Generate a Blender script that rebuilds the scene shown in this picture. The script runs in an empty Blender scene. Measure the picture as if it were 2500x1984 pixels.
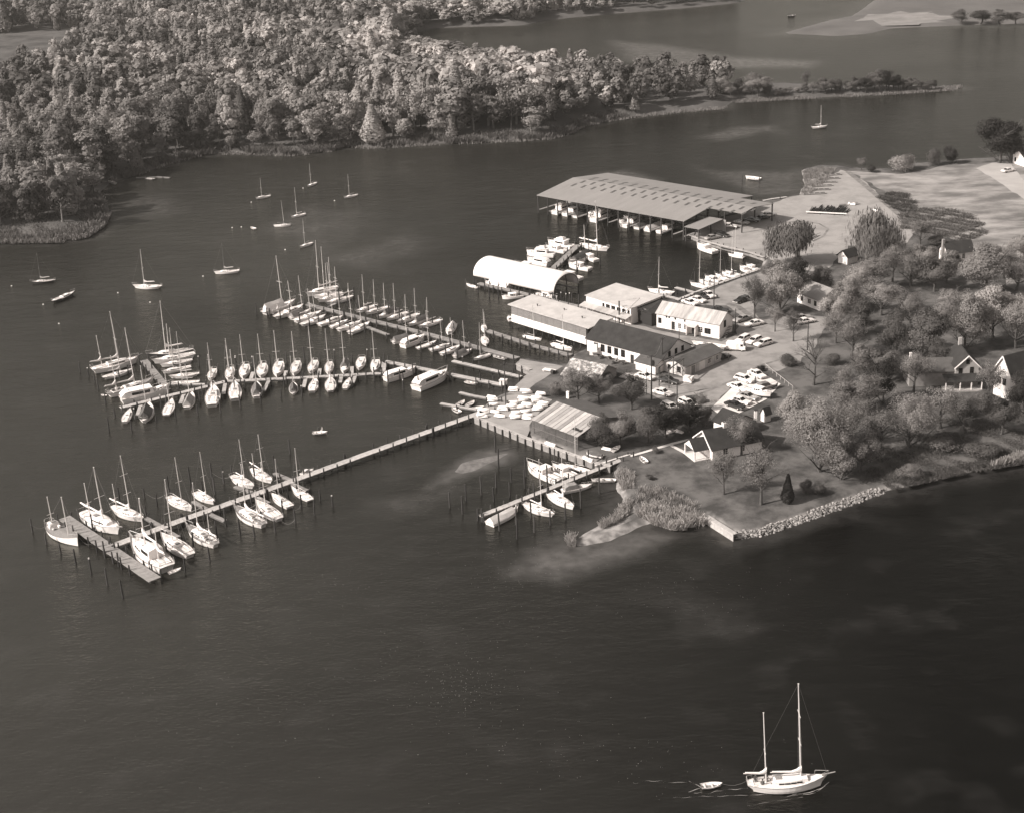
import bpy, math, random
import numpy as np
from mathutils import Vector, Matrix
from mathutils.geometry import tessellate_polygon
rnd = random.Random(7)
R = math.radians
S = bpy.context.scene
C = S.collection

# ------------------------------------------------------------------ camera, sky, sun, exposure
CAM_H, PITCH, ROLL, FPX = 125.0, 22.2235, 2.5, 3500.0        # metres, degrees, degrees, focal length in px of the 2500 px wide print
cd = bpy.data.cameras.new('camera'); cd.sensor_width = 36.0; cd.lens = 36.0 * FPX / 2500.0
cd.clip_start = 1.0; cd.clip_end = 9000.0
cam = bpy.data.objects.new('camera', cd); C.objects.link(cam)
cam.matrix_world = Matrix.Translation((0, 0, CAM_H)) @ Matrix.Rotation(R(90 - PITCH), 4, 'X') @ Matrix.Rotation(R(-ROLL), 4, 'Z')
S.camera = cam
SHADOW_DIR, SUN_EL = 21.0, 36.0                               # the way the shadows fall (from +X towards +Y), height of the sun
w = bpy.data.worlds.new('World'); S.world = w; w.use_nodes = True
wn = w.node_tree; bg = wn.nodes['Background']
sky = wn.nodes.new('ShaderNodeTexSky'); sky.sky_type = 'NISHITA'; sky.sun_disc = False
sky.sun_elevation = R(SUN_EL); sky.sun_rotation = R(90 - (SHADOW_DIR + 180)); sky.dust_density = 2.5
bw = wn.nodes.new('ShaderNodeRGBToBW'); tn = wn.nodes.new('ShaderNodeMixRGB'); tn.blend_type = 'MULTIPLY'; tn.inputs[0].default_value = 1
tn.inputs[2].default_value = (1, .945, .90, 1)                # black-and-white print: a sky without its blue
wn.links.new(sky.outputs[0], bw.inputs[0]); wn.links.new(bw.outputs[0], tn.inputs[1]); wn.links.new(tn.outputs[0], bg.inputs['Color'])
bg.inputs['Strength'].default_value = 0.115
sd = bpy.data.lights.new('sun', 'SUN'); sd.energy = 4.1; sd.angle = R(0.55); sd.color = (1, .94, .875)
sun = bpy.data.objects.new('sun', sd); C.objects.link(sun)
sh = Vector((math.cos(R(SHADOW_DIR)) * math.cos(R(SUN_EL)), math.sin(R(SHADOW_DIR)) * math.cos(R(SUN_EL)), -math.sin(R(SUN_EL))))
sun.rotation_euler = sh.to_track_quat('-Z', 'Y').to_euler(); sun.location = (-200, 200, 300)
S.view_settings.view_transform = 'Standard'; S.view_settings.look = 'None'
S.view_settings.exposure = 0.68; S.view_settings.gamma = 1.0; S.view_settings.use_curve_mapping = False
HAZE = 0.00006                                                # scattering per metre of the autumn air
S.render.engine = 'CYCLES'; S.cycles.max_bounces = 5; S.cycles.transparent_max_bounces = 6
S.cycles.caustics_reflective = False; S.cycles.caustics_refractive = False

# ------------------------------------------------------------------ surveying: a point of the aerial photo to its place on level ground
_t, _r = R(PITCH), R(ROLL)
def G(px, py, z=0.0):
    u, v = px - 1250.0, py - 992.0
    a = u * math.cos(_r) - v * math.sin(_r); b = u * math.sin(_r) + v * math.cos(_r)
    d = Vector((a, FPX * math.cos(_t) - b * math.sin(_t), -FPX * math.sin(_t) - b * math.cos(_t)))
    return Vector((0, 0, CAM_H)) + d * ((z - CAM_H) / d.z)
def proj(P):
    d = Vector(P) - Vector((0, 0, CAM_H)); zc = d.y * math.cos(_t) - d.z * math.sin(_t)
    a = d.x * FPX / zc; b = (-d.y * math.sin(_t) - d.z * math.cos(_t)) * FPX / zc
    return 1250 + a * math.cos(_r) + b * math.sin(_r), 992 - a * math.sin(_r) + b * math.cos(_r), FPX / zc
def height_to(P, top_y):
    lo, hi = 0.0, 60.0
    for _ in range(30):
        m = (lo + hi) / 2
        if proj((P[0], P[1], P[2] + m))[1] > top_y: lo = m
        else: hi = m
    return lo
def pts(o, s):                                                # "x,y x,y" measured on an enlargement o = (x0, y0, scale)
    r = []
    for q in s.split():
        x, y = q.split(',')[:2]; r.append((o[0] + float(x) / o[2], o[1] + float(y) / o[2]))
    return r
Z1 = (150, 700, 4.7533); Z2 = (550, 780, 4.791); Z3 = (600, 600, 5.39); Z4 = (900, 680, 5.39); Z5 = (60, 1080, 4.278)
Z6 = (450, 1040, 5.39); Z7 = (1050, 1060, 4.278); Z8 = (1050, 900, 4.312); ZE = (1130, 540, 5.39); ZQ = (1650, 560, 5.704)
ZM = (0, 380, 2.3956); ZL = (1160, 930, 8.983); ZY = (1560, 850, 5.39); ZO = (0, 0, 1.0); ZN = (1900, 350, 3.593)

# ------------------------------------------------------------------ materials
def tint(v): return (v, v * .94, v * .91, 1)
MATS = {}
def mat(name, v, rough=.6, amp=.0, scale=1.0, bump=.0, spec=.3, rnd_amp=.0, stretch=None, detail=4, metal=0, world=False, v2=None, lo=.4, hi=.62):
    if name in MATS: return MATS[name]
    m = bpy.data.materials.new(name); m.use_nodes = True; nt = m.node_tree; b = nt.nodes['Principled BSDF']
    b.inputs['Roughness'].default_value = rough; b.inputs['Specular IOR Level'].default_value = spec; b.inputs['Metallic'].default_value = metal
    b.inputs['Base Color'].default_value = tint(v)
    if amp or bump or v2 is not None:
        tc = nt.nodes.new('ShaderNodeTexCoord'); mp = nt.nodes.new('ShaderNodeMapping'); nt.links.new(tc.outputs['Object'], mp.inputs[0])
        if world:
            ge = nt.nodes.new('ShaderNodeNewGeometry'); nt.links.new(ge.outputs['Position'], mp.inputs[0])
        if stretch: mp.inputs['Scale'].default_value = stretch
        nz = nt.nodes.new('ShaderNodeTexNoise'); nz.inputs['Scale'].default_value = scale; nz.inputs['Detail'].default_value = detail; nz.inputs['Roughness'].default_value = .70
        nt.links.new(mp.outputs[0], nz.inputs['Vector'])
        rp = nt.nodes.new('ShaderNodeValToRGB'); nt.links.new(nz.outputs['Fac'], rp.inputs[0])
        rp.color_ramp.elements[0].position = lo if v2 is not None else .3; rp.color_ramp.elements[1].position = hi if v2 is not None else .7
        rp.color_ramp.elements[0].color = tint(v * (1 - amp)); rp.color_ramp.elements[1].color = tint(v * (1 + amp) if v2 is None else v2)
        out = rp.outputs[0]
        if rnd_amp: out = _rand(nt, out, rnd_amp)
        nt.links.new(out, b.inputs['Base Color'])
        if bump:
            bp = nt.nodes.new('ShaderNodeBump'); bp.inputs['Strength'].default_value = 1; bp.inputs['Distance'].default_value = bump
            nt.links.new(nz.outputs['Fac'], bp.inputs['Height']); nt.links.new(bp.outputs[0], b.inputs['Normal'])
    elif rnd_amp:
        rg = nt.nodes.new('ShaderNodeRGB'); rg.outputs[0].default_value = tint(v); nt.links.new(_rand(nt, rg.outputs[0], rnd_amp), b.inputs['Base Color'])
    MATS[name] = m; return m
def _rand(nt, col, a):
    oi = nt.nodes.new('ShaderNodeObjectInfo'); mr = nt.nodes.new('ShaderNodeMapRange'); nt.links.new(oi.outputs['Random'], mr.inputs[0])
    mr.inputs[3].default_value = 1 - a; mr.inputs[4].default_value = 1 + a
    mx = nt.nodes.new('ShaderNodeMixRGB'); mx.blend_type = 'MULTIPLY'; mx.inputs[0].default_value = 1
    nt.links.new(col, mx.inputs[1]); nt.links.new(mr.outputs[0], mx.inputs[2]); return mx.outputs[0]
def leafmat(name, v, a, attr=False):
    m = bpy.data.materials.new(name); m.use_nodes = True; nt = m.node_tree
    for n in list(nt.nodes):
        if n.type == 'BSDF_PRINCIPLED': nt.nodes.remove(n)
    o = nt.nodes['Material Output']; df = nt.nodes.new('ShaderNodeBsdfDiffuse'); tr = nt.nodes.new('ShaderNodeBsdfTranslucent'); ms = nt.nodes.new('ShaderNodeMixShader')
    ms.inputs[0].default_value = .42
    ge = nt.nodes.new('ShaderNodeNewGeometry'); mr = nt.nodes.new('ShaderNodeMapRange'); nt.links.new(ge.outputs['Random Per Island'], mr.inputs[0])
    mr.inputs[3].default_value = .86; mr.inputs[4].default_value = 1.14                       # every leaf clump a little different
    rg = nt.nodes.new('ShaderNodeRGB'); rg.outputs[0].default_value = tint(v)
    mx = nt.nodes.new('ShaderNodeMixRGB'); mx.blend_type = 'MULTIPLY'; mx.inputs[0].default_value = 1
    nt.links.new(rg.outputs[0], mx.inputs[1]); nt.links.new(mr.outputs[0], mx.inputs[2])
    if attr:
        at = nt.nodes.new('ShaderNodeAttribute'); at.attribute_name = 'tone'
        m2 = nt.nodes.new('ShaderNodeMixRGB'); m2.blend_type = 'MULTIPLY'; m2.inputs[0].default_value = 1
        nt.links.new(mx.outputs[0], m2.inputs[1]); nt.links.new(at.outputs['Fac'], m2.inputs[2]); col = m2.outputs[0]
    else: col = _rand(nt, mx.outputs[0], a)
    nt.links.new(col, df.inputs[0]); nt.links.new(col, tr.inputs[0]); nt.links.new(df.outputs[0], ms.inputs[1]); nt.links.new(tr.outputs[0], ms.inputs[2]); nt.links.new(ms.outputs[0], o.inputs[0])
    MATS[name] = m; return m
white = mat('white_paint', .82, .35, .04, 1.5, spec=.4)
cream = mat('cream_deck', .66, .5, .10, 2.0)
wallw = mat('white_board', .80, .6, .08, 1.1, stretch=(1, 1, .3))
dark = mat('dark_paint', .035, .4, .2, 2)
dhull = mat('dark_hull', .05, .35)
glass = mat('window_glass', .012, .12, spec=.5)
teak = mat('teak_deck', .24, .7, .25, 4)
canvas = mat('pale_canvas', .70, .8, .08, 2)
tarp = mat('grey_tarp', .20, .8, .2, 1.5, rnd_amp=.4)
dtarp = mat('dark_tarp', .085, .8, .25, 1.5)
alu = mat('spar_paint', .62, .4)
wire = mat('rigging_wire', .16, .5)
timber = mat('deck_timber', .40, .85, .22, 1.3, rnd_amp=.10)
timber2 = mat('weathered_red_timber', .25, .85, .22, 1.3, rnd_amp=.10)
beam = mat('beam_timber', .11, .9, .2, 2)
pilem = mat('pile_timber', .045, .9, .35, 1.5, rnd_amp=.3)
pilec = mat('pile_top', .55, .8)
stone = mat('riprap_stone', .25, .9, .3, 3, rnd_amp=.4)
bark = mat('bark', .075, .95, .3, 2)
barkp = mat('pale_bark', .17, .95, .3, 2)
conc = mat('concrete', .62, .9, .10, .35, world=True)
gravel = mat('gravel', .18, .95, v2=.27, scale=.16, bump=.02, world=True, detail=12, lo=.38, hi=.56)
lawn = mat('lawn', .045, .95, v2=.125, scale=.16, bump=.04, world=True, detail=12, lo=.40, hi=.60)
field = mat('dry_field', .12, .95, v2=.32, scale=.075, bump=.03, world=True, detail=12, stretch=(.6, 1.2, 1), lo=.40, hi=.60)
sandm = mat('sand', .10, .95, v2=.19, scale=.5, world=True, detail=8)
roofd = mat('dark_shingle_roof', .024, .95, v2=.042, scale=.5, detail=10, lo=.35, hi=.65)
roofg = mat('grey_sheet_roof', .20, .85, v2=.25, scale=.6, stretch=(.8, .12, 1), detail=9, lo=.3, hi=.7)
roofl = mat('pale_felt_roof', .37, .85, v2=.50, scale=.35, detail=10, lo=.3, hi=.62)
roofs = mat('stained_metal_roof', .26, .7, v2=.50, scale=.55, stretch=(1.6, .25, .25), detail=7, lo=.36, hi=.66)
roofm = mat('patched_mossy_roof', .13, .9, v2=.50, scale=1.1, detail=8, lo=.45, hi=.6)
roofb = mat('brown_roof', .085, .9, .22, .5, detail=6)
sheetm = mat('galvanised_sheet', .40, .55, .12, .8, rnd_amp=.24)
slat = mat('grey_slats', .20, .85, .2, 1.2, stretch=(.4, .4, 4))
lath = mat('lath', .17, .9, .3, 3)
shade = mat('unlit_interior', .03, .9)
steel = mat('rusty_steel', .09, .7, .3, 3)
tyre = mat('tyre_rubber', .02, .8)
chrome = mat('chrome', .5, .35)
cloth = mat('clothing', .10, .9, rnd_amp=.6)
skin = mat('skin', .35, .6)
brick = mat('dull_wall', .24, .9, .15, 1.5)
houseg = mat('weatherboard_grey', .33, .85, .1, 1.5)
LEAF = {k: leafmat('foliage_' + k, v, a) for k, v, a in (('pale', .40, .15), ('light', .315, .2), ('mid', .24, .22), ('dark', .135, .25), ('deep', .06, .2))}
leafw = leafmat('foliage_wood', .29, 0, True)
reedm = leafmat('reed', .40, .1); marshm = leafmat('marsh', .26, .1); reedd = leafmat('reed_dark', .20, .1)

# ------------------------------------------------------------------ mesh builder
class MB:
    def __init__(s): s.v = []; s.f = []; s.m = []
    def add(s, vs, fs, mi=0):
        o = len(s.v); s.v += [tuple(x) for x in vs]; s.f += [tuple(i + o for i in f) for f in fs]; s.m += [mi] * len(fs); return s
    def box(s, x0, x1, y0, y1, z0, z1, mi=0):
        return s.add([(x0, y0, z0), (x1, y0, z0), (x1, y1, z0), (x0, y1, z0), (x0, y0, z1), (x1, y0, z1), (x1, y1, z1), (x0, y1, z1)],
                     [(3, 2, 1, 0), (4, 5, 6, 7), (0, 1, 5, 4), (1, 2, 6, 5), (2, 3, 7, 6), (3, 0, 4, 7)], mi)
    def tube(s, p, q, r, r2=None, n=6, mi=0, cap=True):
        p = Vector(p); q = Vector(q); r2 = r if r2 is None else r2; d = (q - p)
        if d.length < 1e-6: return s
        d.normalize(); a = d.orthogonal().normalized(); b = d.cross(a)
        vs = [p + (a * math.cos(2 * math.pi * i / n) + b * math.sin(2 * math.pi * i / n)) * r for i in range(n)] + \
             [q + (a * math.cos(2 * math.pi * i / n) + b * math.sin(2 * math.pi * i / n)) * r2 for i in range(n)]
        fs = [(i, (i + 1) % n, n + (i + 1) % n, n + i) for i in range(n)]
        if cap: fs += [tuple(range(n - 1, -1, -1)), tuple(range(n, 2 * n))]
        return s.add(vs, fs, mi)
    def path(s, P, r, n=4, mi=0):
        for a, b in zip(P, P[1:]): s.tube(a, b, r, n=n, mi=mi)
        return s
    def loft(s, rings, mi=0, closed=True, caps=True):
        n = len(rings[0]); vs = [p for r in rings for p in r]; fs = []
        for i in range(len(rings) - 1):
            for j in range(n if closed else n - 1):
                k = (j + 1) % n; fs.append((i * n + j, i * n + k, (i + 1) * n + k, (i + 1) * n + j))
        if caps and closed: fs += [tuple(range(n - 1, -1, -1)), tuple(range((len(rings) - 1) * n, len(rings) * n))]
        return s.add(vs, fs, mi)
    def mesh(s, name, *mats, smooth=False):
        me = bpy.data.meshes.new(name); me.from_pydata(s.v, [], s.f)
        for m in mats: me.materials.append(m)
        if len(mats) > 1: me.polygons.foreach_set('material_index', s.m)
        if smooth: me.polygons.foreach_set('use_smooth', [True] * len(s.f))
        me.update(); return me
JOINED = {'toe_rail', 'guard_rail', 'bow_rail', 'rigging', 'cockpit_coaming', 'bench', 'gunwale', 'pillar', 'insulator', 'stringer', 'slip_walkway', 'roof_hatch', 'brace', 'slat_screen', 'outside_stair', 'windscreen', 'deck_panel', 'wall_panel'}
class Proto:                                                   # a kind of thing: its parts and sub-parts, ready to be set out as real objects
    def __init__(s, name, cat): s.name = name; s.cat = cat; s.parts = []; s.L = 1.0; s.mast = 1.0
    def part(s, name, mb, *mats, parent=-1, smooth=False, label=None):
        me = mb if isinstance(mb, bpy.types.Mesh) else mb.mesh(name, *mats, smooth=smooth)
        s.parts.append((name, me, parent, label)); return len(s.parts) - 1
def thing(name, label, cat, loc=(0, 0, 0), rz=0.0, sc=(1, 1, 1), group=None):
    o = bpy.data.objects.new(name, None); o.empty_display_size = .2; C.objects.link(o)
    o.location = loc; o.rotation_euler = (0, 0, rz); o.scale = sc
    o['label'] = label; o['category'] = cat
    if group: o['group'] = group
    return o
def child(name, me, parent, label=None):
    o = bpy.data.objects.new(name, me); C.objects.link(o); o.parent = parent
    if name in JOINED: o['kind'] = 'stuff'                     # pieces too small to pick apart in the photo
    if label: o['label'] = label
    return o
def inst(p, label, loc, rz=0.0, sc=1.0, group=None, mast=None, skip=(), name=None, mats=None, cat=None):
    sc = (sc,) * 3 if isinstance(sc, (int, float)) else sc
    root = thing(name or p.name, label, cat or p.cat, loc, rz, sc, group); obs = []; dead = set()
    for i, (n, me, par, lb) in enumerate(p.parts):
        if n in skip or par in dead: dead.add(i); obs.append(None); continue
        o = child(n, me, root if par < 0 else obs[par], lb); obs.append(o)
        if mast and par < 0 and n in ('mast', 'rigging', 'mizzen_mast'): o.scale.z = mast / (p.mast * sc[2])
        if mats and n in mats: o.material_slots[0].link = 'OBJECT'; o.material_slots[0].material = mats[n]
    return root
def tag(o, label, cat, group=None, kind=None):
    if label: o['label'] = label
    if cat: o['category'] = cat
    if group: o['group'] = group
    if kind: o['kind'] = kind
    return o
def single(name, mb, mats, label, cat, loc=(0, 0, 0), rz=0.0, group=None, sc=(1, 1, 1)):
    me = mb if isinstance(mb, bpy.types.Mesh) else mb.mesh(name, *(mats if isinstance(mats, (tuple, list)) else (mats,)))
    o = bpy.data.objects.new(name, me); C.objects.link(o); o.location = loc; o.rotation_euler = (0, 0, rz); o.scale = sc
    return tag(o, label, cat, group)
def struct(name, me, label=None):
    o = bpy.data.objects.new(name, me); C.objects.link(o); o['kind'] = 'structure'
    if label: o['label'] = label
    return o
ORD = ['first', 'second', 'third', 'fourth', 'fifth', 'sixth', 'seventh', 'eighth', 'ninth', 'tenth', 'eleventh', 'twelfth', 'thirteenth', 'fourteenth', 'fifteenth', 'sixteenth', 'seventeenth', 'eighteenth', 'nineteenth', 'twentieth', 'twenty-first', 'twenty-second', 'twenty-third', 'twenty-fourth', 'twenty-fifth', 'twenty-sixth', 'twenty-seventh', 'twenty-eighth']

# ------------------------------------------------------------------ land and water
def sdf(P, poly):                                              # signed distance to an outline, inside positive
    P = np.asarray(P, float); n = len(poly); d = np.full(len(P), 1e9); ins = np.zeros(len(P), bool)
    for i in range(n):
        a = np.array(poly[i][:2], float); b = np.array(poly[(i + 1) % n][:2], float); e = b - a; q = P - a
        t = np.clip((q @ e) / max(e @ e, 1e-9), 0, 1); d = np.minimum(d, np.hypot(*(q - t[:, None] * e).T))
        c = ((a[1] > P[:, 1]) != (b[1] > P[:, 1])); xs = a[0] + (P[:, 1] - a[1]) * e[0] / (e[1] if abs(e[1]) > 1e-9 else 1e-9)
        ins ^= c & (P[:, 0] < xs)
    return np.where(ins, d, -d)
def gp(lst, z=0.0): return [G(x, y, z) for x, y in lst]
def nums(s): return [tuple(float(c) for c in q.split(',')) for q in s.split()]
def rough_edge(poly, step, amp, seed):                         # natural outlines are never straight
    rr = random.Random(seed); out = []
    for a, b in zip(poly, poly[1:] + poly[:1]):
        n = max(1, int((b - a).length / step))
        for i in range(n):
            p = a.lerp(b, i / n); out.append(Vector((p.x + rr.uniform(-amp, amp), p.y + rr.uniform(-amp, amp), p.z)))
    return out
LAND = nums("""2900,1010 2700,1080 2500,1128 2440,1140 2330,1160 2200,1190 2160,1197 2050,1237 1950,1272 1860,1302 1791,1309 1722,1264
 1700,1288 1640,1286 1590,1275 1555,1287 1485,1322 1415,1335 1388,1322 1420,1303 1468,1278 1508,1246 1522,1213 1506,1196 1509,1172 1492,1142
 1449,1132 1284,1071 1158,1020 1172,1000 1196,977 1238,962 1260,937 1293,908 1258,893 1270,876 1378,893 1396,869 1433,852 1440,815 1424,775 1440,752 1500,712
 1600,737 1655,737 1738,703 1859,660 1866,631 1830,618 1780,606 1720,591 1690,577 1702,561 1760,532 1840,503 1880,490 1920,484 1950,480 1964,453 1956,418 2000,408
 2045,408 2081,414 2170,417 2210,405 2300,397 2400,391 2500,380 2700,350 3000,300""")
FAR = nums("""-260,600 20,592 150,590 215,577 252,553 268,527 262,497 244,470 270,447 340,426 410,400 452,389 490,379 560,374 700,379 790,371 860,357
 900,361 1000,355 1122,349 1250,344 1345,337 1390,326 1434,304 1538,286 1642,275 1740,268 1776,262 1783,250 1860,245 1939,241 2050,236 2161,230 2295,221 2355,217 2340,213
 2290,213 2220,211 2100,210 2000,208 1850,203 1700,212 1560,207 1450,205 1330,200 1200,188 1080,165 1010,128 960,98 1050,70 1150,66 1275,63 1330,50 1500,34 1680,20 1800,8 1900,-30 1500,-110 700,-130 -500,-60 -700,100 -500,350""")
NORTH = nums("1912,82 2043,89 2117,83 2176,70 2384,61 2488,59 2700,52 2900,0 2700,-60 2200,-50 2110,20 2080,40 2020,52 1955,70")
MAINP = gp(LAND); FARP = gp(FAR); NORP = gp(NORTH)
def terrain(name, poly, step, top, slope, m, seed, bumpy=0.0, low=None, drop=0.0):
    xs = [p.x for p in poly]; ys = [p.y for p in poly]
    gx = np.arange(min(xs) - 6, max(xs) + 6 + step, step); gy = np.arange(min(ys) - 6, max(ys) + 6 + step, step)
    X, Y = np.meshgrid(gx, gy); P = np.stack([X.ravel(), Y.ravel()], 1); d = sdf(P, poly)
    wob = .5 * np.sin(P[:, 0] * .31 + seed) * np.sin(P[:, 1] * .27) + .35 * np.sin(P[:, 0] * .83 + 2) * np.sin(P[:, 1] * .71 + seed)
    z = np.minimum(top, (d + wob * .6) * slope - drop)
    if low: z = np.where(sdf(P, low) > 0, np.minimum(.42 + .12 * wob, (d + wob * .6) * .22), z)
    if bumpy: z += np.where(d > 8, bumpy * (np.sin(P[:, 0] * .021 + seed) * np.sin(P[:, 1] * .017) + 1), 0)
    nx, ny = len(gx), len(gy); keep = d > -4 - step * 2
    idx = np.arange(nx * ny).reshape(ny, nx); q = np.stack([idx[:-1, :-1], idx[:-1, 1:], idx[1:, 1:], idx[1:, :-1]], -1).reshape(-1, 4)
    q = q[keep[q].any(1)]; used = np.unique(q); mp = -np.ones(nx * ny, int); mp[used] = np.arange(len(used))
    V = np.stack([P[used, 0], P[used, 1], np.maximum(z[used], -3)], 1)
    me = bpy.data.meshes.new(name); me.from_pydata(V.tolist(), [], mp[q].tolist()); me.materials.append(m)
    me.polygons.foreach_set('use_smooth', [True] * len(q)); me.update(); return struct(name, me)
LZ = 1.2                                                       # level of the boatyard above the water
SPIT = gp(nums("1375,1345 1400,1300 1470,1272 1512,1240 1540,1235 1548,1262 1500,1325 1420,1345"))
nt = lawn.node_tree; b = nt.nodes['Principled BSDF']; src = b.inputs['Base Color'].links[0].from_socket                # low ground by the water is sand and mud
ge = nt.nodes.new('ShaderNodeNewGeometry'); sx = nt.nodes.new('ShaderNodeSeparateXYZ'); nt.links.new(ge.outputs['Position'], sx.inputs[0]); mr = nt.nodes.new('ShaderNodeMapRange'); nt.links.new(sx.outputs[2], mr.inputs[0])
mr.inputs[1].default_value = .45; mr.inputs[2].default_value = .95; nz_ = nt.nodes.new('ShaderNodeTexNoise'); nz_.inputs['Scale'].default_value = .6; nz_.inputs['Detail'].default_value = 6; nt.links.new(ge.outputs['Position'], nz_.inputs['Vector'])
rp = nt.nodes.new('ShaderNodeValToRGB'); nt.links.new(nz_.outputs['Fac'], rp.inputs[0]); rp.color_ramp.elements[0].position = .35; rp.color_ramp.elements[0].color = tint(.13); rp.color_ramp.elements[1].position = .62; rp.color_ramp.elements[1].color = tint(.30)
mx = nt.nodes.new('ShaderNodeMixRGB'); nt.links.new(mr.outputs[0], mx.inputs[0]); nt.links.new(rp.outputs[0], mx.inputs[1]); nt.links.new(src, mx.inputs[2]); nt.links.new(mx.outputs[0], b.inputs['Base Color'])
terrain('ground', MAINP, 1.6, LZ, .75, lawn, 1, low=SPIT)
terrain('sandbank', gp(pts(Z7, "210,400 300,300 420,250 560,225 700,200 850,170 880,185 760,260 600,340 470,395 330,425")), .8, .10, .06, sandm, 3, drop=.045)
farm = mat('wood_floor', .085, .95, .35, .05, .05, world=True, detail=8)
terrain('far_ground', FARP, 5.0, 1.4, .35, farm, 4, .8)
terrain('far_ground', NORP, 5.0, 1.2, .25, mat('far_marsh', .105, .95, .25, .03, world=True, detail=8), 2)

def sheet(name, px, z, m, step=3.0, amp=.5, seed=1, base=LZ):
    P = gp(px, base); P = rough_edge(P, step, amp, seed) if amp else P
    tr = tessellate_polygon([P]); me = bpy.data.meshes.new(name)
    me.from_pydata([(p.x, p.y, base + z) for p in P], [], [tuple(t) for t in tr]); me.materials.append(m); me.update()
    return struct(name, me)
sheet('field', nums("2070,418 2200,425 2330,402 2440,397 2600,395 2640,700 2480,720 2440,660 2350,600 2290,560 2250,545 2180,480 2110,440"), .03, field, 4, 1.2, 3)
sheet('gravel_yard', nums("1548,948 1535,910 1600,917 1674,924 1748,884 1700,852 1610,822 1475,788 1482,770 1545,792 1602,806 1700,824 1758,836 1800,818 1805,770 1775,745 1665,748 1660,739 1740,706 1858,664 1885,680 1850,720 1838,760 1860,782 1960,768 2020,775 2015,800 1985,852 1950,887 1895,906 1836,902 1738,992 1690,985 1660,1000 1640,985 1600,968"), .05, gravel, 3, .6, 5)
sheet('gravel_yard', nums("1693,577 1705,563 1765,533 1845,505 1885,496 1960,474 1978,440 2055,416 2082,424 2140,470 2235,565 2210,598 2120,600 2075,602 2040,640 2000,668 1940,655 1868,632 1830,620 1780,608 1722,593"), .045, mat('pale_gravel', .23, .95, v2=.30, scale=.16, bump=.02, world=True, detail=12, lo=.38, hi=.56), 3, .8, 6)
sheet('dirt_road', nums("2385,412 2420,398 2470,402 2500,440 2620,520 2620,560 2490,480"), .06, mat('pale_dirt', .36, .95, .15, .1, world=True), 3, .4, 8)
sheet('concrete_lot', nums("1834,900 1858,910 1906,938 1872,975 1797,1013 1826,1036 1819,1041 1797,1031 1782,1033 1736,997"), .09, conc, 3, 0)
sheet('boat_ramp', nums("1262,894 1272,877 1378,894 1345,912 1310,935 1275,965 1240,962 1262,938 1294,909"), .04, mat('ramp_dirt', .27, .95, .2, .25, world=True), 3, .3, 9)
sheet('dinghy_yard', nums("1162,1020 1175,1002 1200,980 1240,964 1290,958 1345,975 1300,1024 1285,1066"), .03, mat('worn_dirt', .26, .95, v2=.34, scale=.2, world=True, detail=8), 3, .3, 10)
sheet('path', pts(Z8, "1730,1010 2110,890 2112,902 1735,1022"), .06, conc, 3, .05, 11)
sheet('path', nums("1538,1111 1640,1081 1680,1071 1681,1075 1642,1086 1700,1114 1690,1118 1634,1088 1540,1115"), .07, conc, 3, .05, 12)
sheet('sand_flat', nums("2100,50 2135,36 2180,30 2260,29 2330,42 2300,56 2230,60 2170,62"), -.0, mat('pale_sand_flat', .20, .95, .3, .06, world=True), 6, 5, 31, 1.25)
sheet('meadow', nums("-150,235 20,215 150,185 262,118 245,84 20,95 -150,100"), 1.9, mat('meadow_grass', .04, .95, v2=.10, scale=.06, world=True, detail=12, lo=.4, hi=.6), 6, 2, 13, 1.4)
for i, tr_ in enumerate((((1900,545),(1960,541),(2000,547),(2022,560),(2010,578),(1985,590)), ((1775,742),(1800,748),(1822,764),(1850,782),(1900,795),(1950,808)), ((2070,420),(2110,452),(2160,495),(2230,555)), ((1650,978),(1720,958),(1800,925),(1850,895),(1950,865)))):
    P_ = gp(tr_, LZ); wd_ = (.35, .9, 1.0, .4)[i]; nn_ = []
    for k_, p_ in enumerate(P_): d_ = (P_[min(k_ + 1, len(P_) - 1)] - P_[max(k_ - 1, 0)]).normalized(); nn_.append(Vector((-d_.y, d_.x, 0)))
    me = bpy.data.meshes.new('tyre_track'); me.from_pydata([tuple(p_ + n_ * wd_ * s_ + Vector((0, 0, .075))) for p_, n_ in zip(P_, nn_) for s_ in (-1, 1)], [], [(2 * k_, 2 * k_ + 1, 2 * k_ + 3, 2 * k_ + 2) for k_ in range(len(P_) - 1)]); me.materials.append(mat('tyre_worn_dirt', .13, .95, v2=.22, scale=.5, world=True)); struct('tyre_track', me)
def ring(cx, cy, rx, ry, n=28): return [(cx + rx * math.cos(i * 2 * math.pi / n), cy + ry * math.sin(i * 2 * math.pi / n)) for i in range(n)]

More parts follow.
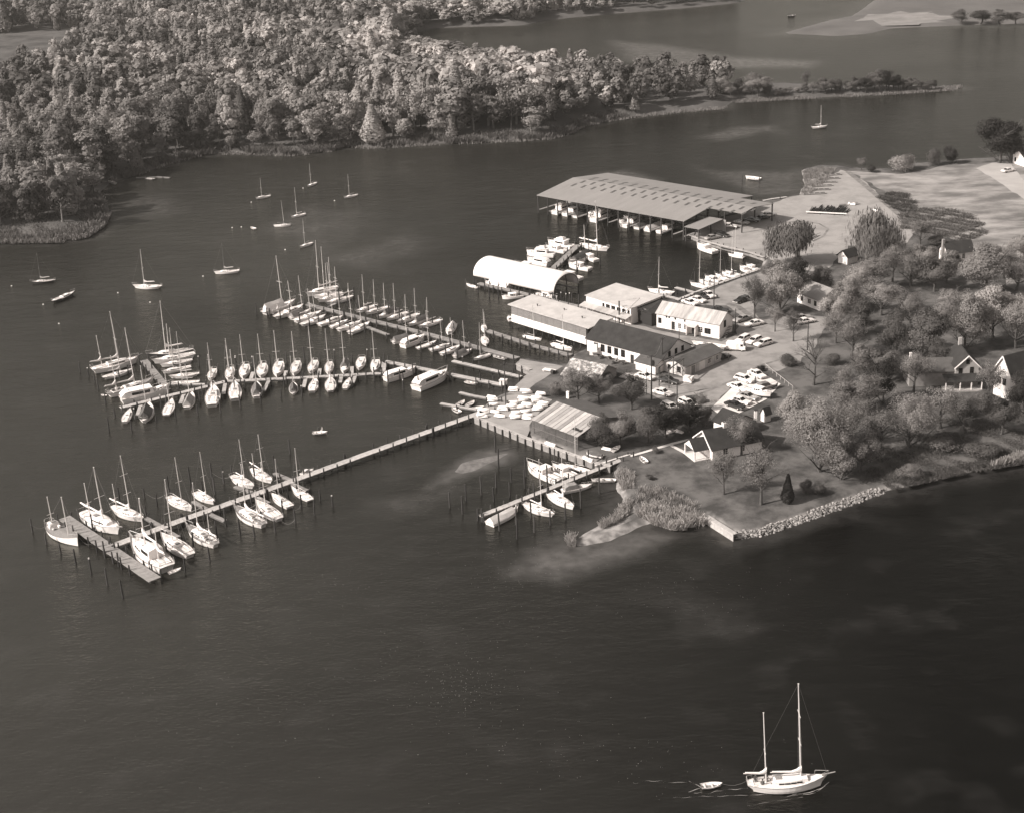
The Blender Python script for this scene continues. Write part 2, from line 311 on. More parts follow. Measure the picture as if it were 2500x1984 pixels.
# water: one sheet to beyond the horizon; its colour follows the depth (mud flats and shoals show through) and a painted west-east sky gradient
def axis(a, b, s, far): return np.concatenate([[-far, -far * .4, a - 600, a - 200, a - 60], np.arange(a, b + s, s), [b + 60, b + 200, b + 600, far * .4, far]])
gx = axis(-200, 260, 3.0, 6000); gy = axis(130, 1100, 3.0, 6000)
X, Y = np.meshgrid(gx, gy); P = np.stack([X.ravel(), Y.ravel()], 1); shoal = np.zeros(len(P))
for px, width, strength in ((pts(Z7, "0,560 150,420 330,260 560,170 860,130 910,200 800,300 500,400 250,470"), 5.0, 1.0), (pts(Z7, "230,395 340,280 560,230 800,180 870,170 640,330 420,400"), 2.0, .55),
        (nums("1235,1400 1310,1335 1420,1325 1560,1285 1700,1300 1600,1335 1480,1385 1370,1410"), 6.0, .8), (nums("1450,425 1530,415 1610,440 1560,450"), 6, .6), (nums("1710,415 1960,420 1955,470 1860,480 1790,455"), 8, .45),
        (nums("1490,100 1620,110 1800,140 2000,150 1980,165 1750,168 1540,150"), 16, .8), (nums("1705,335 1800,310 1900,305 1890,320 1760,345"), 8, .5), (nums("290,480 420,470 440,520 350,540 290,520"), 12, .35),
        (nums("760,640 1000,560 1050,610 900,660"), 14, .3), (nums("620,560 760,500 900,520 800,620"), 14, .3), (nums("1640,1470 1790,1490 1900,1530 1700,1560"), 6, .2), (nums("900,1230 1080,1180 1150,1200 1000,1260"), 6, .3)):
    d = sdf(P, gp(px)); shoal = np.maximum(shoal, strength * np.clip(d / width + .5, 0, 1) ** 1.3)
for poly, wd in ((MAINP, 9.0), (FARP, 10.0), (NORP, 25.0)): shoal = np.maximum(shoal, .40 * np.clip(1 + sdf(P, poly) / wd, 0, 1) ** 1.6)
nx, ny = len(gx), len(gy); idx = np.arange(nx * ny).reshape(ny, nx); q = np.stack([idx[:-1, :-1], idx[:-1, 1:], idx[1:, 1:], idx[1:, :-1]], -1).reshape(-1, 4)
me = bpy.data.meshes.new('water'); me.from_pydata(np.c_[P, np.zeros(len(P))].tolist(), [], q.tolist())
at = me.attributes.new('shoal', 'FLOAT', 'POINT'); at.data.foreach_set('value', shoal.astype(np.float32))
wm = bpy.data.materials.new('creek_water'); wm.use_nodes = True; nt = wm.node_tree; nt.nodes.remove(nt.nodes['Principled BSDF'])
ge = nt.nodes.new('ShaderNodeNewGeometry')
def nz(scale, detail=3, st=(1, 1, 1)):
    mp = nt.nodes.new('ShaderNodeMapping'); mp.inputs['Scale'].default_value = st; nt.links.new(ge.outputs['Position'], mp.inputs[0])
    n = nt.nodes.new('ShaderNodeTexNoise'); n.inputs['Scale'].default_value = scale; n.inputs['Detail'].default_value = detail; nt.links.new(mp.outputs[0], n.inputs['Vector']); return n.outputs['Fac']
def ramp(src, p0, c0, p1, c1):
    r = nt.nodes.new('ShaderNodeValToRGB'); nt.links.new(src, r.inputs[0]); e = r.color_ramp.elements
    e[0].position = p0; e[0].color = c0; e[1].position = p1; e[1].color = c1; return r.outputs[0]
def mixc(f, a, c, mode='MIX'):
    m = nt.nodes.new('ShaderNodeMixRGB'); m.blend_type = mode
    for i, k in enumerate((f, a, c)):
        if isinstance(k, (int, float)): m.inputs[i].default_value = k
        elif isinstance(k, tuple): m.inputs[i].default_value = k
        else: nt.links.new(k, m.inputs[i])
    return m.outputs[0]
def olive(v): return (v, v * .95, v * .845, 1)
sxy = nt.nodes.new('ShaderNodeSeparateXYZ'); nt.links.new(ge.outputs['Position'], sxy.inputs[0]); off = nt.nodes.new('ShaderNodeMapRange'); nt.links.new(sxy.outputs[0], off.inputs[0]); off.inputs[1].default_value = -50; off.inputs[2].default_value = 62   # water darkens eastwards: a duller reflected sky put into its base colour
near = nt.nodes.new('ShaderNodeMapRange'); nt.links.new(sxy.outputs[1], near.inputs[0]); near.inputs[1].default_value = 900; near.inputs[2].default_value = 330; sky_fade = nt.nodes.new('ShaderNodeMath'); sky_fade.operation = 'MULTIPLY'; nt.links.new(off.outputs[0], sky_fade.inputs[0]); nt.links.new(near.outputs[0], sky_fade.inputs[1])
deep = mixc(sky_fade.outputs[0], ramp(nz(.012, 4), .35, olive(.015), .7, olive(.026)), olive(.001))
fl = ramp(nz(.35, 6), .3, tint(.055), .75, tint(.12))
sa = nt.nodes.new('ShaderNodeAttribute'); sa.attribute_name = 'shoal'
soft = nt.nodes.new('ShaderNodeMath'); soft.operation = 'MULTIPLY_ADD'; nt.links.new(nz(.09, 5), soft.inputs[0]); soft.inputs[1].default_value = .5
nt.links.new(sa.outputs['Fac'], soft.inputs[2])
sf = nt.nodes.new('ShaderNodeMapRange'); nt.links.new(soft.outputs[0], sf.inputs[0]); sf.inputs[1].default_value = .27; sf.inputs[2].default_value = 1.15
df = nt.nodes.new('ShaderNodeBsdfDiffuse'); gl = nt.nodes.new('ShaderNodeBsdfGlossy'); gl.inputs['Roughness'].default_value = .13; gl.inputs['Color'].default_value = (1, .985, .91, 1)
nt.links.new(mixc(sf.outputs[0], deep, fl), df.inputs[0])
h1 = nz(1.3, 4, (.7, 1.4, 1)); h2 = nz(.22, 2, (.7, 1.2, 1))
hm = nt.nodes.new('ShaderNodeMath'); hm.operation = 'MULTIPLY_ADD'; nt.links.new(h2, hm.inputs[0]); hm.inputs[1].default_value = 2.2; nt.links.new(h1, hm.inputs[2])
wind = mixc(sky_fade.outputs[0], ramp(nz(.018, 4, (.5, 1, 1)), .38, (.5, .5, .5, 1), .66, (1, 1, 1, 1)), (.3, .3, .3, 1))
bp = nt.nodes.new('ShaderNodeBump'); bp.inputs['Distance'].default_value = .30; nt.links.new(wind, bp.inputs['Strength']); nt.links.new(hm.outputs[0], bp.inputs['Height']); nt.links.new(bp.outputs[0], gl.inputs['Normal'])
fr = nt.nodes.new('ShaderNodeFresnel'); nt.links.new(bp.outputs[0], fr.inputs['Normal']); fr.inputs['IOR'].default_value = 1.33; fm_ = nt.nodes.new('ShaderNodeMath'); fm_.operation = 'MULTIPLY_ADD'; nt.links.new(fr.outputs[0], fm_.inputs[0])
fm_.inputs[1].default_value = .33; cst = nt.nodes.new('ShaderNodeMapRange'); nt.links.new(sky_fade.outputs[0], cst.inputs[0]); cst.inputs[3].default_value = .074; cst.inputs[4].default_value = .018; nt.links.new(cst.outputs[0], fm_.inputs[2])                         # rippled water: less mirror at grazing angles, a little more when looked down on
ms = nt.nodes.new('ShaderNodeMixShader'); nt.links.new(fm_.outputs[0], ms.inputs[0]); nt.links.new(df.outputs[0], ms.inputs[1]); nt.links.new(gl.outputs[0], ms.inputs[2]); nt.links.new(ms.outputs[0], nt.nodes['Material Output'].inputs[0])
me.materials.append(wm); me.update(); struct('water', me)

# ------------------------------------------------------------------ boats: kinds (bow towards +X, waterline at z = 0, about 10 m long, scaled to each boat)
def hull_shape(L, B, fb, bow=.5, stern=.12, transom=.6, oh=.12, n=12, fine=2.0):
    st = []
    for i in range(n + 1):
        t = i / n; x = -L / 2 + L * t
        wv = 1 - ((t - .42) / .58) ** fine if t > .42 else 1 - (1 - transom) * ((.42 - t) / .42) ** 2
        wv = max(wv, .015) * B / 2; z = fb + (bow * ((t - .4) / .6) ** 2 if t > .4 else stern * ((.4 - t) / .4) ** 2)
        st.append((x, wv, z, x * (1 - oh), x * (1 - oh * 1.6)))
    return st
def add_hull(p, st, hm, dm, stripe=None, rail=.07, deck_mat_name='deck'):
    h = MB(); rings = []
    for x, wv, z, xw, xk in st:
        hf = [(x, wv, z), (x * .25 + xw * .75, wv * .97, z * .45), (xw, wv * .90, .10), (xw, wv * .84, -.05), (xk, wv * .35, -.5), (xk, 0, -.62)]
        rings.append(hf + [(a, -b_, c) for a, b_, c in hf[-2::-1]])
    n = len(rings[0])
    for i in range(len(rings) - 1):
        for j in range(n - 1): h.add([rings[i][j], rings[i + 1][j], rings[i + 1][j + 1], rings[i][j + 1]], [(3, 2, 1, 0)], 1 if j in (2, 3, 4, 5, 6, 7) else 0)
    h.add(rings[0], [tuple(range(n))], 0)
    k = p.part('hull', h, hm, stripe or dark)
    d = MB(); Pn = []
    for x, wv, z, *_ in st: Pn.append([(x, max(wv - .03, .0), z - rail), (x, 0, z - rail + wv * .09), (x, -max(wv - .03, .0), z - rail)])
    d.loft(Pn, closed=False); p.part('deck', d, dm)
    r = MB()
    for sgn in (1, -1): r.path([(x, sgn * wv, z + .02) for x, wv, z, *_ in st], .035, 4)
    p.part('toe_rail', r, teak); return k
def at_t(st, x):
    L0 = st[0][0]; t = (x - L0) / (st[-1][0] - L0) * (len(st) - 1); i = min(int(max(t, 0)), len(st) - 2); f = t - i
    return [a + (b_ - a) * f for a, b_ in zip(st[i], st[i + 1])]
def trunk(p, st, x0, x1, h, frac=.62, m=white, nwin=3, name='cabin', z0=None, wh=.18):
    c = MB(); rings = []
    for i in range(5):
        x = x0 + (x1 - x0) * i / 4; s_ = at_t(st, x); wv = min(s_[1] * frac, s_[1] - .2) if s_[1] > .5 else s_[1] * .5; zb = (s_[2] - .1) if z0 is None else z0
        e = .82 if i == 4 else 1.0; hh = h * (.75 if i == 4 else 1)
        rings.append([(x, wv, zb), (x - (.12 if i == 4 else 0), wv * .9 * e, zb + hh * .85), (x - (.15 if i == 4 else 0), 0, zb + hh), (x - (.12 if i == 4 else 0), -wv * .9 * e, zb + hh * .85), (x, -wv, zb)])
    c.loft(rings); k = p.part(name, c, m)
    for i in range(nwin):
        xa = x0 + (x1 - x0) * (.12 + .7 * i / max(nwin, 1)); s_ = at_t(st, xa); wv = min(s_[1] * frac, s_[1] - .2); zb = (s_[2] - .1) if z0 is None else z0
        for sg in (1, -1): g = MB(); g.box(xa, xa + (x1 - x0) * .16, sg * wv * .94 - .06, sg * wv * .94 + .06, zb + h * .38, zb + h * .38 + wh); p.part('window', g, glass, parent=k)
    return k
def cockpit(p, st, x0, x1, frac=.6, m=teak):
    s0 = at_t(st, (x0 + x1) / 2); wv = s0[1] * frac; z = s0[2] - .06
    c = MB(); c.box(x0, x1, -wv, -wv + .08, z - .1, z + .22); c.box(x0, x1, wv - .08, wv, z - .1, z + .22); c.box(x0, x0 + .08, -wv + .08, wv - .08, z - .1, z + .2)
    k = p.part('cockpit_coaming', c, white); f = MB(); f.box(x0 + .08, x1, -wv + .08, wv - .08, z + .05, z + .08); p.part('cockpit_sole', f, m, parent=k)
    s_ = MB(); s_.box(x0 + .2, x1 - .2, -wv + .1, -wv + .38, z + .08, z + .16); s_.box(x0 + .2, x1 - .2, wv - .38, wv - .1, z + .08, z + .16); p.part('bench', s_, cream, parent=k)
def rig(p, st, mx, H, name='mast', boom=3.6, cover=canvas, spread=(.55,), r=.105, zb=1.0, wires=True, rake=0.03, boomz=2.0, sw=.9):
    m = MB(); top = (mx - H * rake, 0, H); m.tube((mx, 0, zb * .6), top, r, r * .6, 6); m.tube(top, (top[0], 0, H + .02), r * 1.1, n=6); k = p.part(name, m, alu)
    for s_ in spread:
        g = MB(); xx = mx - H * rake * s_; g.tube((xx, -sw, H * s_ - .05), (xx, sw, H * s_ - .05), .035, n=4); p.part('spreader', g, alu, parent=k)
    if boom:
        g = MB(); g.tube((mx - .1, 0, boomz), (mx - boom, 0, boomz + .25), .065, n=5); kb = p.part('boom', g, alu)
        if cover:
            cc = MB(); rings = []
            for i in range(7):
                f = i / 6; x = mx - .02 - (boom - .25) * f; z = boomz + .08 + .25 * f + (.55 * (1 - f * 4) if f < .25 else 0); a = .17 * (1 - .45 * f); hgt = .20 * (1 - .4 * f) + (.30 * (1 - f * 4) if f < .25 else 0)
                rings.append([(x, a * math.cos(q), z + hgt * math.sin(q)) for q in [2 * math.pi * j / 7 for j in range(7)]])
            cc.loft(rings); p.part('sail_cover', cc, cover, parent=kb)
    if wires:
        g = MB(); bx = st[-1]; sx = st[0]; sh_ = at_t(st, mx); e = .016
        g.tube(top, (bx[0], 0, bx[2]), e, n=3); g.tube(top, (sx[0], 0, sx[2]), e, n=3)
        for sg in (1, -1):
            if spread: xx = mx - H * rake * spread[0]; g.tube((mx - .1, sg * sh_[1], sh_[2]), (xx, sg * sw, H * spread[0]), e, n=3); g.tube((xx, sg * sw, H * spread[0]), top, e, n=3)
        p.part('rigging', g, wire)
def rails(p, st):
    g = MB(); b0 = at_t(st, st[-1][0] * .72); b1 = st[-1]; z = .6
    P = [(b0[0], b0[1], b0[2] + z), (b1[0] + .1, 0, b1[2] + z), (b0[0], -b0[1], b0[2] + z)]; g.path(P, .025, 3)
    for q_, bz in zip(P, (b0[2], b1[2], b0[2])): g.tube((q_[0] - .05, q_[1], bz), q_, .02, n=3)
    s0 = at_t(st, st[0][0] * .85); s1 = st[0]
    P = [(s0[0], s0[1], s0[2] + z), (s1[0], s1[1], s1[2] + z), (s1[0], -s1[1], s1[2] + z), (s0[0], -s0[1], s0[2] + z)]; g.path(P, .025, 3)
    for q_ in P: g.tube((q_[0], q_[1], q_[2] - z), q_, .02, n=3)
    p.part('guard_rail', g, chrome)
def hatch(p, x0, x1, y, z, m=glass):
    g = MB(); g.box(x0, x1, -y, y, z, z + .09); p.part('hatch', g, m)
def tent(p, x0, x1, w0, zr, ze, m, name='boom_tent'):
    g = MB(); rings = []
    for i in range(5):
        f = i / 4; x = x0 + (x1 - x0) * f; wv = w0 * (.75 + .5 * f - .45 * f * f); dz = .06 * math.sin(i * 2.1)
        rings.append([(x, wv, ze), (x, wv * .5, (zr + ze) / 2 + .12 + dz), (x, 0, zr + dz), (x, -wv * .5, (zr + ze) / 2 + .12 - dz), (x, -wv, ze)])
    g.loft(rings, closed=False); g.add(rings[0], [(0, 1, 2, 3, 4)]); g.add(rings[-1], [(4, 3, 2, 1, 0)]); p.part(name, g, m)
def sail(name='sailing_boat', B=3.0, fb=.85, hm=white, dm=white, cabin=(-1.0, 2.4, .55), cock=(-3.9, -1.1), mast=11.0, mx=.9, cover=canvas, boom=3.8, mizzen=None, tentm=None, house=False, transom=.6, oh=.13, bow=.45, sprit=0, clutter=False, spread=(.52,), stripe=None, boomkin=0, sw=.9, rakes=.03, fine=2.0, ncab=3):
    p = Proto(name, 'sailboat'); p.L = 10.0; p.mast = mast
    st = hull_shape(10, B, fb, bow, .10, transom, oh, fine=fine); add_hull(p, st, hm, dm, stripe)
    if cabin: trunk(p, st, cabin[0], cabin[1], cabin[2], nwin=ncab); hatch(p, cabin[0] + .2, cabin[0] + .95, .35, at_t(st, cabin[0])[2] + cabin[2] - .1, teak); hatch(p, cabin[1] + .35, cabin[1] + .85, .25, at_t(st, cabin[1])[2] - .08)
    if house:
        trunk(p, st, -2.2, .3, 1.5, .66, white, 4, 'wheelhouse', wh=.42)
    if cock: cockpit(p, st, *cock)
    rig(p, st, mx, mast, boom=boom, cover=cover, spread=spread, sw=sw, rake=rakes, zb=fb, boomz=fb + (1.25 if not house else 2.0))
    if mizzen: rig(p, st, mizzen[0], mizzen[1], 'mizzen_mast', boom=mizzen[2], cover=cover, spread=(.5,), r=.09, zb=fb, wires=False, sw=.6, rake=rakes, boomz=fb + 1.3)
    if tentm: tent(p, -4.2, 1.0, B * .46, fb + 1.7, fb + .15, tentm)
    rails(p, st)
    if sprit:
        g = MB(); g.tube((4.3, 0, st[-1][2]), (5 + sprit, 0, st[-1][2] + .35), .11, .07, 6); p.part('bowsprit', g, teak)
    if boomkin:
        g = MB(); g.tube((-4.8, 0, st[0][2]), (-5 - boomkin, 0, st[0][2] + .05), .07, n=5); p.part('boomkin', g, teak)
    if clutter:
        rr = random.Random(len(name))
        for i in range(5):
            g = MB(); x = rr.uniform(-3.8, -1.2); y = rr.uniform(-.8, .8); z = fb + .1; a = rr.uniform(.12, .3); g.box(x, x + a * 2, y, y + a, z, z + a * 1.2); p.part('deck_gear', g, rr.choice((teak, tarp, white)))
    return p
K = {}
K['sloop'] = sail('sloop')
K['sloop2'] = sail('sloop', B=3.1, dm=cream, cabin=(-.8, 2.0, .5), cover=canvas, transom=.45, mast=12, oh=.2, ncab=2)
K['sloop3'] = sail('sloop', B=2.9, dm=white, cabin=(-1.4, 2.9, .62), cover=dtarp, transom=.7, mast=11.5, ncab=4)
K['bare'] = sail('sloop', B=2.9, cabin=(-1.2, 2.2, .5), cover=None, boom=3.5, transom=.5, dm=cream)
K['tent'] = sail('sloop', B=2.9, cabin=(-1.2, 2.2, .5), cover=None, boom=3.6, tentm=tarp, transom=.55)
K['dtent'] = sail('sloop', B=3.2, cabin=(-1.2, 2.2, .5), cover=None, boom=3.6, tentm=dtarp, transom=.2, hm=white)
K['wtent'] = sail('sloop', B=2.7, cabin=None, cock=None, cover=None, boom=3.6, tentm=canvas, transom=.55)
K['darkhull'] = sail('sloop', B=2.6, hm=dhull, dm=cream, cover=canvas, transom=.3, oh=.2, mast=10)
K['yawl'] = sail('yawl', B=2.8, mizzen=(-3.4, 6.0, 2.0), transom=.3, oh=.2, mast=13, spread=(.4, .7), boom=4.2, cock=(-3.0, -1.1))
K['ketch'] = sail('ketch', B=3.1, fb=1.0, mizzen=(-2.7, 8.0, 2.4), transom=.5, mast=12.5, sprit=.9, house=False, cabin=(-1.6, 2.6, .7), cock=(-4.2, -1.7), ncab=4)
K['pilot'] = sail('motor_sailer', B=3.2, fb=1.05, mizzen=(-2.6, 8.2, 2.2), transom=.6, mast=12.5, house=True, cabin=(.2, 2.8, .6), cock=(-4.4, -2.3), sprit=.5, dm=cream)
K['wood'] = sail('wooden_ketch', B=2.9, fb=.9, dm=teak, mizzen=(-2.9, 7.0, 2.4), mast=11, transom=.35, sprit=1.0, bow=.7, clutter=True, cabin=(-1.3, 2.3, .6))
K['work'] = sail('wooden_bugeye', B=3.3, fb=.8, dm=teak, mizzen=(-3.2, 7.0, 0), mast=9, boom=0, cover=None, cabin=(-3.6, -2.4, .9), cock=None, transom=.25, oh=.05, bow=.9, clutter=True, mx=2.0, spread=(), ncab=1)
K['day'] = sail('day_sailer', B=2.7, fb=.6, cabin=(.6, 2.4, .3), cock=(-3.6, .5), mast=10, cover=None, transom=.6, ncab=1)
K['fore'] = sail('cruising_ketch', B=2.9, fb=.95, mizzen=(-2.6, 11.3, 2.9), mast=15.2, mx=1.75, boom=3.9, transom=.4, oh=.16, bow=.75, sprit=1.0, cabin=(-1.7, 2.6, .75), cock=(-4.3, -1.9), spread=(.45, .72), ncab=4, dm=cream, rakes=.055)

def power(name, B=3.4, fb=1.1, hm=white, dm=cream, bow=.9, cab=(-2.0, 2.4, 1.5), fly=None, cock=(-4.7, -2.1), cover=None, transom=.9, soft=None, wh=.5, trunkx=(2.2, 3.8, .45), nwin=4):
    p = Proto(name, 'motorboat'); p.L = 10.0; st = hull_shape(10, B, fb, bow, .0, transom, .06, fine=2.6); add_hull(p, st, hm, dm)
    if trunkx: trunk(p, st, trunkx[0], trunkx[1], trunkx[2], .6, white, 2, 'fore_cabin', wh=.16)
    if cab:
        k = trunk(p, st, cab[0], cab[1], cab[2], .78, white, nwin, 'deckhouse', wh=wh); s_ = at_t(st, cab[1]); zb = s_[2] - .1; wv = min(s_[1] * .78, s_[1] - .2) * .8
        g = MB()
        for i in (-1, 0, 1): g.box(cab[1] - .08, cab[1] - .01, i * wv * .62 - wv * .26, i * wv * .62 + wv * .26, zb + cab[2] * .38, zb + cab[2] * .70)
        p.part('windscreen', g, glass, parent=k)
        r = MB(); sm = at_t(st, (cab[0] + cab[1]) / 2); wr = sm[1] * .76; zt = sm[2] - .1 + cab[2]; r.box(cab[0] - .35, cab[1] - .25, -wr, wr, zt - .05, zt + .05); p.part('roof', r, white, parent=k)
    if fly:
        z = fb + cab[2]; g = MB(); g.box(fly[0], fly[1], -.95, .95, z, z + .55); k2 = p.part('flybridge', g, white); g = MB(); g.box(fly[1] - .1, fly[1] + .03, -.85, .85, z + .5, z + .85); p.part('windscreen', g, glass, parent=k2)
        g = MB(); g.box(fly[0] + .25, fly[0] + .7, -.6, .6, z + .55, z + .8); p.part('seat', g, cream, parent=k2)
    if cock: cockpit(p, st, cock[0], cock[1], .82)
    if soft:
        g = MB(); g.loft([[(x, 1.25, fb + .15), (x, 1.1, fb + h), (x, 0, fb + h + .12), (x, -1.1, fb + h), (x, -1.25, fb + .15)] for x, h in soft], closed=False); p.part('canopy', g, canvas if name != 'covered_launch' else tarp)
    if cover: tent(p, -4.7, 3.0, B * .47, fb + 1.2, fb + .05, cover, 'winter_cover')
    g = MB(); b0 = at_t(st, 2.0); b1 = st[-1]; bm = at_t(st, 4.0); P = [(b0[0], b0[1], b0[2] + .6), (bm[0], bm[1], bm[2] + .62), (b1[0] + .1, 0, b1[2] + .65), (bm[0], -bm[1], bm[2] + .62), (b0[0], -b0[1], b0[2] + .6)]
    g.path(P, .03, 3)
    for q_ in P: g.tube((q_[0], q_[1], q_[2] - .62), q_, .022, n=3)
    p.part('bow_rail', g, chrome); return p
K['fly'] = power('flybridge_cruiser', B=3.7, fb=1.25, cab=(-2.4, 2.0, 1.7), fly=(-1.6, .9))
K['sedan'] = power('cabin_cruiser', B=3.3, fb=1.15, cab=(-3.4, 1.6, 1.35), cock=None, soft=((-4.9, .5), (-4.2, 1.1), (-3.3, 1.35)), nwin=5)
K['cruiser'] = power('cabin_cruiser', B=3.4, cab=(-1.2, 2.2, 1.4), nwin=3)
K['express'] = power('express_cruiser', B=3.3, fb=1.0, cab=(-.9, 1.0, 1.3), trunkx=(.9, 3.5, .5), cock=(-4.7, -1.0), nwin=2, dm=white)
K['runabout'] = power('runabout', B=3.5, fb=.9, cab=None, trunkx=None, cock=(-4.5, .8), soft=((-2.6, 1.3), (-1.2, 1.75), (.4, 1.6), (1.5, .8)), bow=.5)
K['coverboat'] = power('covered_launch', B=3.3, fb=.95, cab=None, trunkx=None, cock=None, cover=canvas, bow=.5)
K['coverdark'] = power('covered_launch', B=3.5, fb=1.0, cab=None, trunkx=None, cock=None, cover=dtarp, bow=.6)
K['openlaunch'] = power('covered_launch', B=3.0, fb=.9, cab=None, trunkx=None, cock=(-4.5, 3.2), soft=((-4.2, .9), (-3.2, 1.5), (-.4, 1.5), (.4, .9)), bow=.3, hm=cream)
for k_ in ('runabout', 'express', 'openlaunch', 'coverboat', 'coverdark'): K[k_].cat = 'motorboat'
def dinghy(name, L=3.0, B=1.25, fb=.42, upturned=False, hm=white, inner=cream):
    p = Proto(name, 'dinghy'); p.L = L; st = hull_shape(L, B, fb, .16, .03, .72, .08, 7, 2.2); h = MB(); rings = []
    for x, wv, z, xw, xk in st:
        hf = [(x, wv, z), (xw, wv * .82, z * .42), (xk, wv * .3, .03), (xk, 0, 0)]; o_ = hf + [(a, -b_, c) for a, b_, c in hf[-2::-1]]
        rings.append(o_)
    if upturned: rings = [[(x, -y, .62 - z) for x, y, z in r] for r in rings]
    n = 7
    for i in range(len(rings) - 1):
        for j in range(n - 1): h.add([rings[i][j], rings[i + 1][j], rings[i + 1][j + 1], rings[i][j + 1]], [(3, 2, 1, 0)])
    h.add(rings[0], [tuple(range(n))]); p.part('hull', h, hm)
    g = MB()
    for sg in (1, -1): g.path([(r[0][0], sg * abs(r[0][1]), r[0][2]) for r in rings], .04, 4)
    p.part('gunwale', g, inner if not upturned else teak)
    if not upturned:
        d = MB(); d.loft([[(r[1][0], r[1][1] * .93, r[1][2] * .75), (r[1][0], -r[1][1] * .93, r[1][2] * .75)] for r in rings], closed=False); p.part('floor', d, teak)
        for x in (-L * .36, -L * .02, L * .24):
            s_ = at_t(st, x); g = MB(); g.box(x, x + L * .08, -s_[1] * .95, s_[1] * .95, s_[2] * .72, s_[2] * .72 + .04); p.part('thwart', g, inner)
    else:
        g = MB(); g.box(-L * .42, L * .40, -.03, .03, .62, .68); p.part('keel', g, hm)
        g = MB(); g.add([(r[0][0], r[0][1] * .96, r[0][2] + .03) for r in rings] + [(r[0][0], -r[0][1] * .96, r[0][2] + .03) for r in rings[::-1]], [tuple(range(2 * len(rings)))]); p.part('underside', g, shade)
    return p
K['row'] = dinghy('rowing_boat'); K['skiff'] = dinghy('skiff', 4.6, 1.4, .5, hm=cream, inner=teak); K['drow'] = dinghy('rowing_boat', hm=dhull); K['up'] = dinghy('upturned_dinghy', 2.6, 1.2, .45, True)

def moor(kind, bow, stern, label, group, mast=None, z=.6, skip=(), zl=0.0, smin=None, cat=None, dk=False):
    k = K[kind]; a = G(bow[0], bow[1], z + zl); b_ = G(stern[0], stern[1], z + zl); c = (a + b_) / 2; d = a - b_
    s = d.length / k.L
    if smin: s = max(smin[0] / k.L, min(s, smin[1] / k.L))
    if mast is not None and mast < 0: skip = tuple(skip) + ('mast', 'boom', 'rigging', 'mizzen_mast'); mast = None
    return inst(k, label, (c.x, c.y, zl), math.atan2(d.y, d.x), s, group, mast, skip, cat=cat, mats={'mast': wire} if dk else None)
def mh(base, top, z=.8):                                       # mast height from the foot and the head seen in the photo
    P = G(base[0], base[1], z); return height_to(P, top[1]) + z
GA = 'boats berthed along the front pier'
def zz(o, x, y): return (o[0] + x / o[2], o[1] + y / o[2])
for i, (k, b0, b1, s0, s1, mb_, mt, lb) in enumerate((
    ('work', 565, 1060, 242, 850, (445, 900), (388, 490), 'white-hulled wooden workboat with dark deck on the outer side of the T-head'),
    ('ketch', 1000, 945, 605, 755, (860, 850), (780, 255), 'white ketch with wheelhouse windows lying inside the T-head, nearest its far end'),
    ('yawl', 1250, 815, 912, 675, (1120, 720), (1037, 115), 'white yawl with boom cover, second from the T-head, front pier far side'),
    ('bare', 1752, 700, 1497, 570, (1645, 590), (1585, 115), 'cream-decked white sloop, third from the T-head, front pier far side'),
    ('sloop', 1990, 628, 1776, 520, (1895, 520), (1842, 50), 'small white sloop with raised boom, fourth from the T-head, front pier far side'))):
    moor(k, zz(Z5, b0, b1), zz(Z5, s0, s1), lb, GA, mh(zz(Z5, *mb_), zz(Z5, *mt)))
for k, b0, b1, s0, s1, mb_, mt, lb in (
    ('sloop2', 922, 808, 622, 655, (810, 660), (757, 110), 'white sloop with boom slanting aft, fifth from the T-head, front pier far side'),
    ('yawl', 1163, 738, 877, 565, (1065, 590), (1017, 55), 'white two-masted boat, last sailboat before shore on the far side of the front pier'),
    ('wood', 650, 1085, 1060, 1315, (768, 1090), (703, 420), 'wooden ketch with cluttered deck, fourth from the T-head, front pier near side'),
    ('bare', 938, 1000, 1262, 1230, (1050, 1040), (1015, 430), 'white sloop with beige deck, fifth from the T-head, front pier near side'),
    ('sloop3', 1140, 892, 1398, 1058, (1200, 900), (1155, 380), 'small white sloop, sixth from the T-head, front pier near side'),
    ('day', 1402, 785, 1662, 965, (1480, 800), (1440, 240), 'open day sailer, nearest the shore on the near side of the front pier')):
    moor(k, zz(Z6, b0, b1), zz(Z6, s0, s1), lb, GA, mh(zz(Z6, *mb_), zz(Z6, *mt)))
for k, b0, b1, s0, s1, mb_, mt, lb in (
    ('pilot', 1120, 1045, 1500, 1345, (1245, 1060), (1200, 480), 'large white motor sailer with wheelhouse on the inner side of the T-head, near its tip'),
    ('bare', 1425, 975, 1742, 1190, (1530, 1000), (1453, 330), 'white sloop with pale deck, second from the T-head, front pier near side'),
    ('wood', 1690, 890, 2010, 1080, (1775, 880), (1730, 340), 'wooden ketch with bowsprit and covered sails, third from the T-head, front pier near side')):
    moor(k, zz(Z5, b0, b1), zz(Z5, s0, s1), lb, GA, mh(zz(Z5, *mb_), zz(Z5, *mt)))
moor('runabout', zz(Z6, 1700, 545), zz(Z6, 1530, 615), 'small white runabout with canopy tied to the front pier', GA)
moor('row', zz(Z5, 1625, 1300), zz(Z5, 1510, 1345), 'white dinghy hung across the stern of the motor sailer', None, zl=1.2, smin=(2.6, 3.0))
GD = 'boats at the short pier by the cottage lawn'
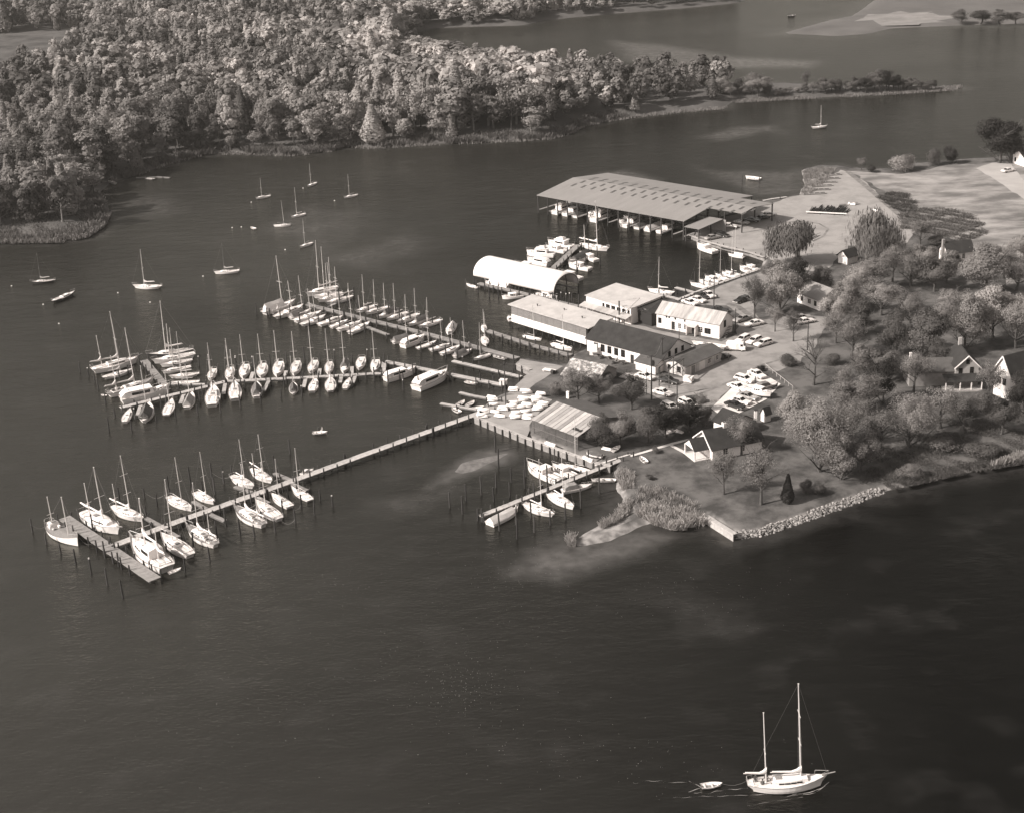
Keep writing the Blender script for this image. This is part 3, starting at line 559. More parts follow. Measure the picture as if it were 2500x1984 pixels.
for k, b0, b1, s0, s1, lb, ms in (
    ('express', 1015, 335, 1365, 490, 'large white express cruiser on the far side of the short pier', None), ('cruiser', 1275, 330, 1510, 435, 'small white cabin cruiser behind the large express cruiser', None),
    ('day', 1412, 305, 1668, 375, 'white open sailing boat in the corner by the bulkhead', 12.5), ('openlaunch', 1692, 520, 1372, 585, 'beige launch with canvas top on the near side of the short pier', None),
    ('sloop', 1505, 770, 1240, 615, 'white sloop with slanting boom, beside the beige launch', 11.0), ('sloop2', 1302, 850, 976, 720, 'white sloop with wooden cockpit, middle of the near side of the short pier', 11.5),
    ('coverboat', 920, 775, 615, 930, 'white boat under a fitted cover at the outer end of the short pier', None), ('skiff', 1680, 465, 1940, 470, 'low grey skiff moored beside the reeds', None)):
    moor(k, zz(Z7, b0, b1), zz(Z7, s0, s1), lb, GD, ms)
moor('row', zz(Z7, 1985, 130), zz(Z7, 1905, 185), 'white rowing boat lying on the bank below the dark bushes', None, zl=LZ, z=.1, smin=(3, 3.6))
moor('up', zz(Z7, 1880, 165), zz(Z7, 1815, 150), 'small white upturned boat beside the rowing boat on the bank', None, zl=LZ, z=.1, smin=(2.4, 2.8))
moor('row', (1563, 1117), (1578, 1131), 'white rowing boat lying alone on the cottage lawn', None, zl=LZ, z=.1, smin=(2.8, 3.2))
moor('coverboat', zz(Z7, 1210, 95), zz(Z7, 1295, 125), 'small boat under a white cover on the bulkhead walk', None, zl=LZ, z=.1, smin=(3.5, 4.5))
moor('coverboat', zz(Z7, 1595, 245), zz(Z7, 1690, 285), 'small boat under a white cover where the bulkhead meets the short pier', None, zl=LZ, z=.1, smin=(3.5, 4.5))
moor('coverdark', zz(Z7, 1665, 210), zz(Z7, 1770, 230), 'small boat under a dull cover behind the white-covered boat', None, zl=LZ, z=.1, smin=(3.8, 4.6))
moor('up', (1625, 1058), (1645, 1052), 'white upturned dinghy at the edge of the dark bushes', None, zl=LZ, z=.1, smin=(2.6, 3.2))
moor('up', (1650, 1052), (1663, 1056), 'second white dinghy at the edge of the dark bushes, to the right', None, zl=LZ, z=.1, smin=(2.4, 3))

# middle dock, far side: bows towards the dock
GB = 'sailboats in the long middle row'
up_ = pts(Z1, "1715,1080 1770,955 1935,1080 1965,940") + pts(Z2, "42,705 62,565 205,690 238,535 415,685 442,525 602,670 635,505 802,655 842,495 990,630 1052,485 1202,635 1222,500 1382,625 1412,488 1560,588 1600,448 1742,622 1762,478")
ku = ['sloop', 'bare', 'sloop3', 'sloop', 'sloop2', 'sloop', 'bare', 'sloop2', 'bare', 'tent', 'sloop', 'sloop3']; kh = [9.0, 9.5, 10, 10.5, 10.5, 11, 10.5, 11.5, 11, 11.5, -1, 10.5]
for i in range(12):
    moor(ku[i], up_[2 * i], up_[2 * i + 1], 'white %s, %s from left, far side of the middle dock' % ('sailboat without mast' if kh[i] < 0 else ('sloop under a grey cover' if ku[i] == 'tent' else 'sloop'), ORD[i]), GB, kh[i], smin=(7.5, 10.5))
lo_ = pts(Z1, "800,1420 728,1568 1022,1360 958,1568 1285,1305 1213,1488 1520,1235 1452,1408 1770,1165 1745,1388") + pts(Z2, "110,745 118,940 370,740 368,910 795,735 800,862 1058,695 1010,840 1230,682 1230,842 1455,685 1395,808")
kl = ['bare', 'dtent', 'day', 'tent', 'sloop', 'sloop3', 'tent', 'dtent', 'sloop', 'sloop2', 'bare']; kh = [-1, 12, 9.5, 9.5, 11, 11, 9, 8.5, 9, 9, -1]
for i in range(11):
    moor(kl[i], lo_[2 * i], lo_[2 * i + 1], 'white %s, %s from left, near side of the middle dock' % ('sailboat without mast' if kh[i] < 0 else ('sloop under a dark cover' if 'tent' in kl[i] else 'sloop'), ORD[i]), GB, kh[i], smin=(7, 12.5))
GC = 'boats around the crosswise end of the middle dock'
for k, b0, b1, s0, s1, ms, lb in (
    ('ketch', 900, 855, 350, 985, 15.0, 'long white ketch with two tall masts, farthest boat left of the crosswise dock'), ('sloop2', 832, 965, 475, 1055, 9.5, 'white sloop lying close under the long ketch'),
    ('wood', 1082, 1105, 530, 1265, 16, 'white ketch with long deckhouse left of the crosswise dock'), ('sedan', 1262, 1205, 685, 1325, None, 'low white motor cruiser lying along the outer end of the middle dock'),
    ('darkhull', 988, 815, 1535, 740, 15, 'dull dark-decked ketch, farthest boat right of the crosswise dock'), ('sloop', 1050, 880, 1550, 785, 10, 'white sloop, second farthest right of the crosswise dock'),
    ('bare', 1140, 915, 1520, 850, 10, 'white sloop, third farthest right of the crosswise dock'), ('sloop3', 1160, 990, 1500, 925, 8.5, 'white sloop with two dark windows, fourth right of the crosswise dock'),
    ('sloop2', 1240, 1045, 1600, 1005, 12, 'slim white sloop, fifth right of the crosswise dock'), ('day', 1265, 1105, 1600, 1090, 9, 'low white day sailer, nearest boat right of the crosswise dock'),
    ('row', 455, 1235, 520, 1245, None, 'white dinghy at the stern of the ketch with long deckhouse')):
    moor(k, zz(Z1, b0, b1), zz(Z1, s0, s1), lb, GC, ms)
moor('sedan', zz(Z4, 622, 1200), zz(Z4, 215, 1320), 'white cabin cruiser with pale stern deck, left of two cruisers on the dock', 'cabin cruisers on the inner dock', z=.8)
moor('sedan', zz(Z4, 1040, 1255), zz(Z4, 612, 1440), 'white cabin cruiser with long dark side windows, right of two cruisers on the dock', 'cabin cruisers on the inner dock', z=.8)
# far dock
GF = 'boats along the far dock'
cl = pts(Z3, "660,740 222,895 770,800 372,955 868,845 577,955 1008,875 637,995 1058,925 722,1048 1288,935 952,1042 1350,975 1112,1068 1540,995 1202,1108 1638,1015 1357,1148") + \
     pts(Z4, "640,745 307,840 740,775 442,890 898,815 632,913 1088,855 802,938 1218,880 942,993 1370,925 1117,1028 1370,1058 1610,985 1630,1003 1810,1048")
kc = ['wtent', 'yawl', 'tent', 'sloop', 'sloop2', 'sloop3', 'sloop', 'bare', 'sloop', 'tent', 'sedan', 'day', 'sloop3', 'bare', 'tent', 'bare', 'skiff']
kh = [15.5, 9.5, 11.5, 8.5, 9, 17, 9, 10, 9.5, 8, None, 9.5, 8.5, 9, 9, 9.5, None]
dn = {'wtent': 'large sailboat under a white cover', 'yawl': 'white two-masted sailboat', 'tent': 'sailboat under a grey cover', 'sedan': 'white motor cruiser', 'day': 'open white day sailer', 'skiff': 'small open skiff'}
for i in range(17): moor(kc[i], cl[2 * i], cl[2 * i + 1], '%s, %s from the outer end, near side of far dock' % (dn.get(kc[i], 'white sloop'), ORD[i]), GF, kh[i])
cu = pts(Z3, "790,655 1212,555 870,675 1272,625 942,728 1272,645 1040,768 1412,668 1440,868 1722,782 1570,890 1880,805 1720,950 1990,845") + \
     pts(Z4, "230,540 508,445 370,582 658,468 515,612 768,515 650,640 950,545 1045,728 1112,600 1555,880 1508,765 1520,690 1512,615")
ku = ['ketch', 'sloop2', 'sloop', 'yawl', 'sloop', 'sloop3', 'tent', 'sloop', 'bare', 'tent', 'sloop', 'coverboat', 'sloop2', 'sloop']; kh = [16, 15, 11, 10.5, 10.5, 9.5, 9.5, 10, 7.5, 10, 8, 9.5, 8.5, 6]
for i in range(14): moor(ku[i], cu[2 * i], cu[2 * i + 1], '%s, %s from the outer end, upper side of far dock' % ({'ketch': 'tall white ketch', 'coverboat': 'white-covered boat lying end on', 'tent': 'sloop under a grey cover', 'yawl': 'white yawl'}.get(ku[i], 'white sloop'), ORD[i]), GF, kh[i], smin=(5.5, 14))
inst(K['day'], 'white sloop with bare mast beside the long boathouse, left of two', G(1300, 828, 0), R(-40), .62, 'sailboats beside the long boathouse', 9.5)
inst(K['sloop'], 'white sloop with slanting boom beside the long boathouse, right of two', G(1372, 851, 0), R(-46), .72, 'sailboats beside the long boathouse', 9.5)
# mooring field
GM = 'sailboats on swinging moorings'
for k, b0, b1, s0, s1, ms, lb in (
    ('darkhull', 176, 742, 325, 727, 9.5, 'dark-hulled sloop with faint dark mast on a mooring at the left edge'), ('darkhull', 440, 800, 305, 855, -1, 'grey-hulled boat without mast on a mooring at the left edge'),
    ('sloop2', 775, 765, 945, 767, 12, 'slim white sloop with tall mast on a mooring, alone in open water left'), ('sloop', 1250, 684, 1400, 672, 9.5, 'white sloop with faint dark mast on a mooring, left of the far dock'),
    ('sloop3', 1495, 248, 1580, 232, 7.5, 'white sloop with slanting boom on a mooring, left of the upper group'), ('bare', 1806, 174, 1840, 160, 8.5, 'small white sloop on a mooring, farthest of the upper group'),
    ('bare', 2026, 240, 2073, 230, 8.5, 'small white sloop on a mooring, rightmost of the upper group'), ('sloop', 1718, 354, 1768, 342, 10.5, 'white sloop with tall mast on a mooring, middle of the upper group'),
    ('sloop3', 1696, 404, 1609, 407, 9, 'white sloop with raised boom on a mooring, beside a small white dinghy'), ('bare', 1766, 528, 1812, 512, 9.0, 'small white sloop on a mooring, nearest the far dock')):
    moor(k, zz(ZM, b0, b1), zz(ZM, s0, s1), lb, GM, ms, smin=(6, 11), dk='faint' in lb)
moor('row', (613, 554), (622, 557), 'small white dinghy afloat behind the moored sloops', None, smin=(3, 3.6))
moor('sloop2', (2020, 308), (1981, 311), 'white sloop under bare mast anchored in the channel, upper right', None, 9.5)
moor('row', (1820, 433), (1856, 438), 'small pale launch tied between two stakes beyond the boat shed', None, smin=(5, 6.5))
moor('drow', (1920, 42), (1942, 38), 'dark rowing boat far off near the top edge', None, smin=(5, 7))
moor('row', (2036, 410), (2058, 409), 'white rowing boat drawn up on the far side of the sandy point', None, smin=(4, 5))
moor('row', zz(Z2, 1168, 1308), zz(Z2, 1046, 1312), 'rowing boat with two people between the middle dock and front pier', None, smin=(3.4, 3.9))
moor('skiff', (264, 442), (283, 448), 'white skiff at the small landing under the wooded shore', None, smin=(4.5, 6))
# power boats and schooner on the basin pier
GE = 'motor cruisers on the basin pier'
for k, b0, b1, s0, s1, lb in (
    ('fly', 1120, 290, 1450, 345, 'tall white flybridge cruiser at the outer end of the basin pier'), ('cruiser', 1090, 345, 1375, 395, 'white cruiser with grey canopy next to the flybridge cruiser'),
    ('fly', 840, 420, 1215, 440, 'large white flybridge cruiser, third on the left of the basin pier'), ('sedan', 845, 505, 1140, 565, 'white cabin cruiser, fourth on the left of the basin pier'),
    ('cruiser', 690, 575, 1000, 625, 'white cabin cruiser with many windows, half hidden by the arched shed'), ('coverboat', 555, 560, 740, 590, 'covered boat nearest the arched shed'),
    ('coverdark', 1410, 560, 1640, 430, 'boat under a brown cover on the right of the basin pier'), ('cruiser', 1590, 440, 1760, 510, 'small white cruiser beyond the brown-covered boat'),
    ('cruiser', 1390, 570, 1680, 625, 'white cabin cruiser right of the basin pier, bow to the left'), ('cruiser', 1260, 690, 1555, 755, 'white cabin cruiser nearest the arched shed on the right of the basin pier'),
    ('openlaunch', 1530, 380, 1640, 400, 'small boat with white top behind the brown-covered boat')):
    moor(k, zz(ZE, b0, b1), zz(ZE, s0, s1), lb, GE, z=.8)
moor('yawl', zz(ZE, 1930, 385), zz(ZE, 1545, 310), 'white schooner with long bowsprit across the end of the basin pier', None, 15.5)
moor('cruiser', zz(ZE, 512, 1005), zz(ZE, 800, 975), 'white cabin cruiser between the arched shed and long boathouse', None)
moor('day', zz(ZE, 38, 815), zz(ZE, 200, 865), 'small white boat at the left end of the arched shed', None, -1)
moor('coverboat', zz(ZE, 290, 815), zz(ZE, 620, 890), 'long white boat lying under the eave of the arched shed', None)
inst(K['cruiser'], 'white cruiser berthed inside the arched shed near its open end', G(1335, 728, 0), R(-44), .8, None)
moor('runabout', (1241, 771), (1247, 781), 'small white boat peeping out behind the corner of the long boathouse', None, smin=(4, 6))
# basin quay
GQ = 'boats along the basin quay'
for i, (k, b0, b1, s0, s1, ms) in enumerate((('bare', 195, 750, 510, 810, 11), ('cruiser', 330, 715, 560, 755, None), ('cruiser', 405, 665, 620, 715, None), ('sloop3', 545, 620, 715, 695, 10.5), ('cruiser', 655, 610, 840, 650, None), ('sloop', 700, 580, 880, 625, 12.5), ('cruiser', 890, 525, 1030, 590, None), ('cruiser', 985, 505, 1138, 560, None))):
    moor(k, zz(ZQ, b0, b1), zz(ZQ, s0, s1), 'white %s, %s from the left along the basin quay' % ('motor cruiser' if ms is None else 'sailboat', ORD[i]), GQ, ms, smin=(5.5, 9))
moor('express', zz(ZQ, 290, 230), zz(ZQ, 555, 320), 'white motor launch on the far bulkhead of the basin', None)
moor('wtent', zz(ZQ, 725, 340), zz(ZQ, 955, 385), 'sailboat under a white cover on the far bulkhead of the basin', None, 9.5)
inst(K['sloop'], 'sailboat showing its mast behind the workshops', G(1613, 716, 0), R(150), .8, None, 10.5)
# the ketch under way with her dinghy
kb = moor('fore', (2019, 1903), (1824, 1913), 'white two-masted ketch under bare poles, motoring in the foreground', None, None, .95)
moor('row', (1763, 1912), (1711, 1918), 'white dinghy towed behind the foreground ketch', None, smin=(2.8, 3.3), z=.4)
a = G(1824, 1905, 1.2); b_ = G(1763, 1912, .5); g = MB(); g.path([a.lerp(b_, t) - Vector((0, 0, .5 * math.sin(math.pi * t))) for t in (0, .25, .5, .75, 1)], .02, 3)
single('tow_rope', g, wire, 'thin tow rope from the foreground ketch to its dinghy', 'rope')
# upturned dinghies ashore
GU = 'upturned dinghies stacked on the yard by the front pier'
ST = [(390, 450, 3), (840, 235, 2), (1125, 275, 2), (1445, 330, 2), (1365, 475, 3), (1060, 440, 2), (870, 500, 1), (800, 610, 2), (610, 650, 2), (430, 705, 1), (560, 790, 1), (205, 700, 2), (150, 805, 2), (1130, 570, 2), (1120, 690, 1), (900, 715, 1), (885, 830, 2), (1180, 765, 1), (1140, 835, 1), (1500, 540, 2), (1385, 640, 2), (415, 530, 1), (1215, 420, 1), (960, 590, 1)]
for i, (x, y, n) in enumerate(ST):
    P = G(*zz(ZL, x, y), LZ)
    for j in range(n):
        lb = 'lone upturned white dinghy, %s pile from the far side of the dinghy yard' % ORD[sorted(range(len(ST)), key=lambda q: ST[q][1]).index(i)] if n == 1 else '%s upturned dinghy of the %s pile from the far side of the dinghy yard' % (('lowest', 'topmost' if n == 2 else 'middle', 'topmost')[j], ORD[sorted(range(len(ST)), key=lambda q: ST[q][1]).index(i)])
        inst(K['up'], lb, (P.x + rnd.uniform(-.25, .25), P.y + rnd.uniform(-.2, .2), LZ + .12 + .42 * j), R(-12 + rnd.uniform(-16, 16)), rnd.uniform(.9, 1.08), GU)

# ------------------------------------------------------------------ docks, piles, bulkheads
def pile_mesh(h, r=.17, cap=False, seed=0):
    g = MB(); rr = random.Random(seed); lx, ly = rr.uniform(-.05, .05), rr.uniform(-.05, .05)
    g.loft([[(lx * t + rad * math.cos(a), ly * t + rad * math.sin(a), z) for a in [2 * math.pi * i / 7 for i in range(7)]] for z, rad, t in ((-1.2, r, 0), (.35, r * 1.05, .2), (h * .7, r * .95, .7), (h, r * .85, 1), (h + .05, r * .5, 1))])
    if cap: g.loft([[(lx + rad * math.cos(a), ly + rad * math.sin(a), z) for a in [2 * math.pi * i / 7 for i in range(7)]] for z, rad in ((h - .12, r * .9), (h + .12, r * .9), (h + .2, r * .3))], 1)
    return g.mesh('piling', pilem, pilec)
PM = [pile_mesh(2.1 + .22 * i, seed=i) for i in range(4)]; PT = [pile_mesh(2.7 + .3 * i, seed=i + 9, cap=i == 1) for i in range(4)]
_pan = {}
def panel(L, wd, m, nb=5):                                     # a deck section: boards on a sill, gaps between them
    k = (round(L, 1), wd, m.name)
    if k not in _pan:
        g = MB()
        for i in range(nb):
            x0 = i * L / nb; g.box(x0 + .02, x0 + L / nb - .02, -wd / 2, wd / 2, -.10 + .01 * ((i * 7) % 3), 0.012 * ((i * 5) % 3))
        _pan[k] = g.mesh('deck_panel', m)
    return _pan[k]
def dock(label, px, wd=1.8, z=1.15, m=None, step=3.0, pile=3.6, group=None, name='pier', above=.9, cat='pier', px2=None):
    m = m or timber; P = [G(x, y, z) for x, y in px]; root = thing(name, label, cat, (P[0].x, P[0].y, 0), 0, (1, 1, 1), group); o0 = Vector((P[0].x, P[0].y, 0))
    for a, b_ in zip(P, P[1:]):
        d = b_ - a; L = d.length; ang = math.atan2(d.y, d.x); n = max(1, round(L / step)); sl = L / n; me = panel(sl, wd, m); u = d / L; nn = Vector((-u.y, u.x, 0))
        for i in range(n):
            o = child('deck_panel', me, root); q = a + u * (sl * i) - o0; o.location = (q.x, q.y, z + .01 * ((i * 3) % 2)); o.rotation_euler.z = ang; o.scale.x = sl / round(sl, 1) if round(sl, 1) > 0 else 1
        g = MB()
        for s_ in (-1, 1): g.box(.1, L - .1, s_ * wd * .36 - .09, s_ * wd * .36 + .09, -.42, -.14)
        o = child('stringer', g.mesh('stringer', beam), root); q = a - o0; o.location = (q.x, q.y, z); o.rotation_euler.z = ang
        k = max(1, round(L / pile))
        for i in range(k + 1):
            for s_ in ((-1, 1) if wd > 1.2 else ((-1) ** i,)):
                if rnd.random() < .12: continue
                q = a + u * (L * i / k * .98 + .01 * L) + nn * (s_ * (wd / 2 + .2)) - o0; o = child('piling', PM[rnd.randrange(4)], root); o.location = (q.x, q.y, 0); o.scale.z = (z + above) / 2.35; o.rotation_euler.z = rnd.uniform(0, 6)
    return root
GP = 'marina piers'
dock('long pale plank pier running from the shore to the front T-head', [zz(Z5, 905, 1080), zz(Z6, 0, 1218), zz(Z6, 1050, 850), zz(Z6, 2156, 448), (1050, 1051), (1166, 1009), (1266, 973)], 1.9, group=GP)
dock('wide reddish T-head at the outer end of the front pier', [zz(Z5, 412, 780), zz(Z5, 1362, 1428)], 2.5, m=timber2, step=3.0, pile=3.4, group=GP, above=1.0)
for i, s_ in enumerate(("355.7,1262 399,1286", "394,1286 436,1310", "471,1222 504,1241", "512,1253 550,1270", "573,1186 615,1201", "628,1212 656,1227", "669,1153 710,1170", "710,1178 750,1196")):
    dock('narrow finger pier on the %s side of the front pier, %s from the T-head' % (('far', 'near')[i % 2], ORD[i // 2]), nums(s_), .9, 1.05, m=timber2, group='finger piers', name='finger_pier', above=.5)
dock('long middle dock between two rows of sailboats', [zz(Z1, 680, 1400), zz(Z1, 1700, 1150), zz(Z2, 0, 722), zz(Z2, 900, 678), zz(Z2, 1840, 627)], 1.5, group=GP)
dock('crosswise reddish dock at the outer end of the middle dock', [zz(Z1, 955, 850), zz(Z1, 1210, 1160)], 2.0, m=timber2, group=GP)
dock('low walkway joining the crosswise dock and the middle dock', [zz(Z1, 1210, 1125), zz(Z1, 1690, 1128)], 1.0, group=GP)
for i, s_ in enumerate(("880,1490 920,1372", "1380,1350 1420,1245", "1880,1240 1900,1112")):
    dock('finger pier on the near side of the middle dock, %s from the left' % ORD[i], pts(Z1, s_), .9, 1.0, group='finger piers', name='finger_pier', above=.5)
for i, s_ in enumerate(("450,830 510,712", "915,790 940,690", "1340,735 1358,662", "1490,740 1520,655")):
    dock('finger pier on the near side of the middle dock, %s from the left' % ORD[i + 3], pts(Z2, s_), .9, 1.0, group='finger piers', name='finger_pier', above=.5)
for i, s_ in enumerate(("300,690 322,615", "698,672 710,600", "1093,652 1106,575", "1478,632 1482,550")):
    dock('finger pier on the far side of the middle dock, %s from the left' % ORD[i], pts(Z2, s_), .9, 1.0, group='finger piers', name='finger_pier', above=.5)
dock('short link at the shoreward end of the middle dock', [(935, 909), (938, 883)], 1.2, group=GP)
dock('inner dock with two cabin cruisers, running to the shore', [zz(Z4, 215, 1087), zz(Z4, 1100, 1262), zz(Z4, 1790, 1400)], 1.5, group=GP)
dock('narrow dock between the far dock and the cabin cruisers', [zz(Z4, 1105, 1080), zz(Z4, 1600, 1195), zz(Z4, 2010, 1290)], 1.2, group=GP)
dock('far reddish dock between two rows of sailboats', [zz(Z3, 800, 768), zz(Z3, 1200, 868), zz(Z4, 0, 540), zz(Z4, 700, 708), zz(Z4, 1960, 1045)], 1.8, m=timber2, group=GP)
for i, s_ in enumerate(("1600,1065 1880,1170", "1090,800 1180,760")):
    dock('finger pier on the far dock, %s' % ('near side' if i == 0 else 'outer end of the upper side'), pts(Z3, s_), .9, 1.0, m=timber2, group='finger piers', name='finger_pier', above=.5)
dock('dock beside the long boathouse with two small sloops', [zz(Z4, 1560, 682), (1300, 842), (1394, 867)], 1.6, m=timber2, group=GP)
dock('short pier beside the cottage lawn', [zz(Z7, 520, 850), zz(Z7, 1200, 580), zz(Z7, 1870, 312), (1540, 1112)], 1.3, group=GP)
dock('small bent landing with rowing boats, upper of two', pts(Z8, "310,245 450,280 612,308"), .9, .9, group=GP, above=.5)
dock('small landing with rowing boats, lower of two', pts(Z8, "110,360 300,395 512,428"), .9, .9, group=GP, above=.5)
dock('basin pier between the motor cruisers', [zz(ZE, 1130, 672), zz(ZE, 1520, 312)], 1.9, m=timber2, group=GP)
dock('dock along the front of the arched shed', [zz(ZE, 205, 815), zz(ZE, 780, 945), zz(ZE, 1190, 1040)], 1.8, m=timber2, group=GP)
dock('dock along the back of the long boathouse', [zz(ZE, 900, 980), zz(ZE, 1560, 1130), (1470, 775)], 1.8, m=timber2, group=GP)
dock('short dock in the basin, upper of two behind the workshops', pts((1400, 680, 5.133), "1280,110 1580,190"), 1.2, group=GP)
dock('short dock in the basin, lower of two behind the workshops', pts((1400, 680, 5.133), "1045,185 1380,272"), 1.2, group=GP)
dock('small floating stage left of the two cabin cruisers, by the wooded shore', [(357, 435), (376, 437)], 1.6, .5, group=GP, above=.3)
dock('low plank landing under the wooded shore', [(332, 434), (385, 432), (415, 434)], 1.0, .4, m=timber2, group=GP, above=.2)
for i, (b0, s0) in enumerate((((358, 330), (285, 378)), ((463, 333), (385, 385)), ((235, 408), (310, 448)), ((550, 395), (445, 412)))):
    moor('row', zz(Z8, *b0), zz(Z8, *s0), 'white rowing boat at the small landings, %s' % ('leftmost on the upper side', 'rightmost afloat on the upper side', 'on the lower side', 'drawn up against the bank')[i], 'rowing boats at the small landings', smin=(3.4, 4.2))
moor('row', zz(Z8, 480, 148), zz(Z8, 388, 130), 'white work float tied under the inner dock', None, smin=(3.6, 4.4))

def mooring(o, s_, where, hs=(2.4, 3.3), cap=.15):
    for x, y in pts(o, s_):
        P = G(x, y, 0); ob = bpy.data.objects.new('mooring_pile', PT[1] if rnd.random() < cap else PT[rnd.choice((0, 2, 3))]); C.objects.link(ob); ob.location = (P.x, P.y, 0)
        ob.rotation_euler = (rnd.uniform(-.03, .03), rnd.uniform(-.03, .03), rnd.uniform(0, 6)); ob.scale.z = rnd.uniform(*hs) / 3.0; tag(ob, 'dark timber mooring pile standing in the water ' + where, 'pile', 'mooring piles ' + where)
mooring(Z5, "85,940 230,1060 380,1160 537,1265 700,1370 868,1490 1030,1620 985,1290 840,1195 580,850 1255,580 1385,650 1510,500 1735,430 1960,370 2085,430 1990,540 995,620 1275,790 1680,1350 1935,1240 2105,880 2010,1000 1495,1200 1765,1100 1315,1350 720,930", 'around the T-head')
mooring(Z6, "365,675 520,755 400,870 240,850 630,650 1395,360 1195,610 1790,980 1715,1170 1955,1060 1545,1070 1465,1280 1300,1190 1200,1400 925,1460 1020,1280 740,1440 550,1300 1375,970 430,1440 930,690", 'along the front pier')
mooring(Z7, "207,765 340,830 375,690 500,900 540,910 537,630 690,555 668,700 715,350 685,185 850,500 835,660 990,560 1145,560 1000,440 1085,640 725,1005 897,940 1055,870 1090,1020 910,1090 1257,945 1415,890 1770,620 1575,770 1300,340 1650,320 1225,530", 'off the short pier', (2.8, 4.0))
mooring(Z1, "220,1000 320,1050 390,1110 430,1200 515,1350 625,1510 555,1680 820,1690 860,1540 1105,1570 1330,1530 1585,1490 1850,1460 2080,1400 1600,920 1825,1000 2030,920 1160,1390 1610,1350 1640,1260 680,1100 780,1020 1060,1000", 'around the crosswise dock')
mooring(Z2, "130,550 325,560 527,520 720,500 930,480 1110,500 1280,480 1485,490 1665,480 1870,560 180,1030 420,990 655,900 690,790 900,900 1105,860 1310,830 1490,790 230,815 1745,720 1905,760 2085,830 1330,750", 'beside the middle dock', (2.2, 3.1), .4)
mooring(Z3, "145,910 285,930 320,940 460,970 590,960 715,1020 840,1060 965,1040 1110,1060 1240,1110 1380,1180 1565,1140 1300,1010 1435,1060 1345,800 1425,690 1090,720 1240,760 1615,880 1745,960 1885,900 1480,800 2025,950", 'beside the far dock')
mooring(Z4, "135,570 270,500 410,560 550,560 720,760 520,910 690,970 850,1000 1020,1050 1170,1060 1330,1000 1440,980 845,620 440,600 975,680 1125,700 665,1470 820,1390 980,1340 255,1370 460,1420 590,1290 415,1340 1475,1400 1245,1160 1380,1170", 'at the inner docks')
mooring(ZE, "40,900 205,950 350,1000 470,1000 780,930 1060,960 1180,1060 1300,1090 1360,1090 1410,1100 1440,1110 1525,1130 1500,650 1625,640 1810,580 1770,500 1490,280 1660,390", 'near the arched shed', (2.6, 3.6))
mooring(ZO, "1812,448 1854,449 1718,700 1790,672 1696,690 1745,684", 'in the basin and channel')

for i, (o_, p0_, p1_, z0_, z1_) in enumerate(((Z5, (1255, 520), (1450, 553), 2.2, 1.6), (Z5, (1020, 962), (1200, 905), 1.4, 1.8), (Z5, (570, 990), (712, 1045), 1.2, 1.5), (Z5, (60, 855), (240, 850), 1.8, 1.2), (Z5, (725, 680), (910, 690), 2.0, 1.3), (Z6, (365, 610), (622, 652), 2.0, 1.4), (Z6, (660, 1028), (940, 1030), 1.6, 1.4), (Z6, (1270, 1240), (1460, 1222), 1.0, 1.8), (Z6, (1400, 1065), (1540, 1030), 1.0, 1.6), (Z2, (720, 495), (560, 540), 2.4, 1.0), (Z2, (325, 490), (130, 520), 2.2, 1.8))):
    a = G(*zz(o_, *p0_), z0_); b_ = G(*zz(o_, *p1_), z1_); g = MB(); g.path([a.lerp(b_, t / 8) - Vector((0, 0, .9 * math.sin(math.pi * t / 8))) for t in range(9)], .035, 3)
    single('mooring_line', g, tarp, 'slack mooring rope between a pile and a boat, %s from the left' % ORD[(3, 2, 1, 0, 4, 5, 8, 10, 9, 7, 6)[i]], 'rope', group='slack mooring ropes')
def bulkhead(label, px, top=1.35, step=2.6, pilings=True, m=None):
    P = [G(x, y, .6) for x, y in px]; root = thing('bulkhead', label, 'bulkhead', (P[0].x, P[0].y, 0)); o0 = Vector((P[0].x, P[0].y, 0))
    for a, b_ in zip(P, P[1:]):
        d = b_ - a; L = d.length; ang = math.atan2(d.y, d.x); u = d / L; n = max(1, round(L / step)); sl = L / n
        g = MB()
        for j in range(4): g.box(0, sl - .03, -.09 + .012 * (j % 2), .10, -.6 + j * (top + .6) / 4, -.6 + (j + 1) * (top + .6) / 4 - .03)
        me = g.mesh('wall_panel', m or timber2)
        for i in range(n):
            q = a + u * (sl * i) - o0; o = child('wall_panel', me, root); o.location = (q.x, q.y, 0); o.rotation_euler.z = ang
            if pilings: o = child('piling', PM[(i * 3) % 4], root); q = q + Vector((u.y, -u.x, 0)) * .3; o.location = (q.x, q.y, 0); o.scale.z = .66
        g = MB(); g.box(0, L, -.15, .9, top, top + .08); o = child('cap_board', g.mesh('cap_board', timber), root); q = a - o0; o.location = (q.x, q.y, 0); o.rotation_euler.z = ang
bulkhead('timber bulkhead with piles along the dinghy yard and slatted shed', [(1157, 1026), (1284, 1078), (1449, 1138), (1490, 1147)])
bulkhead('low timber retaining wall at the corner of the cottage lawn', [(1722, 1270), (1791, 1314)], 1.4, 2.6, False, timber)
bulkhead('timber bulkhead along the road side of the basin', [(1655, 740), (1738, 706), (1860, 663)])
bulkhead('timber bulkhead with piles between the basin and the upper yard', [(1868, 634), (1830, 621), (1780, 609), (1720, 594), (1688, 580)])
bulkhead('timber edge of the boat ramp platform', [(1260, 897), (1292, 911)])
bulkhead('stake edge beyond the right end of the big boat shed', [(1865, 496), (1885, 492), (1922, 487)])

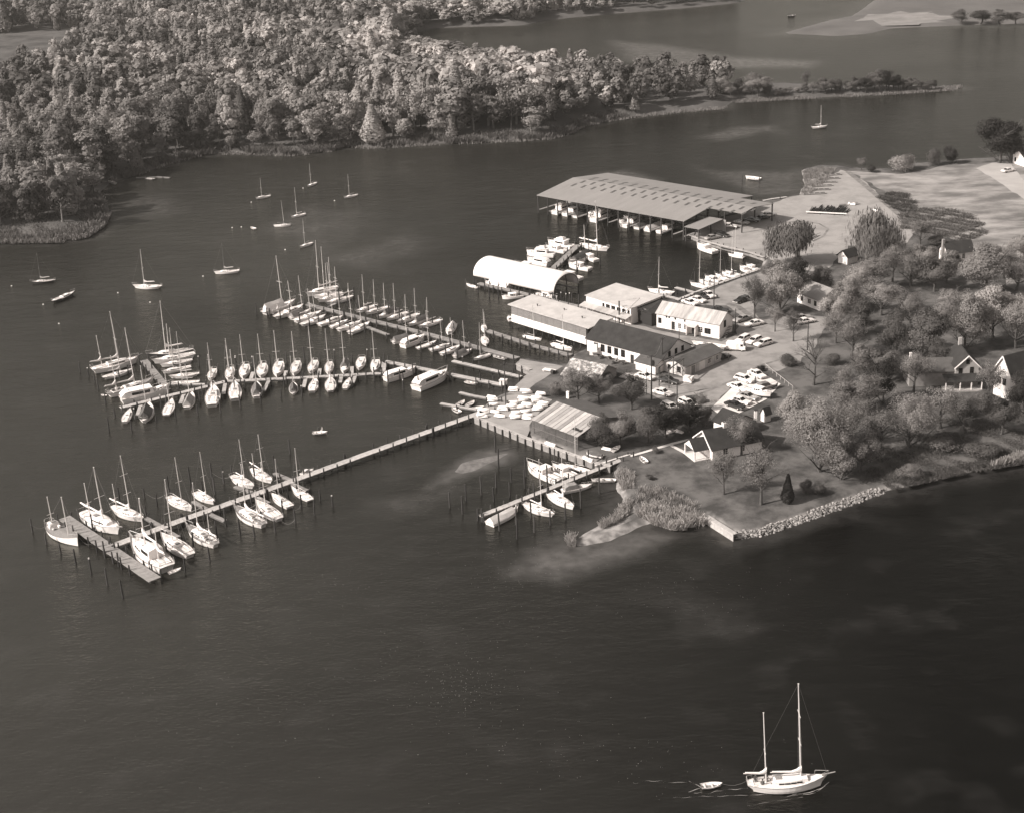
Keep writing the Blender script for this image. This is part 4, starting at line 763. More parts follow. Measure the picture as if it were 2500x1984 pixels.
# ------------------------------------------------------------------ buildings
def bframe(p0, p1, z=LZ, lift=None):
    a = G(p0[0], p0[1], z); b_ = G(p1[0], p1[1], z); d = b_ - a; return Vector((a.x, a.y, LZ if lift is None else lift)), math.atan2(d.y, d.x), (Vector((d.x, d.y))).length
def wall_mesh(L, D, h, hr, ridge, m, x0=0, y0=0, z0=0):
    g = MB(); x1, y1 = x0 + L, y0 + D
    c = [(x0, y0), (x1, y0), (x1, y1), (x0, y1)]; b_ = [(x, y, z0) for x, y in c]; t = [(x, y, h) for x, y in c]; g.add(b_ + t, [(0, 1, 5, 4), (1, 2, 6, 5), (2, 3, 7, 6), (3, 0, 4, 7)])
    if ridge == 'x': ym = (y0 + y1) / 2; g.add([t[1], t[2], (x1, ym, hr)], [(0, 1, 2)]); g.add([t[3], t[0], (x0, ym, hr)], [(0, 1, 2)])
    if ridge == 'y': xm = (x0 + x1) / 2; g.add([t[0], t[1], (xm, y0, hr)], [(0, 1, 2)]); g.add([t[2], t[3], (xm, y1, hr)], [(0, 1, 2)])
    if ridge == 'shed': g.add([t[1], t[2], (x1, y1, hr), t[2], t[3], (x0, y1, hr), t[0]], [(0, 1, 2), (1, 4, 5, 2), (4, 6, 5)])
    return g.mesh('wall', m)
def slope(name, root, A, B_, Cc, Dd, th, m, label=None):      # a roof plane with thickness, corners eave-eave-ridge-ridge
    A, B_, Cc, Dd = map(Vector, (A, B_, Cc, Dd)); n = (B_ - A).cross(Dd - A).normalized() * th; g = MB()
    g.add([A, B_, Cc, Dd, A + n, B_ + n, Cc + n, Dd + n], [(3, 2, 1, 0), (4, 5, 6, 7), (0, 1, 5, 4), (1, 2, 6, 5), (2, 3, 7, 6), (3, 0, 4, 7)]); return child(name, g.mesh(name, m), root, label)
def roof(root, L, D, h, hr, ridge, m, oh=.45, x0=0, y0=0, th=.14, trim=None):
    x1, y1 = x0 + L, y0 + D; k = (hr - h)
    if ridge == 'x':
        ym = (y0 + y1) / 2; dz = k * oh / (D / 2)
        slope('roof_slope', root, (x0 - oh, y0 - oh, h - dz), (x1 + oh, y0 - oh, h - dz), (x1 + oh, ym, hr), (x0 - oh, ym, hr), th, m)
        slope('roof_slope', root, (x1 + oh, y1 + oh, h - dz), (x0 - oh, y1 + oh, h - dz), (x0 - oh, ym, hr), (x1 + oh, ym, hr), th, m)
    elif ridge == 'y':
        xm = (x0 + x1) / 2; dz = k * oh / (L / 2)
        slope('roof_slope', root, (x0 - oh, y1 + oh, h - dz), (x0 - oh, y0 - oh, h - dz), (xm, y0 - oh, hr), (xm, y1 + oh, hr), th, m)
        slope('roof_slope', root, (x1 + oh, y0 - oh, h - dz), (x1 + oh, y1 + oh, h - dz), (xm, y1 + oh, hr), (xm, y0 - oh, hr), th, m)
        if trim:
            for s_, xa in ((-1, x0 - oh), (1, x1 + oh)):
                g = MB(); g.tube((xa, y0 - oh - .04, h - dz), (xm, y0 - oh - .04, hr), .16, n=4); child('barge_board', g.mesh('barge_board', trim), root)
    else: dz = k * oh / D; slope('roof', root, (x0 - oh, y0 - oh, h - dz), (x1 + oh, y0 - oh, h - dz), (x1 + oh, y1 + oh, hr + dz), (x0 - oh, y1 + oh, hr + dz), th, m)
def opening(root, face, u, z, w_, h, L, D, name='window', fm=None, pm=None, x0=0, y0=0, bars=(1, 2), z0=0):
    g = MB(); f = .09
    g.box(-w_ / 2 - f, -w_ / 2, -.05, .03, 0, h); g.box(w_ / 2, w_ / 2 + f, -.05, .03, 0, h); g.box(-w_ / 2 - f, w_ / 2 + f, -.05, .03, h, h + f); g.box(-w_ / 2 - f, w_ / 2 + f, -.07, .03, -f, 0)
    if name == 'window':
        for i in range(1, bars[0] + 1): g.box(-w_ / 2 + w_ * i / (bars[0] + 1) - .025, -w_ / 2 + w_ * i / (bars[0] + 1) + .025, -.045, -.025, 0, h)
        for i in range(1, bars[1] + 1): g.box(-w_ / 2, w_ / 2, -.045, -.025, h * i / (bars[1] + 1) - .025, h * i / (bars[1] + 1) + .025)
    p = MB(); p.box(-w_ / 2, w_ / 2, -.02, .02, 0, h)
    o = child(name, g.mesh(name, fm or wallw), root); o.location, rz = {'f': ((x0 + u, y0, z0 + z), 0), 'r': ((x0 + L, y0 + u, z0 + z), 90), 'l': ((x0, y0 + u, z0 + z), -90), 'b': ((x0 + u, y0 + D, z0 + z), 180)}[face]; o.rotation_euler.z = R(rz)
    child('pane' if name == 'window' else 'leaf_panel', p.mesh('pane', pm or glass), o); return o
def bld(name, label, p0, p1, D, h, hr, ridge='x', wm_=None, rm=None, z=LZ, oh=.45, cat='building', wins=(), doors=(), lift=None, L=None, trim=None):
    o, rz, L0 = bframe(p0, p1, z, lift); L = L or L0; root = thing(name, label, cat, o, rz)
    child('wall', wall_mesh(L, D, h, hr, ridge, wm_ or wallw), root)
    if rm: roof(root, L, D, h, hr, ridge, rm, oh, trim=trim)
    for w_ in wins: opening(root, w_[0], w_[1], w_[2], w_[3], w_[4], L, D, fm=w_[5] if len(w_) > 5 else None)
    for w_ in doors: opening(root, w_[0], w_[1], w_[2], w_[3], w_[4], L, D, 'door', pm=w_[5] if len(w_) > 5 else shade)
    return root, L
# big covered boat shed over the water
o, rz, L = bframe((1310, 478), (1670, 542), 6.0, 0); D = 39.0; root = thing('covered_boat_shed', 'huge low grey-roofed open boat shed standing on posts over the water', 'boat shed', o, rz); ze, zr = 6.0, 8.2
def zroof(y): return ze + (zr - ze) * (1 - abs(y - D / 2) / (D / 2))
slope('roof_slope', root, (0, 0, ze), (L, 0, ze), (L, D / 2, zr), (0, D / 2, zr), .15, roofg); slope('roof_slope', root, (L, D, ze), (0, D, ze), (0, D / 2, zr), (L, D / 2, zr), .15, roofg)
ya, yb = D * .34, D * .80
slope('roof_extension', root, (L, ya, zroof(ya)), (L + 13, ya, zroof(ya)), (L + 13, D / 2, zr), (L, D / 2, zr), .15, roofg); slope('roof_extension', root, (L + 13, yb, zroof(yb)), (L, yb, zroof(yb)), (L, D / 2, zr), (L + 13, D / 2, zr), .15, roofg)
slope('lean_to_roof', root, (L + .6, -.8, 4.6), (L + 6.4, -.8, 4.6), (L + 6.4, ya - 1.0, 5.0), (L + .6, ya - 1.0, 5.0), .12, roofg)
sk = MB(); sk.box(-1.3, 1.3, -.42, .42, 0, .05); skm = sk.mesh('skylight', mat('skylight_panel', .085, .5)); tl = math.atan2(zr - ze, D / 2)
for i in range(17):
    for y in (13.4, 17.2, 21.6, 25.4):
        x = 5.4 + i * 4.35 + (1.0 if y in (17.2, 21.6) else 0)
        if x > L - 2 and y > 20 and x > L + 9: continue
        k = child('skylight', skm, root); k.location = (x, y, zroof(y) + .17); k.rotation_euler = (0, -tl if y < D / 2 else tl, R(90))
pm = MB(); pm.box(-.16, .16, -.16, .16, -1.2, 6.0); pm = pm.mesh('post', pilem)
for i in range(15):
    for y in (.3, D * .5, D - .3):
        k = child('post', pm, root); k.location = (.4 + i * (L - .8) / 14, y, 0 if y < 1 or y > 30 else 1.9)
for x in (L + 12.6, L + 6): 
    for y in (ya + .3, yb - .3): k = child('post', pm, root); k.location = (x, y, LZ)
for x, y in ((L + 1, -.4), (L + 6, -.4), (L + 6, 6)): k = child('post', pm, root); k.location = (x, y, 0); k.scale.z = .76
g = MB(); g.box(1, L - 1, 13.5, 15.2, .9, 1.05); g.box(1, L - 1, D - 15, D - 13.4, .9, 1.05)
for i in range(15): g.box(.4 + i * (L - .8) / 14 - .4, .4 + i * (L - .8) / 14 + .4, 1.0, 13.4, .9, 1.04)
child('slip_walkway', g.mesh('slip_walkway', timber2), root)
g = MB(); g.box(L + 1, L + 7.5, ya - 1.2, ya - .9, LZ, 4.9); child('wall', g.mesh('wall', brick), root)
nrm = Vector((-math.sin(rz), math.cos(rz), 0)); ux = Vector((math.cos(rz), math.sin(rz), 0))
for i, (k_, fx, s_) in enumerate((('fly', 4.6, .95), ('cruiser', 9.0, .9), ('coverdark', 13.2, .85), ('fly', 21.8, 1.05), ('cruiser', 34.6, .95), ('coverdark', 39.4, .85), ('coverboat', 43.8, .9), ('cruiser', 48.6, .85), ('sedan', 17.6, .85), ('cruiser', 30.4, .8))):
    c = o + ux * (fx + 2.0) + nrm * (5.8 + (i > 7) * 3); inst(K[k_], '%s in the %s slip from the left of the big boat shed' % ({'fly': 'white flybridge cruiser', 'cruiser': 'white cabin cruiser', 'sedan': 'white cruiser', 'coverboat': 'pale covered boat', 'coverdark': 'dark covered boat'}[k_], ORD[round(fx / 4.35)]), (c.x, c.y, 0), rz + R(90), s_, 'boats in the slips of the big shed')
# arched shed
o, rz, L = bframe((1157, 690), (1353, 735), 0, 0); root = thing('arched_boat_shed', 'long white arched shed with an open dark end, standing over the water', 'boat shed', o, rz); D = 11.0; z0, rise = 2.1, 4.3
arc = [(D / 2 - D / 2 * math.cos(math.pi * i / 18), z0 + rise * math.sin(math.pi * i / 18) ** .86) for i in range(19)]; g = MB(); g.loft([[(x, y, z) for y, z in arc] for x in np.linspace(0, L, 14)], closed=False)
arm = mat('arch_white', .82, .45, .03, .5); arm2 = g.mesh('arched_roof', arm, smooth=True); k = child('arched_roof', arm2, root); sm = k.modifiers.new('thick', 'SOLIDIFY'); sm.thickness = .12
for x in np.linspace(.1, L - .1, 8): 
    g = MB(); g.path([(x, y * .985 + .08, z - .15) for y, z in arc], .09, 4); child('rib', g.mesh('rib', beam), root)
    for y in (.1, D - .1): g = MB(); g.tube((x, y, -1), (x, y, z0 + .2), .15, n=6); child('post', g.mesh('post', pilem), root)
g = MB(); g.add([(.05, y, z) for y, z in arc], [tuple(range(18, -1, -1))]); child('end_wall', g.mesh('end_wall', arm), root)
g = MB(); g.box(.5, L - .5, D - 1.2, D - .2, .8, 1.0); g.box(.5, L - .5, 4.9, 5.9, .8, 1.0); child('slip_walkway', g.mesh('slip_walkway', timber2), root)
# long boathouse
o, rz, L = bframe((1250, 797), (1432, 854), 0, 0); root = thing('long_boathouse', 'long boathouse over the water, grey slats above a white wall, flat pale roof', 'boathouse', o, rz); D = 8.0; n = 12
for i in range(n):
    x0, x1 = L * i / n, L * (i + 1) / n; g = MB(); g.box(x0 + .01, x1 - .01, -.05, .1, 1.35, 3.45); child('lower_panel', g.mesh('lower_panel', wallw), root)
    g = MB()
    for j in range(9): g.box(x0 + .03, x1 - .03, -.03, .05, 3.5 + j * .27, 3.5 + j * .27 + .22)
    child('slat_screen', g.mesh('slat_screen', slat), root)
for i in range(n + 1):
    for y in (.18, D): g = MB(); g.tube((L * i / n, y, -1), (L * i / n, y, 6.0), .14, n=6); child('post', g.mesh('post', pilem), root)
g = MB(); g.box(0, .12, .2, D, 1.35, 5.95); child('end_wall', g.mesh('end_wall', wallw), root)
g = MB(); g.box(.2, L, D + .15, D + .25, 1.3, 5.9); child('back_wall', g.mesh('back_wall', brick), root)
slope('roof', root, (-.7, -.6, 6.0), (L + 1.5, -.6, 6.0), (L + 1.5, D + .6, 6.5), (-.7, D + .6, 6.5), .2, roofl)
for x, y in ((7, 3), (15, 5), (23, 3.5)): g = MB(); g.tube((x, y, 6.1), (x, y, 6.9), .13, n=6); g.tube((x, y, 6.9), (x, y, 7.0), .25, n=6); child('vent_pipe', g.mesh('vent_pipe', steel), root)
# workshop with dark roof
root, L = bld('workshop', 'white workshop with big dark shingle roof and a row of windows, beside the boathouse', (1434, 857), (1618, 907), 11.2, 3.5, 6.7, 'x', rm=roofd,
    wins=[('f', 2.9 + 2.15 * i, 1.0, 1.1, 1.7, dark) for i in range(5)] + [('r', 2.6 + 2.6 * i, 3.1, .8, 1.2, dark) for i in range(3)], doors=[('f', 14.4, 0, 1.1, 2.2), ('r', 5.5, 0, 1.2, 2.1)])
# its wing, lean-to
root, L = bld('workshop_wing', 'low brown-roofed wing at the right end of the workshop with small white gable front', (1621, 906), (1673, 921), 14.0, 2.7, 3.6, 'y', rm=roofb, wm_=mat('worn_white_board', .50, .8, .3, .9, stretch=(1, 1, .2)), oh=.5,
    wins=[('f', 1.6, .9, .8, 1.1, dark), ('f', 4.6, .8, .9, 1.3, dark), ('r', 9.2, .9, 1.0, 1.1), ('r', 12.2, .9, 1.0, 1.1)], doors=[('r', 3.0, 0, 1.6, 2.1, brick), ('r', 6.4, 0, 2.0, 2.2, wallw)])
bld('lean_to_shed', 'small white shed with sloping brown roof against the workshop front', (1552, 902), (1600, 915), 3.0, 2.2, 3.3, 'shed', rm=roofb, oh=.3, doors=[('r', 1.4, 0, .9, 1.5)])
# machine shop
o, rz, L = bframe((1431, 722), (1540, 754), 5.6); root = thing('machine_shop', 'white flat-roofed shop with window strip and corrugated awning behind the boathouse', 'building', o, rz); D = 11.5
child('wall', wall_mesh(L, D, 4.4, 5.0, 'shed', wallw), root); slope('roof', root, (-.3, -.3, 4.4), (L + .3, -.3, 4.4), (L + .3, D + .3, 5.0), (-.3, D + .3, 5.0), .15, roofl)
for i in range(10): opening(root, 'f', L * .40 + i * 1.0 - .1 + (.35 if i % 2 else 0), 2.9, .62, .75, L, D, fm=dark, bars=(1, 0))
for i in range(9): x0 = -.5 + i * (L + 1) / 9; slope('awning_sheet', root, (x0 + .02, -2.4, 2.1 + .01 * (i % 2)), (x0 + (L + 1) / 9 - .02, -2.4, 2.1 + .01 * (i % 2)), (x0 + (L + 1) / 9 - .02, -.06, 2.75), (x0 + .02, -.06, 2.75), .05, sheetm)
for i in range(6): g = MB(); g.tube((.2 + i * (L - .4) / 5, -2.2, -.9), (.2 + i * (L - .4) / 5, -2.2, 2.1), .09, n=5); child('awning_post', g.mesh('awning_post', pilem), root)
for i in range(5): g = MB(); g.box(5 + i * 1.9, 6.6 + i * 1.9, -.5, -.06, .1, 1.3); child('counter_panel', g.mesh('counter_panel', wallw), root)
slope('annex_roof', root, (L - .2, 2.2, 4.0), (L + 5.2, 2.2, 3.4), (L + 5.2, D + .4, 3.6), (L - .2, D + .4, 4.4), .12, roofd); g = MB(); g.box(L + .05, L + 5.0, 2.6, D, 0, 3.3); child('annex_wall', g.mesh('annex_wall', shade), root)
bld('gable_shed', 'small white gabled shed between the machine shop and long white office', (1553, 786), (1595, 794), 7.5, 2.6, 4.3, 'y', rm=roofb, wins=[('f', 1.0, 1.0, .6, .7, dark), ('f', 2.7, 1.0, .7, .6, dark)], doors=[('f', 4.3, 0, .8, 1.6, brick)], oh=.3)
root, L = bld('office', 'long white two-storey office with stained metal roof, shaded gable at its right end', (1603, 799), (1756, 828), 6.9, 3.9, 6.1, 'x', rm=roofs, oh=.3,
    wins=[('f', 1.0, 1.4, .8, 1.3, dark), ('f', 6.9, .9, .8, 1.3), ('f', 8.6, .9, .8, 1.3), ('f', 13.0, .9, 1.2, 1.4), ('f', 14.6, .9, .7, 1.3, dark), ('f', 15.5, .9, .7, 1.3, dark), ('f', 3.0, 3.2, .3, .35, dark), ('f', 3.8, 3.2, .3, .35, dark), ('f', 5.6, 3.1, .3, .35, dark), ('f', 8.4, 3.0, .3, .35, dark)],
    doors=[('f', 5.0, .2, 1.0, 2.2), ('f', 10.9, 0, .9, 2.0), ('f', 17.1, 0, .9, 2.0, wallw), ('r', 2.8, 2.3, 1.3, 1.9)])
slope('porch_roof', root, (9.6, -1.6, 2.3), (12.3, -1.6, 2.3), (12.3, -.05, 2.8), (9.6, -.05, 2.8), .1, sheetm)
for x in (9.7, 12.2): g = MB(); g.box(x - .08, x + .08, -1.5, -.05, 0, 2.2); child('porch_side', g.mesh('porch_side', wallw), root)
g = MB(); g.box(L + .05, L + 1.3, 1.2, 5.2, 0, .2)
for i in range(8): g.box(L + .2, L + 1.2, 1.2 + i * .42, 1.6 + i * .42, .2 + i * .27, .28 + i * .27)
child('outside_stair', g.mesh('outside_stair', beam), root)
sheetd = mat('rusted_sheet', .27, .7, .15, .8, rnd_amp=.2)
# slatted shed with sheet roof by the dinghy yard
o, rz, L = bframe((1300, 1024), (1410, 1066), 4.3); root = thing('slatted_shed', 'open shed with striped sheet-metal roof and lath front beside the dinghy yard', 'shed', o, rz); D = 15.2; he, hd = 3.1, 5.0; n = 13
for i in range(n):
    x0 = -.2 + i * (L + .4) / n; x1 = x0 + (L + .4) / n - .10
    slope('roof_sheet', root, (x0, -.2, he + .05 * (i % 2)), (x1, -.2, he + .05 * (i % 2)), (x1, D / 2, hd), (x0, D / 2, hd), .05, (sheetm, sheetd)[i % 3 == 1])
slope('roof_slope', root, (L + .2, D + .2, he), (-.2, D + .2, he), (-.2, D / 2, hd), (L + .2, D / 2, hd), .06, mat('green_felt', .10, .9, .15, .6))
g = MB()
for i in range(3): g.box(L - 2.9 + i * .85, L - 2.2 + i * .85, 1.2 + .0 * i, 2.7, he + .62, he + .66)
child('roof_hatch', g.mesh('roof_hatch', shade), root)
for i in range(46): g = MB(); g.box(i * L / 45 - .05, i * L / 45 + .05, -.03, .03, 0, he); child('lath', g.mesh('lath', lath), root)
for z in (1.3, 3.0): g = MB(); g.box(0, L, .04, .12, z, z + .12); child('rail', g.mesh('rail', timber2), root)
g = MB(); g.box(0, L, D - .2, D, 0, he); g.box(L - .15, L, 8.0, D - .3, 0, he); child('wall', g.mesh('wall', brick), root)
for i in range(5):
    for y in (.2, D / 2): g = MB(); g.tube((.2 + i * (L - .4) / 4, y, 0), (.2 + i * (L - .4) / 4, y, he if y < 1 else hd - .1), .12, n=6); child('post', g.mesh('post', pilem), root)
# patched-roof shed
o, rz, L = bframe((1375, 912), (1455, 929), 3.2); root = thing('old_shed', 'old shed with a patched mottled roof among the bushes by the ramp', 'shed', o, rz); child('wall', wall_mesh(L, 9, 1.9, 4.3, 'x', brick), root); roof(root, L, 9, 1.9, 4.3, 'x', roofm, .5)
# cottage with porch
o = G(1700, 1063, 4.0); p1 = G(1739.5, 1093.5, 4.0); d = p1 - o; rz = math.atan2(d.y, d.x); L = Vector((d.x, d.y)).length; root = thing('cottage', 'dark-roofed cottage with white gable and porch on the lawn', 'house', (o.x, o.y, LZ), rz); D = 11.5
child('wall', wall_mesh(L, D, 2.7, 5.4, 'y', wallw), root); roof(root, L, D, 2.7, 5.4, 'y', roofd, .5, trim=white)
opening(root, 'f', L * .5, 3.7, .45, .9, L, D, fm=dark); opening(root, 'r', 3, .9, 1.0, 1.2, L, D); opening(root, 'r', 7, .9, 1.0, 1.2, L, D)
g = MB(); g.box(L * .5 - .45, L * .5 + .45, 4.2, 5.0, 4.9, 6.3); kc = child('chimney', g.mesh('chimney', white), root); g = MB(); g.box(L * .5 - .25, L * .5 + .25, 4.35, 4.85, 6.3, 6.36); child('flue', g.mesh('flue', shade), kc)
pw = L * .62
child('porch_gable', (lambda g: g.add([(L * .19, -3.4, 2.3), (L * .19 + pw, -3.4, 2.3), (L * .19 + pw / 2, -3.4, 4.0)], [(0, 1, 2)]).mesh('porch_gable', white))(MB()), root)
slope('porch_roof', root, (L * .19 - .3, .05, 2.15), (L * .19 - .3, -3.6, 2.15), (L * .19 + pw / 2, -3.6, 4.05), (L * .19 + pw / 2, .05, 4.05), .1, roofd); slope('porch_roof', root, (L * .19 + pw + .3, -3.6, 2.15), (L * .19 + pw + .3, .05, 2.15), (L * .19 + pw / 2, .05, 4.05), (L * .19 + pw / 2, -3.6, 4.05), .1, roofd)
for x in (L * .19 + .1, L * .19 + pw - .1): g = MB(); g.box(x - .12, x + .12, -3.45, -3.2, 0, 2.3); child('porch_post', g.mesh('porch_post', white), root)
g = MB(); g.box(L * .15, L * .25 + pw, -3.6, -.05, 0, .15); child('porch_floor', g.mesh('porch_floor', conc), root)
# wing of the cottage behind
root, L = bld('cottage_wing', 'dark low wing behind the cottage with its own gable', (1742, 1050), (1790, 1068), 6.5, 2.4, 4.2, 'x', rm=roofd, wm_=wallw, oh=.4)
g = MB(); g.box(-.3, .3, -.3, .3, 0, 3.4); g.box(-.38, .38, -.38, .38, 3.4, 3.55, 1); single('white_pillar', g, (white, dark), 'slim white pillar with dark cap behind the cottage', 'pillar', G(1844, 1036, LZ)); 
root, L = bld('wellhouse', 'tiny white pump house with pointed dark roof behind the cottage', (1857, 1026), (1868, 1031), 1.6, 1.9, 3.2, 'y', rm=roofd, oh=.2)
# houses among the trees
root, L = bld('grey_house', 'grey weatherboard house with steep gable and porch among the right-hand trees', (2330, 945), (2370, 944), 8.5, 5.0, 7.6, 'y', wm_=houseg, rm=roofd, oh=.4, L=5.2, cat='house', wins=[('f', 1.1, 3.2, .7, 1.3, dark), ('f', 3.6, 3.4, .7, 1.3, dark), ('f', 2.6, 5.6, .6, .9, dark)], trim=white)
slope('porch_roof', root, (-3.0, -3.0, 2.3), (5.6, -3.0, 2.3), (5.4, -.05, 3.2), (-3.0, -.05, 3.2), .12, roofd)
for x in (-2.7, .5, 3.0, 5.3): g = MB(); g.box(x - .1, x + .1, -2.9, -2.7, 0, 2.3); child('porch_post', g.mesh('porch_post', white), root)
g = MB(); g.box(-3, 5.6, -3.0, -.05, 0, .4); child('porch_floor', g.mesh('porch_floor', timber), root)
g = MB(); g.box(2.2, 2.9, 7.2, 7.9, 6.8, 9.2); child('chimney', g.mesh('chimney', houseg), root)
g2 = wall_mesh(10, 6.5, 3.6, 5.6, 'x', brick, -10.05, 1.0); child('side_wing', g2, root); roof(root, 10, 6.5, 3.6, 5.6, 'x', roofb, .35, -10.05, 1.0); g = MB(); g.box(-9.6, -9.0, 4, 4.6, 4.6, 7.0); child('chimney', g.mesh('chimney', white), root)
bld('white_gable_house', 'tall white gable wall of a house at the right edge, dappled by branches', (2424, 962), (2462, 978), 9, 6.2, 9.8, 'y', rm=roofd, cat='house', wins=[('f', 1.5, 3.2, .8, 1.4, dark), ('f', 3.0, 3.2, .8, 1.4, dark)], trim=white)
bld('white_house', 'white house with grey roof half hidden by trees right of the office', (1946, 738), (2002, 760), 8, 3.0, 5.4, 'x', rm=roofg, cat='house', wins=[('f', 2.0, 1.0, .8, 1.2, dark), ('f', 5.0, 1.0, 1.2, 1.2), ('f', 7.4, 1.0, .8, 1.2, dark)])
bld('garden_shed', 'small white shed with dark roof between the willows', (2046, 641), (2068, 647), 4.5, 2.5, 4.0, 'y', rm=roofd, oh=.5)
root, L = bld('white_cottage', 'white cottage with dark roof and chimney at the edge of the field', (2292, 632), (2318, 646), 8.0, 3.2, 5.6, 'y', rm=roofd, cat='house', wins=[('f', 1.2, 1.5, .8, 1.3, dark), ('r', 2, 1.0, .8, 1.4), ('r', 5, 1.0, .8, 1.4)], L=5.0)
g = MB(); g.box(2.2, 3.0, -.75, -.05, 0, 6.6); child('chimney', g.mesh('chimney', brick), root)
bld('edge_house', 'white house at the right edge beyond the field', (2472, 398), (2500, 408), 8, 3.2, 5.4, 'y', rm=roofd, cat='house', wins=[('f', 1.6, 1, .9, 1.3, dark)])

# ------------------------------------------------------------------ vehicles
def car_kind(body, wagon=False, L=5.2, W=1.9):
    p = Proto('station_wagon' if wagon else 'parked_car', 'car'); p.L = L; h = L / 2; g = MB()
    prof = [(-h, .45, .70), (-h + .15, .35, .90), (-h * .45, .28, .95), (h * .25, .28, .95), (h * .85, .30, .86), (h - .05, .38, .78), (h, .45, .65)]
    g.loft([[(x, -W / 2 * s_, z0), (x, W / 2 * s_, z0), (x, W / 2, (z0 + z1) / 2 + .05), (x, W / 2 * .9, z1), (x, -W / 2 * .9, z1), (x, -W / 2, (z0 + z1) / 2 + .05)] for (x, z0, z1), s_ in zip(prof, (.85, .95, .97, .97, .97, .93, .85))])
    kb_ = p.part('body', g, body); a, b0, b1, b_ = ((-h * .88, -h * .78, h * .12, h * .40) if wagon else (-h * .62, -h * .38, h * .10, h * .38)); g = MB(); w1, w2 = W / 2 * .88, W / 2 * .70
    g.add([(a, -w1, .93), (b_, -w1, .93), (b_, w1, .93), (a, w1, .93), (b0, -w2, 1.42), (b1, -w2, 1.42), (b1, w2, 1.42), (b0, w2, 1.42)], [(0, 1, 5, 4), (1, 2, 6, 5), (2, 3, 7, 6), (3, 0, 4, 7), (4, 5, 6, 7)]); p.part('glasshouse', g, glass)
    g = MB(); g.box(b0 - .05, b1 + .05, -w2 - .03, w2 + .03, 1.40, 1.48); p.part('roof', g, body)
    g = MB()
    for s_ in (-1, 1):
        for xa, xb in ((a, b0), ((a + b_) / 2, (b0 + b1) / 2), (b_, b1)): g.tube((xa, s_ * (w1 + .01), .92), (xb, s_ * (w2 + .01), 1.42), .045, n=4)
    p.part('pillar', g, body)
    tm = MB(); tm.tube((0, -.1, 0), (0, .1, 0), .34, n=12)
    rm_ = MB(); rm_.tube((0, -.11, 0), (0, .11, 0), .19, n=8)
    for x in (-h * .58, h * .62):
        for s_ in (-1, 1):
            t = MB(); t.tube((x, s_ * W / 2 * .90 - .1, .34), (x, s_ * W / 2 * .90 + .1, .34), .34, n=12); k = p.part('tyre', t, tyre); t = MB(); t.tube((x, s_ * W / 2 * .90 - .11, .34), (x, s_ * W / 2 * .90 + .11, .34), .18, n=8); p.part('rim', t, chrome, parent=k)
    for x in (-h - .06, h - .06): t = MB(); t.box(x, x + .12, -W / 2 * .9, W / 2 * .9, .42, .56); p.part('bumper', t, chrome)
    for s_ in (-1, 1): t = MB(); t.tube((h - .05, s_ * .68, .68), (h + .02, s_ * .68, .68), .10, n=8); p.part('headlight', t, chrome)
    return p
cw, cg, ck = mat('car_white', .74, .25, spec=.5), mat('car_grey', .30, .25, spec=.5), mat('car_black', .022, .2, spec=.6)
CARS = {(k, w_): car_kind(m, w_) for k, m in (('w', cw), ('g', cg), ('k', ck)) for w_ in (False, True)}
def car(f, r, col, wagon, label, group, z=LZ + .08):
    a = G(f[0], f[1], z + .5); b_ = G(r[0], r[1], z + .5); c = (a + b_) / 2; inst(CARS[(col, wagon)], label, (c.x, c.y, z), math.atan2(a.y - b_.y, a.x - b_.x), 1.0, group)
GL = 'cars parked on the concrete lot and yard'
for f, r, c_, wg, lb in (((1640, 385), (1470, 305), 'w', 0, 'white car nearest the far corner of the concrete lot'), ((1500, 440), (1280, 375), 'w', 1, 'white station wagon on the lot beside the dark boat'), ((1380, 540), (1215, 480), 'w', 0, 'white car half hidden by the boat standing on the lot'),
        ((1375, 790), (1155, 710), 'k', 0, 'black car at the near end of the concrete lot'), ((1445, 725), (1220, 662), 'w', 0, 'white car beside the black car on the lot'), ((1535, 665), (1330, 605), 'g', 0, 'grey car behind the wooden steps on the lot'),
        ((430, 610), (200, 555), 'w', 0, 'white car on the yard in front of the gantry'), ((740, 765), (540, 680), 'w', 1, 'white station wagon beside the bushes, right of the utility pole'), ((490, 805), (340, 735), 'w', 1, 'white station wagon beside the bushes, left of the utility pole'),
        ((500, 450), (275, 400), 'k', 0, 'black car standing between the gantry legs'), ((150, 392), (15, 355), 'w', 0, 'white car half hidden behind the utility poles'), ((1150, 100), (1010, 140), 'k', 0, 'black car at the far end of the workshop wing'), ((800, 680), (670, 690), 'k', 1, 'dark car tucked behind the small tree')):
    car(zz(ZY, *f), zz(ZY, *r), c_, bool(wg), lb, GL)
for f, r, c_, wg, lb in (((850, 1570), (1010, 1490), 'w', 1, 'white station wagon, left of three side by side'), ((985, 1600), (1195, 1500), 'w', 1, 'white station wagon, middle of three side by side'), ((1090, 1625), (1345, 1550), 'w', 1, 'white station wagon, right of three side by side'),
        ((985, 1335), (1200, 1290), 'w', 0, 'white car parked alone right of the office gable'), ((835, 1275), (1010, 1220), 'g', 0, 'grey car behind the office gable'), ((840, 1010), (990, 960), 'k', 1, 'dark station wagon under the roadside tree'),
        ((260, 1040), (135, 1000), 'w', 0, 'white car on the basin quay, first from the left'), ((370, 1000), (245, 965), 'w', 0, 'white car on the basin quay, second from the left'), ((405, 945), (310, 905), 'k', 0, 'dark car on the basin quay'), ((495, 930), (430, 895), 'w', 0, 'white car on the basin quay, farthest right'), ((645, 1125), (550, 1115), 'k', 0, 'dark car just behind the office roof')):
    car(zz(ZQ, *f), zz(ZQ, *r), c_, bool(wg), lb, GL)
